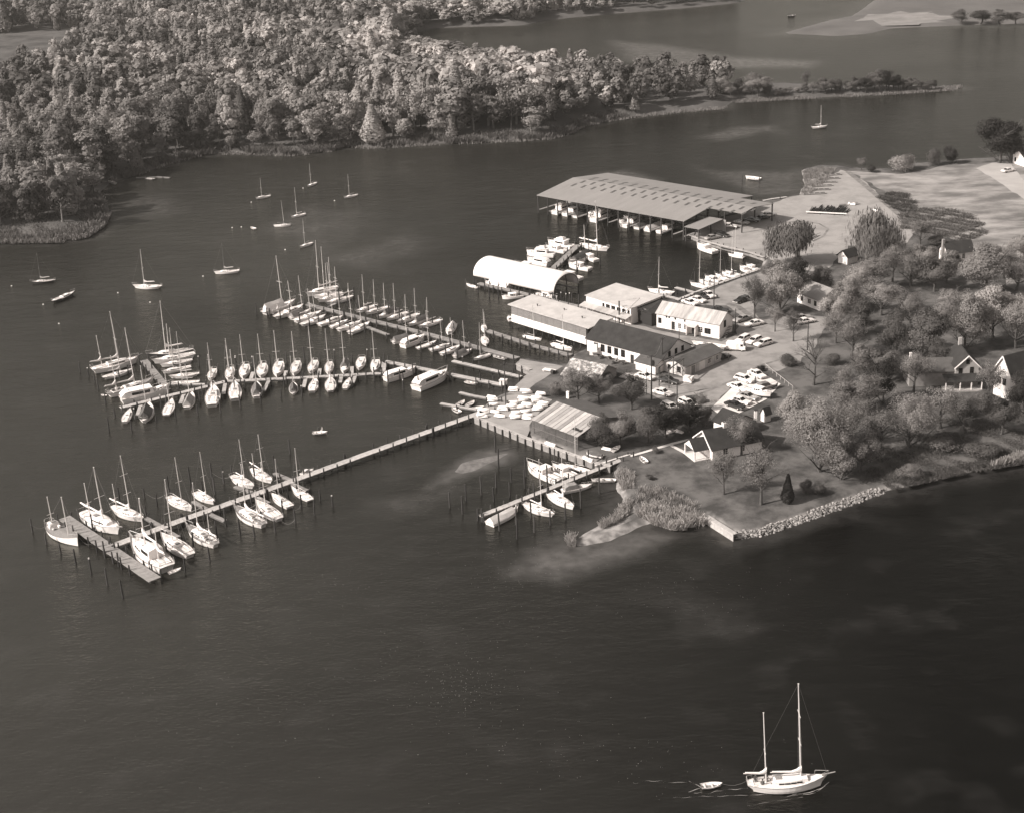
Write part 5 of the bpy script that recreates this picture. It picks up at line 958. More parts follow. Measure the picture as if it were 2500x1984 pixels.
for f, r, c_, lb in (((1985, 781), (1947, 788), 'w', 'white car parked under the trees by the white house'), ((1976, 773), (1940, 778), 'g', 'grey car behind the white car under the trees'), ((1755, 577), (1724, 583), 'g', 'grey car nearest the basin under the lean-to roof'), ((1778, 577), (1748, 569), 'k', 'dark car second from the basin at the big shed'),
        ((1796, 553), (1766, 551), 'w', 'white car in the middle of the row at the big shed'), ((1825, 545), (1796, 541), 'g', 'grey car in the row at the big shed, beyond the white one'), ((1850, 539), (1822, 537), 'k', 'dark car in the row at the big shed, second from the far end'), ((1874, 530), (1848, 535), 'k', 'dark car near the far end of the row at the big shed'), ((1890, 523), (1862, 527), 'w', 'white-roofed car at the far end of the row at the big shed'), ((2476, 414), (2447, 419), 'w', 'white car on the drive at the upper right edge')):
    car(f, r, c_, False, lb, 'cars near the big shed and houses')
p = Proto('delivery_van', 'van'); g = MB(); g.loft([[(x, -.98 * s_, .45), (x, .98 * s_, .45), (x, 1.0 * s_, 1.5), (x, .88 * s_, z), (x, 0, z + .08), (x, -.88 * s_, z), (x, -1.0 * s_, 1.5)] for x, z, s_ in ((-2.4, 2.0, .94), (-2.2, 2.2, 1), (1.2, 2.25, 1), (1.8, 2.1, 1), (2.15, 1.35, .98), (2.35, 1.15, .95))]); kb_ = p.part('body', g, white)
g = MB(); g.add([(1.84, -.75, 2.02), (1.84, .75, 2.02), (2.19, .8, 1.42), (2.19, -.8, 1.42)], [(0, 1, 2, 3)]); p.part('windscreen', g, glass)
for s_ in (-1, 1):
    g = MB(); g.box(1.15, 1.75, s_ * .97 - .05, s_ * .97 + .05, 1.35, 1.9); p.part('side_window', g, glass); g = MB(); g.box(.0, .7, s_ * .99 - .03, s_ * .99 + .03, .55, 1.95); p.part('sliding_door', g, cream)
    for x in (-1.45, 1.5): t = MB(); t.tube((x, s_ * .88 - .1, .36), (x, s_ * .88 + .1, .36), .36, n=12); k = p.part('tyre', t, tyre); t = MB(); t.tube((x, s_ * .88 - .11, .36), (x, s_ * .88 + .11, .36), .19, n=8); p.part('rim', t, chrome, parent=k)
    t = MB(); t.tube((2.28, s_ * .6, .9), (2.40, s_ * .6, .9), .1, n=8); p.part('headlight', t, chrome)
t = MB(); t.box(2.3, 2.45, -.9, .9, .45, .6); p.part('bumper', t, chrome)
a = G(*zz(ZQ, 950, 1640), LZ + 1); b_ = G(*zz(ZQ, 735, 1625), LZ + 1); c = (a + b_) / 2; inst(p, 'white delivery van standing in the middle of the yard', (c.x, c.y, LZ + .07), math.atan2(a.y - b_.y, a.x - b_.x))
# boats on land with cradles
def cradle(c, rz, lb, s_=1.0):
    p = Proto('boat_cradle', 'cradle')
    for x in (-1.6, 1.6):
        g = MB(); g.box(x - .1, x + .1, -1.1, 1.1, 0, .2); p.part('crossbeam', g, beam)
        for y in (-.9, .9): g = MB(); g.tube((x, y, .1), (x, y * 1.15, 1.0), .07, n=5); p.part('prop', g, beam)
    inst(p, lb, c, rz, s_)
for k_, f, r, lb, ms, lift in (('cruiser', zz(ZY, 1740, 575), zz(ZY, 1390, 490), 'white cabin boat standing on the concrete lot', None, .75), ('openlaunch', zz(ZY, 1825, 420), zz(ZY, 1560, 480), 'dark open boat with small windscreen standing on the lot', None, .6), ('day', zz(ZQ, 215, 1535), zz(ZQ, 705, 1600), 'long pale racing hull laid up in front of the office', -1, .75)):
    rt = moor(k_, f, r, lb, None, ms, 1.2, zl=LZ + lift, smin=(6, 9.5))
    if k_ == 'openlaunch':
        for ch in [o_ for o_ in C.objects if o_.parent == rt and o_.name.startswith('hull')]: ch.material_slots[0].link = 'OBJECT'; ch.material_slots[0].material = tarp
    cradle((rt.location.x, rt.location.y, LZ + .06), rt.rotation_euler.z, 'timber cradle under the ' + lb.split(' standing')[0].split(' laid')[0], .8)

# ------------------------------------------------------------------ poles, gantry, yard things
def pole(px, topy, label, arms=1, trans=False, r=.15):
    P = G(px[0], px[1], LZ); h = height_to(P, topy); p = Proto('utility_pole', 'utility pole'); g = MB(); g.tube((0, 0, -.3), (0, 0, h), r * 1.15, r * .75, 8); p.part('shaft', g, pilem)
    for i in range(arms): g = MB(); g.box(-1.0, 1.0, -.06, .06, h - .5 - i * .7, h - .38 - i * .7); k = p.part('crossarm', g, beam); g = MB(); [g.tube((x, 0, h - .38 - i * .7), (x, 0, h - .2 - i * .7), .05, n=5) for x in (-.9, -.4, .4, .9)]; p.part('insulator', g, glass, parent=k)
    if trans: g = MB(); g.tube((.45, 0, h - 2.6), (.45, 0, h - 1.5), .34, n=10); g.tube((.45, 0, h - 1.5), (.45, 0, h - 1.38), .2, n=8); p.part('transformer', g, dark)
    inst(p, label, P, R(rnd.uniform(10, 60))); return P + Vector((0, 0, h - .4))
pt = [pole((1235.5, 993), 884, 'tall dark utility pole rising from the dinghy yard', 1), pole((1590.6, 976), 867, 'utility pole with transformer in front of the workshop', 1, True, .18), pole((1578.5, 963), 899, 'thin pole left of the transformer pole', 0, False, .09), pole((1617, 904), 824, 'utility pole against the workshop gable', 1),
      pole((1653, 998), 932, 'utility pole beside the two station wagons', 0), pole((1742.5, 768), 676, 'utility pole behind the office roof', 1), pole((1795, 812), 754, 'pole at the rear corner of the office gable', 0), pole((1971, 856), 784, 'utility pole under the trees right of the yard', 1), pole((1658, 846), 803, 'stove pipe pole behind the workshop ridge', 0, False, .1)]
for a, b_ in ((0, 1), (1, 3), (3, 5), (1, 4), (5, 7)):
    g = MB(); g.path([pt[a].lerp(pt[b_], t / 10) - Vector((0, 0, 1.2 * math.sin(math.pi * t / 10))) for t in range(11)], .022, 3); single('overhead_wire', g, wire, ['wire from the dinghy yard pole to the transformer pole', 'wire from the transformer pole to the workshop gable pole', 'wire from the workshop gable pole over the office roof', 'wire from the transformer pole to the pole by the station wagons', 'wire from the office pole to the pole under the trees'][[(0, 1), (1, 3), (3, 5), (1, 4), (5, 7)].index((a, b_))], 'wire')
P = [G(*zz(ZY, *q_), LZ) for q_ in ((265, 500), (395, 530), (452, 360), (578, 385))]; root = thing('boat_gantry', 'rusty four-legged boat gantry in front of the workshop wing', 'gantry', P[0])
for q_ in P: g = MB(); g.tube(q_ - P[0], q_ - P[0] + Vector((0, 0, 4.6)), .13, n=6); child('leg', g.mesh('leg', steel), root)
for a, b_ in ((0, 2), (1, 3)): g = MB(); u = (P[b_] - P[a]).normalized(); g.tube(P[a] - P[0] - u * .6 + Vector((0, 0, 4.7)), P[b_] - P[0] + u * .8 + Vector((0, 0, 4.7)), .16, n=4); child('beam', g.mesh('beam', steel), root)
for a, b_ in ((0, 1), (2, 3)):
    g = MB(); g.tube(P[a] - P[0] + Vector((0, 0, .5)), P[b_] - P[0] + Vector((0, 0, 2.2)), .05, n=4); g.tube(P[b_] - P[0] + Vector((0, 0, .5)), P[a] - P[0] + Vector((0, 0, 2.2)), .05, n=4); child('brace', g.mesh('brace', steel), root)
P = G(1512, 790, LZ); root = thing('derrick', 'timber derrick with slanting boom beside the machine shop', 'derrick', P); g = MB(); g.tube((0, 0, 0), (0, 0, 6.2), .2, n=7); child('post', g.mesh('post', pilem), root); g = MB(); g.tube((.1, 0, 1.8), (5.2, -2.4, 7.6), .13, n=6); child('boom', g.mesh('boom', timber), root); g = MB(); g.tube((0, 0, 6.1), (5.2, -2.4, 7.6), .03, n=4); child('stay', g.mesh('stay', wire), root)
g = MB(); g.box(-1.1, 1.1, -.75, .75, .12, 1.25); g.box(-1.15, 1.15, -.8, .8, 1.25, 1.33); g.box(-.9, -.6, -.7, .7, 0, .12); g.box(.6, .9, -.7, .7, 0, .12); single('rubbish_skip', g, canvas, 'pale boxy skip at the corner of the workshop wing', 'skip', G(*zz(ZY, 650, 440), LZ + .05), R(-30))
# wooden steps
P = G(*zz(ZY, 1560, 720), LZ + .1); root = thing('wooden_steps', 'white wooden steps leaning at the edge of the concrete lot', 'steps', P, R(118))
for s_ in (-.45, .45): g = MB(); g.box(s_ - .04, s_ + .04, 0, 3.6, 0, .12); o = child('stringer', g.mesh('stringer', canvas), root); o.rotation_euler.x = R(34)
for i in range(9): g = MB(); g.box(-.45, .45, -.1, .1, -.02, .03); o = child('tread', g.mesh('tread', canvas), root); o.location = (0, .3 * math.cos(R(34)) * 1.3 * (i + .5), .3 * math.sin(R(34)) * 1.3 * (i + .5) + .1)
g = MB(); [g.tube((x, 0, 0), (x, 0, .8), .06, n=5) for x in (-.9, 0, .9)]; [g.box(-1.0, 1.0, -.04, .04, z, z + .12) for z in (.25, .6)]; single('low_barrier', g, timber, 'low wooden barrier at the near left corner of the concrete lot', 'barrier', G(*zz(ZY, 985, 715), LZ), R(20))
# timber stacks and old dock floats on the upper yard
P0 = G(1968, 522, LZ); P1 = G(2067, 527, LZ); d = P1 - P0; rz = math.atan2(d.y, d.x); L = d.length; u = d / L; nn = Vector((-u.y, u.x, 0))
root = thing('timber_rack', 'flat rack of dark creosoted timbers with a pale front beam on the upper yard', 'timber stack', P0, rz); g = MB(); g.box(0, L, -.3, 0, .5, .85); child('front_beam', g.mesh('front_beam', canvas), root); rr = random.Random(4)
for i in range(26): x = 1.0 + i * (L - 1.6) / 26; y1 = rr.uniform(5.5, 11); g = MB(); g.tube((x, .3, .3 + .1 * (i % 2)), (x + rr.uniform(.3, 1.6), y1, .4), .19, n=6); child('timber_baulk', g.mesh('timber_baulk', mat('creosote', .018, .8)), root)
for x in (0.6, L * .35, L * .7, L - .6): g = MB(); g.box(x - .15, x + .15, -.5, 9, 0, .12); child('sleeper', g.mesh('sleeper', beam), root)
for i, (x, y, a) in enumerate(((2034, 428, 8), (2030, 437, 2), (2022, 446, -6), (2012, 455, 4), (2005, 464, -2), (1995, 474, 2))):
    P = G(x, y, LZ); root = thing('old_dock_section', 'weathered dock frame lying on the sandy point, %s from the far end' % ORD[i], 'dock frame', P, R(a), (1, 1, 1), 'dock frames laid up on the sandy point')
    for yy in (-.9, .9): g = MB(); g.box(-5, 3, yy - .12, yy + .12, .05, .3); child('stringer', g.mesh('stringer', beam), root)
    for k_ in range(5): g = MB(); g.box(-4.8 + k_ * 1.9, -4.6 + k_ * 1.9, -1.1, 1.1, .3, .38); child('crossbar', g.mesh('crossbar', timber2), root)
for i, (x, y, a, lb) in enumerate(((2055, 505, 10, 'at the back of the timber rack'), (2083, 500, -8, 'right of the timber rack'))): g = MB(); [g.box(-1.5 + .2 * j, 1.3 + .1 * j, -.5, .5, .3 * j, .3 * j + .25) for j in range(3)]; single('plank_pile', g, timber2, 'small pile of planks ' + lb, 'plank pile', G(x, y, LZ), R(a))
moor('up', (2073, 498), (2086, 500), 'white upturned boat among the timber on the upper yard', None, zl=LZ, z=.2, smin=(3, 4)); moor('up', (2129, 514), (2144, 518), 'white upturned boat beside the second willow', None, zl=LZ, z=.2, smin=(3, 4))
# ramp things
g = MB(); g.box(-1.6, 1.6, -.7, .7, .35, .5); g.box(-1.5, -1.2, -.6, .6, 0, .35); g.box(1.2, 1.5, -.6, .6, 0, .35); single('ramp_trolley', g, canvas, 'flat pale trolley on the boat ramp', 'trolley', G(1341, 907, LZ), R(-30))
g = MB(); g.tube((0, 0, 0), (0, .9, 0), .5, n=10); single('tank', g, dark, 'dark drum beside the trolley on the ramp', 'drum', G(1353, 909, LZ + .5), R(40))
g = MB(); g.box(-.8, .8, -.6, .6, .0, 1.1); g.box(-.9, .9, -.7, .7, 1.1, 1.2); single('dock_box', g, canvas, 'pale storage box at the shore end of the inner dock', 'box', G(1229, 938, 1.2), R(-20))
g = MB(); g.box(-.35, .35, -.25, .25, 0, 1.7); single('fuel_pump', g, white, 'slim white cabinet standing behind the slatted shed', 'cabinet', G(1387, 972, LZ), R(-40))
for i, (x, y) in enumerate(((1452, 870), (1470, 876), (1488, 880), (1506, 884), (1522, 889), (1497, 889))):
    g = MB(); r_ = random.Random(i)
    for j in range(4): g.box(r_.uniform(-.8, 0), r_.uniform(.2, .9), r_.uniform(-.6, 0), r_.uniform(.1, .6), .25 * j, .25 * j + .22)
    single('scrap_heap', g, (timber2, steel, beam)[i % 3], 'heap of boards and scrap under the workshop windows, %s from the left' % ORD[i], 'scrap heap', G(x, y, LZ), R(20 * i), 'scrap heaps under the workshop windows')
g = MB(); g.box(-1, 1, -.05, .05, 0, 3.0); single('leaning_board', g, canvas, 'pale board leaning on the left end of the workshop front', 'board', G(1449, 868, LZ), R(-20))
for i in range(4): a = G(1480 + i * 3, 905 + i * 4, LZ + .12); b_ = G(1532 + i * 3, 918 + i * 4, LZ + .12); g = MB(); g.tube(a, b_, .09, n=4); single('slipway_rail', g, steel, 'dark rail of the slipway in front of the lean-to shed, %s from the back' % ORD[i], 'rail', group='slipway rails')
g = MB(); g.box(-2.2, 2.2, -1.5, 1.5, .02, .14); single('concrete_slab', g, conc, 'pale square slab lying in front of the slipway rails', 'slab', G(1538, 921, LZ), R(-40))
a = G(1868, 897, LZ); b_ = G(1935, 951, LZ); g = MB(); g.path([a + Vector((0, 0, .9)), b_ + Vector((0, 0, .9))], .06, 4)
root = thing('rail_fence', 'thin rail fence behind the boats on the lot', 'fence', a); o = child('rail', g.mesh('rail', timber), root); o.location = -a
for t in range(8): g = MB(); q_ = a.lerp(b_, t / 7) - a; g.box(q_.x - .06, q_.x + .06, q_.y - .06, q_.y + .06, 0, 1.0); child('post', g.mesh('post', timber), root)
# buoys, moorings
GBU = 'mooring buoys in the open creek'; bm = MB(); bm.loft([[(r_ * math.cos(a), r_ * math.sin(a), z) for a in [2 * math.pi * i / 8 for i in range(8)]] for z, r_ in ((-.2, .1), (-.05, .2), (.1, .24), (.2, .18), (.26, .05), (.38, .03))]); bme = bm.mesh('mooring_buoy', white)
for i, (x, y) in enumerate(pts(ZM, "1358,424 1412,420 1188,708 690,805 878,860 68,765 253,873 1470,275 1773,193 1957,266 1668,553 345,985")):
    single('mooring_buoy', bme, None, 'small white mooring buoy, %s from the left in the open creek' % ORD[sorted((68, 253, 345, 690, 878, 1188, 1358, 1412, 1470, 1668, 1773, 1957)).index(round((x) * ZM[2]))], 'buoy', (G(x, y).x, G(x, y).y, 0), 0, GBU)
# people
def person(label, loc, rz, sit=False, m=None):
    V = {'hip': (0, 0, .9), 'ch': (.02, 0, 1.3), 'nk': (.02, 0, 1.48), 'hd': (.05, 0, 1.58), 'ht': (.04, 0, 1.74)}
    ed = [('hip', 'ch'), ('ch', 'nk'), ('nk', 'hd'), ('hd', 'ht')]; rad = {'hip': .15, 'ch': .17, 'nk': .065, 'hd': .10, 'ht': .085}
    for s_, n in ((1, 'l'), (-1, 'r')):
        V[n + 'sh'] = (0, .19 * s_, 1.42); V[n + 'el'] = (.06, .26 * s_, 1.14); V[n + 'wr'] = (.22, .22 * s_, .95 if not sit else 1.05); V[n + 'ha'] = (.30, .20 * s_, .90 if not sit else 1.05)
        V[n + 'kn'] = (.05, .11 * s_, .48) if not sit else (.45, .13 * s_, .88); V[n + 'an'] = (.0, .12 * s_, .08) if not sit else (.45, .13 * s_, .46); V[n + 'to'] = (.2, .13 * s_, .04) if not sit else (.62, .13 * s_, .42)
        V[n + 'hp'] = (.0, .10 * s_, .86); ed += [('ch', n + 'sh'), (n + 'sh', n + 'el'), (n + 'el', n + 'wr'), (n + 'wr', n + 'ha'), ('hip', n + 'hp'), (n + 'hp', n + 'kn'), (n + 'kn', n + 'an'), (n + 'an', n + 'to')]
        for k_, r_ in (('sh', .075), ('el', .055), ('wr', .042), ('ha', .045), ('hp', .10), ('kn', .07), ('an', .05), ('to', .045)): rad[n + k_] = r_
    ks = list(V); me = bpy.data.meshes.new('person'); me.from_pydata([V[k_] for k_ in ks], [(ks.index(a), ks.index(b_)) for a, b_ in ed], [])
    ob = bpy.data.objects.new('person', me); C.objects.link(ob); sk_ = ob.modifiers.new('skin', 'SKIN'); ob.modifiers.new('sub', 'SUBSURF').levels = 1
    for i, k_ in enumerate(ks): me.skin_vertices[0].data[i].radius = (rad[k_],) * 2
    me.skin_vertices[0].data[0].use_root = True; me.materials.append(m or cloth); ob.location = loc; ob.rotation_euler.z = rz; tag(ob, label, 'person')
    g = MB(); g.loft([[(.055 + r_ * math.cos(a), r_ * .85 * math.sin(a), z) for a in [2 * math.pi * i / 8 for i in range(8)]] for z, r_ in ((1.53, .05), (1.58, .108), (1.65, .115), (1.70, .11))]); child('face', g.mesh('face', skin), ob)
    g = MB(); g.loft([[(.035 + r_ * math.cos(a), r_ * .9 * math.sin(a), z) for a in [2 * math.pi * i / 8 for i in range(8)]] for z, r_ in ((1.66, .125), (1.73, .125), (1.80, .09), (1.84, .02))]); child('hair', g.mesh('hair', dark), ob)
person('person in dark clothes standing beside the black car at the workshop wing', G(*zz(ZY, 1180, 160), LZ + .05), 2.0)
person('person in dark clothes standing between the boats on the lot', G(*zz(ZY, 1535, 465), LZ + .1), 3.5)
kr = kb.rotation_euler.z; ks_ = kb.scale.x
for i, (x, y, a) in enumerate(((-3.9, .55, -1.4), (-3.2, -.6, 1.5), (-2.5, .6, -1.6))):
    q_ = kb.location + Vector((math.cos(kr) * x - math.sin(kr) * y, math.sin(kr) * x + math.cos(kr) * y, 0)) * ks_; person('person in dark clothes sitting in the ketch cockpit, %s' % ('farthest aft', 'in the middle', 'farthest forward')[i], (q_.x, q_.y, .35), kr + a, True)
q_ = G(*zz(Z2, 1100, 1312)); person('person in dark clothes rowing the small boat off the middle dock', (q_.x - .2, q_.y, -.42), .1, True); person('person in pale clothes sitting in the stern of the rowing boat', (q_.x + .75, q_.y, -.42), 3.1, True, canvas)

# ------------------------------------------------------------------ vegetation
def crown_arrays(seed, H, Rr, base, lobes, leaves, leaf, droop=0.0, cone=False):
    rs = np.random.RandomState(seed); zc = H * (base + (1 - base) * .52); hz = H * (1 - base) * .5
    if cone:
        t = rs.rand(leaves); a = rs.rand(leaves) * 2 * np.pi; rr = Rr * (1 - t * .92) * (.75 + .3 * rs.rand(leaves)) * np.minimum(1, .45 + t * 3); c = np.stack([rr * np.cos(a), rr * np.sin(a), H * (base + (1 - base) * t)], 1); n = np.stack([np.cos(a), np.sin(a), .5 + 0 * a], 1)
    else:
        nb = 9; pd = rs.normal(size=(nb, 3)); pd /= np.linalg.norm(pd, axis=1)[:, None]; pc = pd * rs.uniform(.35, .80, (nb, 1)); pr = rs.uniform(.30, .52, nb); pk = rs.randint(0, nb, lobes)   # main boughs, then clumps round each
        d = rs.normal(size=(lobes, 3)); d /= np.linalg.norm(d, axis=1)[:, None]; q_ = pc[pk] + d * (pr[pk] * rs.uniform(.55, 1.0, lobes))[:, None]
        lc = q_ * np.array([Rr * .80, Rr * .80, hz * .82]); lc[:, 2] += zc; lr = Rr * rs.uniform(.24, .44, lobes) * (24.0 / max(lobes, 24)) ** .42 * (1.12 - .35 * np.clip((lc[:, 2] - zc) / hz, -1, 1))
        k = rs.randint(0, lobes, leaves); n = rs.normal(size=(leaves, 3)); n[:, 2] = n[:, 2] * .9 + .25; n /= np.linalg.norm(n, axis=1)[:, None]
        c = lc[k] + n * (lr[k] * np.where(rs.rand(leaves) < .07, rs.uniform(1.0, 1.3, leaves), rs.rand(leaves) ** .24 * 1.05))[:, None] * np.array([1, 1, .85])
    if droop: c[:, 2] -= droop * rs.rand(leaves) ** 1.4 * np.clip(np.hypot(c[:, 0], c[:, 1]) / Rr, 0, 1.2); c[:, 2] = np.maximum(c[:, 2], H * .06)
    cn = c - np.array([0, 0, zc]); cn[:, 2] *= Rr / max(hz, .1); cn /= np.linalg.norm(cn, axis=1)[:, None] + 1e-6; m = n * .55 + cn * .6 + rs.normal(size=n.shape) * .25        # leaves face outwards, so a crown shades as a rounded body
    if droop: m[:, 2] *= .15
    m /= np.linalg.norm(m, axis=1)[:, None]; t1 = np.cross(m, rs.normal(size=m.shape) if not droop else np.tile([0, 0, 1.0], (leaves, 1))); t1 /= np.linalg.norm(t1, axis=1)[:, None] + 1e-9; t2 = np.cross(m, t1)
    s = leaf * rs.uniform(.55, 1.35, (leaves, 1)); s2 = s * (rs.uniform(.6, 1.0, (leaves, 1)) if not droop else rs.uniform(2.2, 4.5, (leaves, 1))); s = s * (1 if not droop else .55)
    V = np.stack([c - t1 * s * .5 - t2 * s2 * .35, c + t1 * s * .5 - t2 * s2 * .5, c + t1 * s * .4 + t2 * s2 * .5, c - t1 * s * .55 + t2 * s2 * .4], 1)
    return V
def quad_mesh(name, V, m, tone=None):
    n = len(V); me = bpy.data.meshes.new(name); me.vertices.add(n * 4); me.vertices.foreach_set('co', V.reshape(-1).astype(np.float32)); me.loops.add(n * 4); me.loops.foreach_set('vertex_index', np.arange(n * 4, dtype=np.int32))
    me.polygons.add(n); me.polygons.foreach_set('loop_start', np.arange(0, n * 4, 4, dtype=np.int32))
    if tone is not None: at = me.attributes.new('tone', 'FLOAT', 'POINT'); at.data.foreach_set('value', np.repeat(tone, 4).astype(np.float32))
    me.materials.append(m); me.update(calc_edges=True); return me
def trunk_mesh(seed, H, Rr, base, r, m=None, limbs=7, twigs=0):
    rr = random.Random(seed); g = MB(); top = H * (base + (1 - base) * .55); lean = Vector((rr.uniform(-.05, .05) * H, rr.uniform(-.05, .05) * H, 0))
    q = [Vector((0, 0, -.5)), Vector((0, 0, H * base * .5)) + lean * .3, Vector((0, 0, H * base)) + lean * .6, Vector((0, 0, top)) + lean]
    for a, b_, ra, rb in zip(q, q[1:], (r * 1.35, r, r * .85), (r, r * .85, r * .25)): g.tube(a, b_, ra, rb, 7)
    def grow(p, d, ln, rad, depth):
        e = p + d * ln; g.tube(p, e, rad, rad * .45, 5 if depth > 1 else 4, cap=False)
        if depth:
            for _ in range(3 if depth < 3 else 4):
                nd = (d + Vector((rr.uniform(-.8, .8), rr.uniform(-.8, .8), rr.uniform(-.25, .55)))).normalized(); grow(p.lerp(e, rr.uniform(.45, .95)), nd, ln * rr.uniform(.5, .75), rad * .5, depth - 1)
    for i in range(limbs):
        a = i * 2.4 + rr.uniform(-.4, .4); p = q[2].lerp(q[3], rr.uniform(-.25, .85)); d = Vector((math.cos(a), math.sin(a), rr.uniform(.5, 1.3))).normalized(); grow(p, d, Rr * rr.uniform(.5, .8), r * .42, twigs)
    return g.mesh('trunk', m or bark)
class Kind:
    def __init__(s, H, Rr, base, tr, cr): s.H, s.R, s.base, s.tr, s.cr = H, Rr, base, tr, cr
def near_kind(seed, H=12.0, Rr=5.0, base=.07, lobes=60, leaves=15000, leaf=.20, r=.28, droop=0, cone=False, twigs=1, limbs=8, m=None):
    tr = trunk_mesh(seed, H, Rr, base, r, m, limbs, twigs); cr = quad_mesh('crown', crown_arrays(seed, H, Rr, base, lobes, leaves, leaf, droop, cone), LEAF['mid']) if leaves else None; return Kind(H, Rr, base, tr, cr)
NK = {'broad': [near_kind(i, lobes=50 + 8 * i) for i in range(4)], 'sparse': [near_kind(10 + i, leaves=6500, leaf=.17, lobes=60, twigs=2, base=.26, limbs=9) for i in range(3)], 'feathery': [near_kind(60 + i, leaves=9500, leaf=.165, lobes=90, twigs=2, base=.14, limbs=10) for i in range(3)], 'bush': [near_kind(20 + i, 5.0, 3.4, .0, 22, 7000, .19, .12, twigs=0, limbs=5) for i in range(3)],
      'willow': [near_kind(30 + i, 12, 6.2, .28, 22, 7500, .26, .5, droop=6.5, twigs=1) for i in range(2)], 'cedar': [near_kind(40, 7.5, 1.9, .05, 0, 2600, .34, .12, cone=True, limbs=0, twigs=0)], 'big': [near_kind(80 + i, 16, 9.0, .06, 110, 30000, .19, .42, twigs=1, limbs=10) for i in range(2)], 'bare': [near_kind(50, 13, 6, .22, 0, 0, 0, .34, twigs=3, limbs=10)]}
def tree(kind, vi, bx, by, top, hw, tone, label, group, name=None, z=LZ, cat=None):
    k = NK[kind][vi % len(NK[kind])]; P = G(bx, by, z); h = max(height_to(P, top), 1.2); sc = hw * (1.16 if kind in ('broad', 'feathery') and hw > 30 else 1.0) / proj((P.x, P.y, z + h * .5))[2] / k.R; sc = max(sc, .15)
    root = thing(name or {'bush': 'bush', 'willow': 'willow_tree', 'cedar': 'cedar_tree', 'bare': 'bare_tree'}.get(kind, 'broadleaf_tree'), label, cat or {'bush': 'bush'}.get(kind, 'tree'), (P.x, P.y, z), rnd.uniform(0, 6.28), (sc, sc, h / k.H), group)
    t = child('trunk', k.tr, root)
    if kind == 'bare': return root
    c = child('crown', k.cr, root); c.material_slots[0].link = 'OBJECT'; c.material_slots[0].material = LEAF[tone]; return root
GT = 'trees around the boatyard and houses'
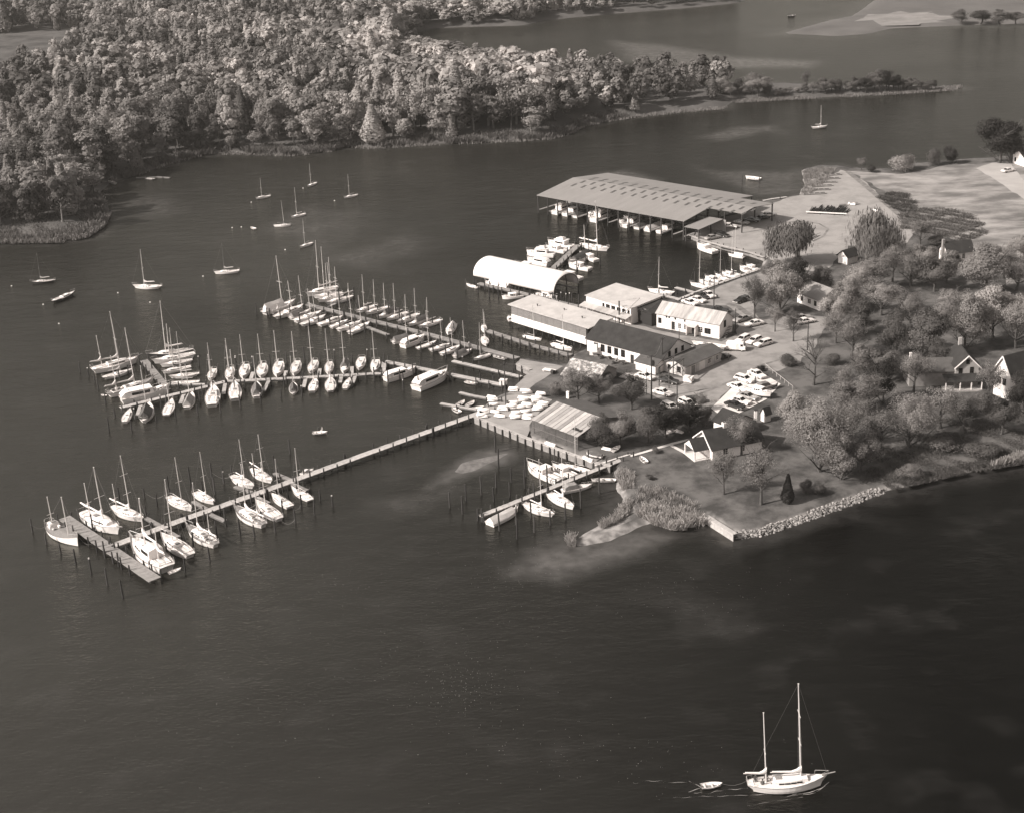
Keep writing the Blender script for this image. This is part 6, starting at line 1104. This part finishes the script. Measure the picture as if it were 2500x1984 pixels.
TREES = [  # kind, base x, base y, top y, half width, tone, label
 ('willow', 1945, 646, 534, 86, 'dark', 'weeping willow on the upper yard, left of two'), ('willow', 2135, 640, 510, 74, 'mid', 'weeping willow beside the timber rack, right of two'),
 ('broad', 1905, 762, 625, 58, 'light', 'pale leafy tree just below the left willow'), ('sparse', 1842, 779, 660, 36, 'dark', 'thin dark tree over the dark station wagon'), ('broad', 1958, 728, 625, 46, 'deep', 'dark tree behind the white house'), ('broad', 1888, 700, 628, 34, 'mid', 'small leafy tree at the edge of the basin road'),
 ('sparse', 1892, 810, 735, 26, 'mid', 'small thin tree between the white car and the white house'), ('sparse', 1937, 834, 752, 30, 'dark', 'thin tree left of the right-hand utility pole'),
 ('feathery', 2137, 712, 610, 54, 'mid', 'leafy tree in front of the garden shed'), ('sparse', 2178, 690, 588, 50, 'light', 'pale thin tree below the right willow'), ('feathery', 2222, 700, 598, 50, 'mid', 'leafy tree left of the white cottage'), ('broad', 2280, 712, 620, 48, 'dark', 'dark tree in front of the white cottage'), ('feathery', 2092, 735, 635, 46, 'light', 'pale tree between the garden shed and white house'),
 ('feathery', 2150, 770, 668, 55, 'mid', 'leafy tree in the middle of the right-hand grove'), ('broad', 2068, 765, 668, 48, 'light', 'pale tree overhanging the white house'), ('broad', 2035, 800, 705, 40, 'light', 'pale tree right of the white house front'),
 ('broad', 2405, 715, 585, 72, 'mid', 'large tree right of the white cottage'), ('feathery', 2480, 710, 610, 50, 'mid', 'leafy tree at the right edge below the field'), ('broad', 2360, 855, 700, 58, 'light', 'bright pale tree above the grey house'), ('broad', 2425, 830, 672, 62, 'pale', 'tall bright pale tree behind the white gable house'), ('feathery', 2480, 850, 720, 48, 'light', 'pale tree at the right edge above the white gable house'),
 ('broad', 2255, 880, 735, 68, 'dark', 'wide dark tree behind the grey house'), ('broad', 2185, 870, 745, 50, 'dark', 'dark tree at the centre of the right-hand grove'), ('sparse', 2080, 872, 765, 60, 'mid', 'thin-leaved tree at the upper edge of the yard'), ('sparse', 2040, 838, 752, 42, 'light', 'small thin tree beside the right-hand utility pole'), ('bare', 1986, 940, 806, 56, 'dark', 'leafless tree above the concrete lot'),
 ('broad', 2152, 985, 865, 46, 'deep', 'dark slender tree left of the grey house'), ('big', 2000, 1150, 945, 112, 'mid', 'very large leafy tree right of the cottage'), ('broad', 1948, 1062, 950, 44, 'light', 'pale tree between the lot and the cottage'), ('feathery', 2062, 1085, 955, 62, 'mid', 'leafy tree right of the very large leafy tree'), ('broad', 2050, 1170, 1045, 55, 'light', 'low pale tree in front of the very large one'),
 ('big', 2218, 1092, 945, 92, 'mid', 'broad tree below the grey house'), ('sparse', 2295, 1045, 935, 62, 'mid', 'thin tree in front of the grey house porch'), ('sparse', 2150, 1120, 985, 60, 'mid', 'thin leafy tree in the middle of the lower right slope'), ('broad', 2495, 1010, 885, 46, 'deep', 'dark tree at the right edge beside the white gable house'),
 ('sparse', 1767, 1206, 1090, 46, 'mid', 'small thin lawn tree in front of the cottage'), ('sparse', 1858, 1231, 1080, 62, 'mid', 'thin drooping lawn tree left of the cedar'), ('cedar', 1922, 1228, 1157, 21, 'deep', 'dark upright cedar on the lawn'), ('bush', 1966, 1205, 1172, 22, 'dark', 'low dark bush right of the cedar'),
 ('broad', 1540, 1000, 905, 46, 'dark', 'dark bushy tree left of the transformer pole'), ('sparse', 1412, 990, 898, 58, 'mid', 'thin tree in front of the patched-roof shed'), ('sparse', 1462, 985, 905, 44, 'mid', 'thin tree hiding the right end of the patched-roof shed'), ('broad', 1470, 1092, 1005, 46, 'dark', 'dark bushy tree at the right end of the slatted shed'), ('broad', 1512, 1088, 1000, 42, 'mid', 'leafy tree in the dark thicket above the path'), ('broad', 1580, 1082, 985, 46, 'dark', 'dark tree in the middle of the thicket'),
 ('broad', 1625, 1066, 975, 42, 'deep', 'very dark tree in the thicket below the station wagons'), ('broad', 1680, 1052, 975, 48, 'deep', 'very dark rounded tree at the right of the thicket'), ('bush', 1715, 1040, 995, 30, 'dark', 'dark bush at the near left corner of the lot'), ('sparse', 1712, 1002, 955, 24, 'mid', 'small tree growing at the edge of the lot'), ('bush', 1362, 965, 935, 24, 'mid', 'bush at the edge of the boat ramp'), ('bush', 1440, 955, 925, 32, 'dark', 'dark bush in front of the patched roof'), ('bush', 1480, 935, 905, 24, 'dark', 'dark bush at the right end of the patched-roof shed'),
 ('broad', 2470, 398, 300, 46, 'deep', 'dark tree at the right edge beside the edge house'), ('broad', 2440, 398, 268, 66, 'deep', 'big dark tree at the upper right edge by the water'), ('bush', 2203, 418, 372, 38, 'light', 'pale round bush on the far shore of the field'), ('bush', 2277, 403, 366, 24, 'dark', 'dark bush on the far shore, second from the right'), ('bush', 2323, 400, 356, 24, 'deep', 'very dark bush on the far shore, rightmost'), ('bush', 2128, 421, 402, 14, 'deep', 'small dark bush on the sandy point'), ('sparse', 2103, 415, 385, 20, 'mid', 'small thin shrub on the sandy point'),
 ('sparse', 2245, 602, 528, 40, 'mid', 'thin tree at the field edge above the white cottage'), ('bush', 1858, 905, 892, 14, 'deep', 'small dark bush at the top corner of the lot'), ('bush', 1925, 895, 870, 30, 'dark', 'low dark hedge bush at the edge of the yard'), ('bush', 2030, 890, 862, 26, 'dark', 'dark bush under the leafless tree'), ('bush', 2340, 1010, 975, 42, 'dark', 'dark bush beside the grey house porch'), ('bush', 2400, 1000, 955, 40, 'dark', 'dark bush in front of the white gable house'), ('bush', 2300, 1100, 1068, 50, 'mid', 'low spreading bush on the lower right slope'), ('bush', 2400, 1110, 1080, 52, 'dark', 'low dark bush near the lower right shore'), ('bush', 2220, 1165, 1138, 40, 'mid', 'low bush just above the right-hand shore'),
 ('bush', 2000, 1205, 1180, 22, 'dark', 'small dark bush beyond the cedar'), ('broad', 2310, 800, 715, 44, 'mid', 'leafy tree at the right edge of the dark grove'), ('feathery', 2220, 790, 700, 44, 'mid', 'leafy tree behind the dark grove'), ('bush', 2345, 735, 715, 26, 'dark', 'dark bush on the grass track behind the grove'), ('broad', 2110, 820, 735, 40, 'dark', 'dark round tree left of the grove'), ('broad', 2495, 640, 560, 40, 'light', 'pale tree at the right edge of the field'), ('broad', 2100, 920, 830, 42, 'mid', 'leafy tree right of the leafless one'), ('broad', 2445, 1060, 960, 40, 'dark', 'dark tree on the lower right slope'),
 ('feathery', 2330, 780, 690, 46, 'light', 'pale tree right of the grass track'), ('sparse', 2120, 1010, 900, 58, 'mid', 'thin tree between the lot and the grey house'), ('sparse', 2230, 960, 850, 52, 'light', 'thin pale tree left of the grey house roof'), ('broad', 2070, 1010, 915, 48, 'mid', 'leafy tree behind the very large leafy tree'), ('sparse', 2060, 975, 885, 42, 'mid', 'thin tree below the leafless tree'), ('sparse', 2350, 1060, 955, 54, 'dark', 'dark thin tree below the grey house porch'), ('broad', 2290, 905, 820, 44, 'dark', 'dark tree close behind the grey house'), ('broad', 2160, 930, 840, 50, 'dark', 'dark tree above the slender one'), ('sparse', 2410, 985, 870, 44, 'mid', 'thin tree in front of the white gable wall'), ('broad', 1960, 1085, 985, 52, 'mid', 'leafy tree right of the cottage roof'), ('sparse', 1810, 1110, 1005, 44, 'mid', 'thin tree over the cottage roof'), ('broad', 2100, 1150, 1050, 50, 'mid', 'leafy tree on the slope right of the cedar'), ('broad', 2310, 690, 610, 40, 'light', 'pale tree right behind the white cottage'), ('sparse', 2450, 680, 590, 46, 'light', 'thin pale tree at the field corner'), ('broad', 2000, 720, 640, 40, 'dark', 'dark tree right behind the white house'), ('broad', 2255, 650, 590, 34, 'mid', 'leafy tree left of the white cottage wall'),
 ('bush', 2245, 680, 655, 26, 'dark', 'low dark bush beside the white cottage lawn'), ('bush', 2170, 600, 575, 30, 'deep', 'dark bush at the foot of the right willow'), ('bush', 2285, 600, 580, 34, 'dark', 'dark bush behind the white cottage'), ('bush', 1415, 1000, 980, 22, 'mid', 'bush just behind the slatted shed roof'), ('bush', 1600, 1105, 1088, 12, 'mid', 'tiny shrub at the fork of the paths'), ('bush', 1690, 890, 880, 8, 'dark', 'small shrub at the workshop wing'), ('bush', 1588, 1170, 1158, 14, 'dark', 'small dark shrub on the open lawn')]
for i, t in enumerate(TREES): tree(t[0], i, *t[1:6], t[6], GT if t[0] != 'bush' else 'bushes around the boatyard')

# the wood across the creek: the trees that show largest are set out singly, the rest stands as one mass
rs = np.random.RandomState(11); FP = np.array([(p_.x, p_.y) for p_ in FARP]); cell = 8.4; cand = []
xs = np.arange(FP[:, 0].min(), 330, cell); ys = np.arange(FP[:, 1].min(), 1300, cell); X, Y = np.meshgrid(xs, ys); Q = np.stack([X.ravel(), Y.ravel()], 1) + rs.uniform(-3.0, 3.0, (X.size, 2))
d = sdf(Q, FARP); mea = sdf(Q, gp(nums("-150,240 20,220 150,190 268,118 248,80 20,90 -150,96"))); ok = (d > 2.0) & (mea < 2)
W = []
for (x, y), di in zip(Q[ok], d[ok]):
    u, v, s_ = proj((x, y, 2)); 
    if u < -420 or u > 2420 or v < -75: continue
    H = rs.uniform(14, 24); H += 2.5 if u > 820 else 0; R_ = H * rs.uniform(.22, .38) * (1.15 if u > 820 else 1.0); H += 3 if 880 < u < 1330 and di < 60 else 0
    spit = u > 1330 and v < 345
    if spit:
        f = (u - 1330) / 500
        if u > 2290 or rs.rand() < .08: continue
        H = max(5.0, 18.5 - 4.5 * min(f, 1.2)) * rs.uniform(.75, 1.1); R_ = min(R_, H * .32)
        if di < 4 and rs.rand() < .7: continue
        if 1800 < u: continue
    if u < 320 and v > 480 and di < 9: continue
    if u > 960 and v < 235 and not spit: H = min(H, 17.0)
    if di < 6: H *= .6; R_ *= .8
    W.append((v, x, y, H, R_, u, spit, di))
W.sort(reverse=True)
fk = [(trunk_mesh(100 + i, 18, 4.8, .28, .26, barkp if i % 3 == 0 else bark, 5, 0), quad_mesh('crown', crown_arrays(100 + i, 18, 4.8, b_, lo_n, lv, lf), LEAF['mid'])) for i, (b_, lo_n, lv, lf) in enumerate(((.06, 22, 2300, .72), (.1, 26, 2300, .68), (.05, 60, 2600, .58), (.12, 70, 2400, .55), (.04, 90, 2400, .55), (.08, 34, 2400, .66)))]
fc = [(trunk_mesh(140 + i, 18, 3.6, .2, .22, bark, 0, 0), quad_mesh('crown', crown_arrays(140 + i, 18, 4.0, .08, 0, 1700, .62, cone=True), LEAF['mid'])) for i in range(2)]
fks = [(trunk_mesh(120 + i, 18, 4.2, .3, .2, bark, 8, 1), quad_mesh('crown', crown_arrays(120 + i, 18, 4.6, .22, 50, 800, .5), LEAF['mid'])) for i in range(3)]
far_v = [crown_arrays(200 + i, 18, 4.8, .2, 18 + 9 * i, 460, 1.25) for i in range(5)] + [crown_arrays(209, 18, 4.2, .12, 0, 420, 1.2, cone=True)]
def tone_of(x, y, u, v, spit):                                 # species stand in drifts: pale crowns on the bright shore, darker ones inland
    n = math.sin(x * .045 + 1.3) * math.sin(y * .038 + .4) + .5 * math.sin(x * .13 + y * .09); n += rs.normal() * .75 + (.95 if 860 < u < 1400 else 0) - (.25 if u < 500 else 0) - (.8 if spit and u > 1450 else 0)
    return 'pale' if n > 1.25 else 'light' if n > .35 else 'mid' if n > -.75 else 'dark'
BIG = {'pale': 'pale-crowned tree', 'light': 'light-leaved tree', 'mid': 'mid-toned tree', 'dark': 'dark-crowned tree'}; rest = []; cnt = 0
for v, x, y, H, R_, u, spit, di in W:
    tn_ = tone_of(x, y, u, v, spit); zt = 1.0 if di < 5 else 1.5
    if cnt < 296 and v > -20 and u > -50:
        seg_ = 'at the water edge' if di < 9 else 'behind the front row' if di < 22 else 'deep inside'; where = ('on the wooded point at the left edge' if u < 330 and v > 400 else 'on the wooded upper right spit' if spit else 'of the far shore wood, left quarter' if u < 560 else 'of the far shore wood, left of centre' if u < 820 else 'of the far shore wood, right of centre' if u < 1090 else 'of the far shore wood, right quarter'); thin = rs.rand() < (.5 if spit else .22)
        con = not thin and rs.rand() < (.35 if tn_ == 'pale' else .08); t_, c_ = fks[rs.randint(3)] if thin else fc[rs.randint(2)] if con else fk[rs.randint(6)]; root = thing('wood_tree', ('thin ' if thin else 'pointed ' if con else 'full ') + BIG[tn_] + ' ' + where + ', ' + seg_, 'tree', (x, y, zt - .6), rs.uniform(0, 6.28), (R_ / 4.8, R_ / 4.8, H / 18), 'trees of the wood across the creek')
        child('trunk', t_, root); o = child('crown', c_, root); o.material_slots[0].link = 'OBJECT'; o.material_slots[0].material = LEAF[tn_]; cnt += 1
    else: rest.append((x, y, H, R_, {'pale': 1.75, 'light': 1.2, 'mid': .85, 'dark': .5}[tn_] * rs.uniform(.8, 1.2)))
VV = []; TT = []
for x, y, H, R_, tn_ in rest:
    a = rs.uniform(0, 6.28); ca, sa_ = math.cos(a), math.sin(a); V = far_v[rs.randint(6)] * np.array([R_ / 4.8, R_ / 4.8, H / 18]); V = np.stack([V[..., 0] * ca - V[..., 1] * sa_ + x, V[..., 0] * sa_ + V[..., 1] * ca + y, V[..., 2] + 1.2], -1); VV.append(V); TT.append(np.full(len(V), tn_))
o = bpy.data.objects.new('far_wood', quad_mesh('far_wood', np.concatenate(VV), leafw, np.concatenate(TT))); C.objects.link(o); tag(o, 'the rest of the wood across the creek, crown behind crown', None, None, 'stuff')
print('WOOD', cnt, len(rest))
SP = [(1969, 222, 166, 17, 'dark', 'lone flat-topped pine')]; x = 1760
while x < 2292:
    f = (x - 1760) / 530; by = 238 - f * 23 + rs.uniform(-3, 3); cl = x > 1995; h = (rs.uniform(22, 34) if cl and x < 2200 else rs.uniform(16, 24) if cl else rs.uniform(14, 60 if x < 1850 else 26)) * 1.3 * (1.45 if 2110 < x < 2170 else 1)
    SP.append((x, by, by - h, rs.uniform(.35, .6) * h + 4, ('deep', 'dark', 'dark')[rs.randint(3)] if cl else ('mid', 'dark', 'light')[rs.randint(3)], 'dark bushy tree' if cl else 'low scrubby tree')); x += rs.uniform(9, 15) if cl else rs.uniform(11, 22)
sx_ = sorted(q_[0] for q_ in SP); ORD2 = ORD + ['twenty-ninth'] + ['thirt' + e for e in ('ieth', 'y-first', 'y-second', 'y-third', 'y-fourth', 'y-fifth', 'y-sixth', 'y-seventh', 'y-eighth', 'y-ninth')] + ['fort' + e for e in ('ieth', 'y-first', 'y-second', 'y-third', 'y-fourth', 'y-fifth', 'y-sixth', 'y-seventh', 'y-eighth', 'y-ninth')] + ['fiftieth']
for i, (bx, by, top, hw, tn_, lb) in enumerate(SP): tree('broad' if i % 3 else 'sparse', i, bx, by, top, hw, tn_, '%s on the narrow upper right spit, %s from its tip' % (lb, ORD2[len(SP) - 1 - sx_.index(bx)]), 'trees on the tip of the spit', z=1.0)
# trees of the land at the top right
for i, (bx, by, top, hw, tn_) in enumerate(((2350, 58, 22, 30, 'dark'), (2395, 58, 18, 32, 'deep'), (2440, 60, 20, 32, 'dark'), (2480, 58, 24, 28, 'dark'))):
    tree('broad', i, bx, by, top, hw, tn_, 'tree on the far land at the top right corner, %s from the right' % ORD[(3, 2, 1, 0)[i]], 'trees on the far land at the top right')

# low growth: reeds, brambles, shoreline grass
def blades(name, label, px, n, h, m, width=.10, z=LZ, seed=1, inset=.0, lean=.35, clump=None, thr=0.0):
    rs_ = np.random.RandomState(seed); poly = gp(px, z); xs = [p_.x for p_ in poly]; ys = [p_.y for p_ in poly]; P = np.stack([rs_.uniform(min(xs), max(xs), n * 6), rs_.uniform(min(ys), max(ys), n * 6)], 1)
    if clump: P = P[(np.sin(P[:, 0] * clump + seed) * np.sin(P[:, 1] * clump * 1.3) + .6 * np.sin(P[:, 0] * clump * 2.7 + P[:, 1] * clump * 2.1) + rs_.normal(size=len(P)) * .35) > thr]
    P = P[sdf(P, poly) > inset][:n]; k = len(P); a = rs_.uniform(0, 6.28, k); hh = h * rs_.uniform(.5, 1.2, k); ln = rs_.normal(size=(k, 2)) * lean * hh[:, None]; zz_ = np.full(k, z - .3); wx = np.cos(a) * width; wy = np.sin(a) * width
    V = np.stack([np.stack([P[:, 0] - wx, P[:, 1] - wy, zz_], 1), np.stack([P[:, 0] + wx, P[:, 1] + wy, zz_], 1), np.stack([P[:, 0] + wx * .5 + ln[:, 0], P[:, 1] + wy * .5 + ln[:, 1], zz_ + hh], 1), np.stack([P[:, 0] - wx * .3 + ln[:, 0] * 1.1, P[:, 1] - wy * .3 + ln[:, 1] * 1.1, zz_ + hh * .95], 1)], 1)
    o = bpy.data.objects.new(name, quad_mesh(name, V, m)); C.objects.link(o); tag(o, label, None, None, 'stuff')
def strip(px, w_): # a band along a polyline, w_ photo pixels high
    return px + [(x, y - w_) for x, y in px[::-1]]
blades('reed_bed', 'tall pale reeds along the shore left of the lawn wall', nums("1558,1262 1600,1280 1640,1291 1700,1292 1728,1274 1700,1258 1640,1245 1590,1240 1562,1240"), 3800, 1.6, reedm, .032, .8, 3, clump=.9, lean=.28, thr=.4)
blades('reed_bed', 'dark scrub mixed with reeds behind the pale reeds', nums("1548,1225 1600,1250 1660,1255 1715,1268 1700,1238 1640,1205 1590,1185 1560,1190"), 1800, .9, reedd, .06, LZ, 4, lean=.3, clump=.7, thr=.25)
blades('reed_bed', 'sparse pale reeds rising out of the dark scrub', nums("1550,1215 1600,1240 1660,1245 1715,1262 1700,1232 1640,1205 1590,1185 1560,1190"), 1600, 1.2, reedm, .032, LZ, 24, lean=.2, clump=.8, thr=.2)
blades('reed_bed', 'small reed clumps on the sandy spit', nums("1385,1328 1405,1332 1400,1310 1388,1312"), 700, 1.5, reedm, .032, .3, 5, lean=.2); blades('reed_bed', 'reeds along the back of the sandy spit', nums("1462,1282 1500,1262 1530,1225 1545,1225 1530,1260 1500,1280 1470,1290"), 2400, 1.3, reedm, .032, .5, 6, lean=.25)
blades('reed_bed', 'reeds beside the grey skiff', nums("1505,1165 1520,1195 1545,1195 1545,1160 1520,1150"), 1700, 1.5, reedm, .032, .9, 7, lean=.22)
blades('reed_bed', 'dry reeds on the point at the upper yard', nums("1952,478 1966,452 1958,420 2000,410 2040,412 2020,440 1985,470"), 3500, 1.0, marshm, .10, LZ, 8, clump=.4, thr=-.3)
blades('marsh_grass', 'pale marsh grass round the low wooded point at the left', nums("-20,594 150,592 217,578 255,553 270,525 262,520 235,548 190,560 120,560 -20,565"), 7000, 1.5, marshm, .16, .7, 9, clump=.2, thr=-.5)
FS = nums("340,427 410,402 452,391 490,381 560,376 700,381 790,373 860,359 900,363 1000,357 1122,351 1250,346 1345,339 1390,328 1434,306 1538,288 1642,277 1776,264")
blades('marsh_grass', 'pale grass edging the wooded far shore', strip([(x, y + 1) for x, y in FS], 6), 9000, .9, marshm, .16, .5, 10, clump=.12, thr=-.4)
blades('marsh_grass', 'pale grass along the narrow spit at the upper right', strip(nums("1783,252 1860,247 1939,243 2050,238 2161,232 2295,223 2350,219"), 11), 5000, .8, marshm, .18, .5, 11, clump=.1, thr=-.3)
blades('shore_scrub', 'rough grass along the lower right shore', strip(nums("2160,1197 2200,1190 2330,1160 2440,1140 2520,1126"), 24), 9000, .55, LEAF['dark'], .07, LZ - .1, 12, clump=.5, thr=-.2, lean=.5); blades('shore_scrub', 'pale reeds at the lower right edge', nums("2420,1143 2500,1130 2540,1105 2480,1118"), 2500, 1.8, reedm, .06, .6, 13, lean=.2)
blades('bramble_thicket', 'dark low brambles on the field', nums("2142,482 2175,470 2212,472 2235,495 2235,520 2190,515"), 5000, .75, LEAF['dark'], .12, LZ + .1, 14, lean=.9, clump=.55, thr=-.05); blades('bramble_thicket', 'dark low brambles on the slope above the white cottage', nums("2250,510 2300,508 2350,515 2400,545 2408,572 2350,592 2290,580 2240,560 2200,560 2195,525"), 13000, .75, LEAF['dark'], .12, LZ + .1, 15, lean=.9, clump=.5, thr=0)
blades('rough_grass', 'uneven grass on the slope below the grey house', nums("2100,1180 2500,1110 2500,1000 2300,1020 2150,1090"), 16000, .4, LEAF['dark'], .07, LZ + .2, 17, lean=.7, clump=.35, thr=.0)
blades('undergrowth', 'low shrubs and saplings under the edge of the far wood', strip([(x, y - 4) for x, y in nums("272,446 340,427 410,402 452,391 490,381 560,376 700,381 790,373 860,359 900,363 1000,357 1122,351 1250,346 1345,339 1390,328 1434,306 1538,288")], 18), 26000, 2.2, LEAF['dark'], .20, .9, 30, lean=.4, clump=.22, thr=.0)
blades('undergrowth', 'low shrubs on the wooded point at the left', nums("-20,590 150,586 214,572 250,548 262,525 245,470 200,480 -20,500"), 12000, 2.2, LEAF['dark'], .20, .9, 31, lean=.35, clump=.22, thr=-.2)
# stones of the shore defence
RV = gp(nums("1793,1309 1860,1301 1950,1271 2050,1236 2120,1210 2158,1197"), .3); rs = np.random.RandomState(5); root = thing('stone_revetment', 'band of pale tumbled stones protecting the lawn shore', 'revetment', RV[0]); seg = [(b_ - a).length for a, b_ in zip(RV, RV[1:])]; tot = sum(seg)
SM = []
for i in range(6):
    r_ = random.Random(i + 70); g = MB(); ph = (1 + 5 ** .5) / 2
    vs = [Vector(v_).normalized() * r_.uniform(.75, 1.15) for v_ in ((-1, ph, 0), (1, ph, 0), (-1, -ph, 0), (1, -ph, 0), (0, -1, ph), (0, 1, ph), (0, -1, -ph), (0, 1, -ph), (ph, 0, -1), (ph, 0, 1), (-ph, 0, -1), (-ph, 0, 1))]
    g.add([(v_.x, v_.y * .8, v_.z * .62) for v_ in vs], [(0, 11, 5), (0, 5, 1), (0, 1, 7), (0, 7, 10), (0, 10, 11), (1, 5, 9), (5, 11, 4), (11, 10, 2), (10, 7, 6), (7, 1, 8), (3, 9, 4), (3, 4, 2), (3, 2, 6), (3, 6, 8), (3, 8, 9), (4, 9, 5), (2, 4, 11), (6, 2, 10), (8, 6, 7), (9, 8, 1)]); SM.append(g)
sme = [g.mesh('stone', stone) for g in SM]; small = MB(); N = 1400; big = 300
for i in range(N):
    t = rs.rand() * tot; j = 0
    while t > seg[j] and j < len(seg) - 1: t -= seg[j]; j += 1
    a, b_ = RV[j], RV[j + 1]; u = (b_ - a).normalized(); nn = Vector((-u.y, u.x, 0)); f = rs.rand(); P = a + u * t + nn * (f * 2.0 - .7); zz_ = -.15 + f * .85; s_ = rs.uniform(.24, .42) if i < big else rs.uniform(.12, .26)
    if i < big: o = child('stone', sme[i % 6], root); o.location = (P.x - RV[0].x, P.y - RV[0].y, zz_ + .1 - RV[0].z); o.scale = (s_,) * 3; o.rotation_euler = tuple(rs.uniform(0, 6, 3) * np.array([.1, .1, 1]))
    else:
        ca, sa_ = math.cos(i), math.sin(i); g = SM[i % 6]; small.add([(P.x - RV[0].x + (x * ca - y * sa_) * s_, P.y - RV[0].y + (x * sa_ + y * ca) * s_, zz_ + z * s_ - RV[0].z) for x, y, z in g.v], g.f)
o = child('small_stones', small.mesh('small_stones', mat('riprap_small', .20, .9, .45, 1.2)), root); o['kind'] = 'stuff'
# floating leaves and foam, wake of the ketch
rs = np.random.RandomState(8); QV = []
def fleck(P, s_): 
    n = len(P); a = rs.uniform(0, 6.28, n); c_ = np.cos(a) * s_; d_ = np.sin(a) * s_; z = np.full(n, .035); e = rs.uniform(.4, .9, n)
    return np.stack([np.stack([P[:, 0] + x * c_ - y * d_ * e, P[:, 1] + x * d_ + y * c_ * e, z], 1) for x, y in ((-1, -1), (1, -.8), (.9, 1), (-1, .8))], 1)
for cx, cy, sx, sy, n in ((1130, 1680, 90, 60, 150), (1100, 1620, 220, 140, 170), (800, 1430, 160, 60, 110), (500, 1600, 320, 240, 170), (1700, 1450, 260, 90, 120), (1250, 1390, 180, 60, 120), (1500, 1850, 380, 80, 120), (1150, 1200, 90, 40, 40)):
    px = rs.normal(size=(n, 2)) * [sx, sy] * .6 + [cx, cy]; P = np.array([G(x, y)[:2] for x, y in px if 20 < x < 2480 and y > 1080]); P = P[(sdf(P, MAINP) < -1.5)]; QV.append(fleck(P, rs.uniform(.02, .06, len(P))))
o = bpy.data.objects.new('floating_leaves', quad_mesh('floating_leaves', np.concatenate(QV), mat('leaf_litter', .26, .7))); C.objects.link(o); tag(o, 'leaves and foam flecks drifting on the dark water', None, None, 'stuff')
QV = []
def ribbon(px, w0, w1, wob=.12, step=.35, gaps=.25):
    P = gp(px); out = []; L_ = sum((b_ - a).length for a, b_ in zip(P, P[1:])); s0 = 0.0
    for a, b_ in zip(P, P[1:]):
        l_ = (b_ - a).length; n = max(2, int(l_ / step))
        for k_ in range(n): out.append((a.lerp(b_, k_ / n), (s0 + l_ * k_ / n) / L_))
        s0 += l_
    ph = rs.uniform(0, 6, 3); prev = None; w0 *= .7; w1 *= .6
    for k_, (p_, t_) in enumerate(out):
        d_ = (out[min(k_ + 1, len(out) - 1)][0] - out[max(k_ - 1, 0)][0]).normalized(); n_ = Vector((-d_.y, d_.x, 0)); o_ = n_ * wob * (.2 + t_) * (math.sin(k_ * .31 + ph[0]) + .6 * math.sin(k_ * .83 + ph[1])); wv = (w0 + (w1 - w0) * t_) * max(.05, .65 + .6 * math.sin(k_ * .57 + ph[2]) * (gaps * 2 + .3) + rs.normal() * .15)
        cur = (p_ + o_ - n_ * wv + Vector((0, 0, .03)), p_ + o_ + n_ * wv + Vector((0, 0, .03)))
        if prev: QV.append(np.array([[tuple(prev[0]), tuple(cur[0]), tuple(cur[1]), tuple(prev[1])]]))
        prev = cur
ribbon(((2024, 1908), (2005, 1924), (1975, 1934), (1930, 1939)), .13, .05, .05, .22, .05); ribbon(((2015, 1918), (1990, 1934), (1955, 1941), (1900, 1944)), .05, .025, .1, .22, .35); ribbon(((1880, 1938), (1800, 1941), (1700, 1944), (1640, 1946)), .035, .02, .08, .22, .3)
ribbon(((1960, 1945), (1890, 1955), (1820, 1966)), .022, .018, .06, .25, .4); ribbon(((1826, 1922), (1760, 1930), (1690, 1936)), .035, .025, .25, .25, .5); ribbon(((1712, 1921), (1695, 1912), (1678, 1904)), .07, .04, .05, .25, .2); ribbon(((1712, 1922), (1692, 1928), (1676, 1934)), .06, .03, .05, .25, .3); ribbon(((1680, 1908), (1620, 1908), (1540, 1906)), .025, .02, .3, .3, .5)
o = bpy.data.objects.new('wake_foam', quad_mesh('wake_foam', np.concatenate(QV), mat('foam', .40, .8))); C.objects.link(o); tag(o, 'white bow wave and wake foam of the foreground ketch', None, None, 'stuff')

# the thin autumn haze between the camera and the far woods
hm_ = bpy.data.materials.new('haze'); hm_.use_nodes = True; nt = hm_.node_tree; nt.nodes.remove(nt.nodes['Principled BSDF']); pv = nt.nodes.new('ShaderNodeVolumePrincipled'); pv.inputs['Color'].default_value = (.95, .91, .85, 1); pv.inputs['Density'].default_value = HAZE; pv.inputs['Anisotropy'].default_value = .2
nt.links.new(pv.outputs[0], nt.nodes['Material Output'].inputs['Volume']); g = MB(); g.box(-6200, 6200, -6200, 6200, -4.2, 127.0); o = bpy.data.objects.new('haze', g.mesh('haze', hm_)); C.objects.link(o); tag(o, 'thin pale haze in the air over the creek', None, None, 'stuff'); o.display_type = 'WIRE'
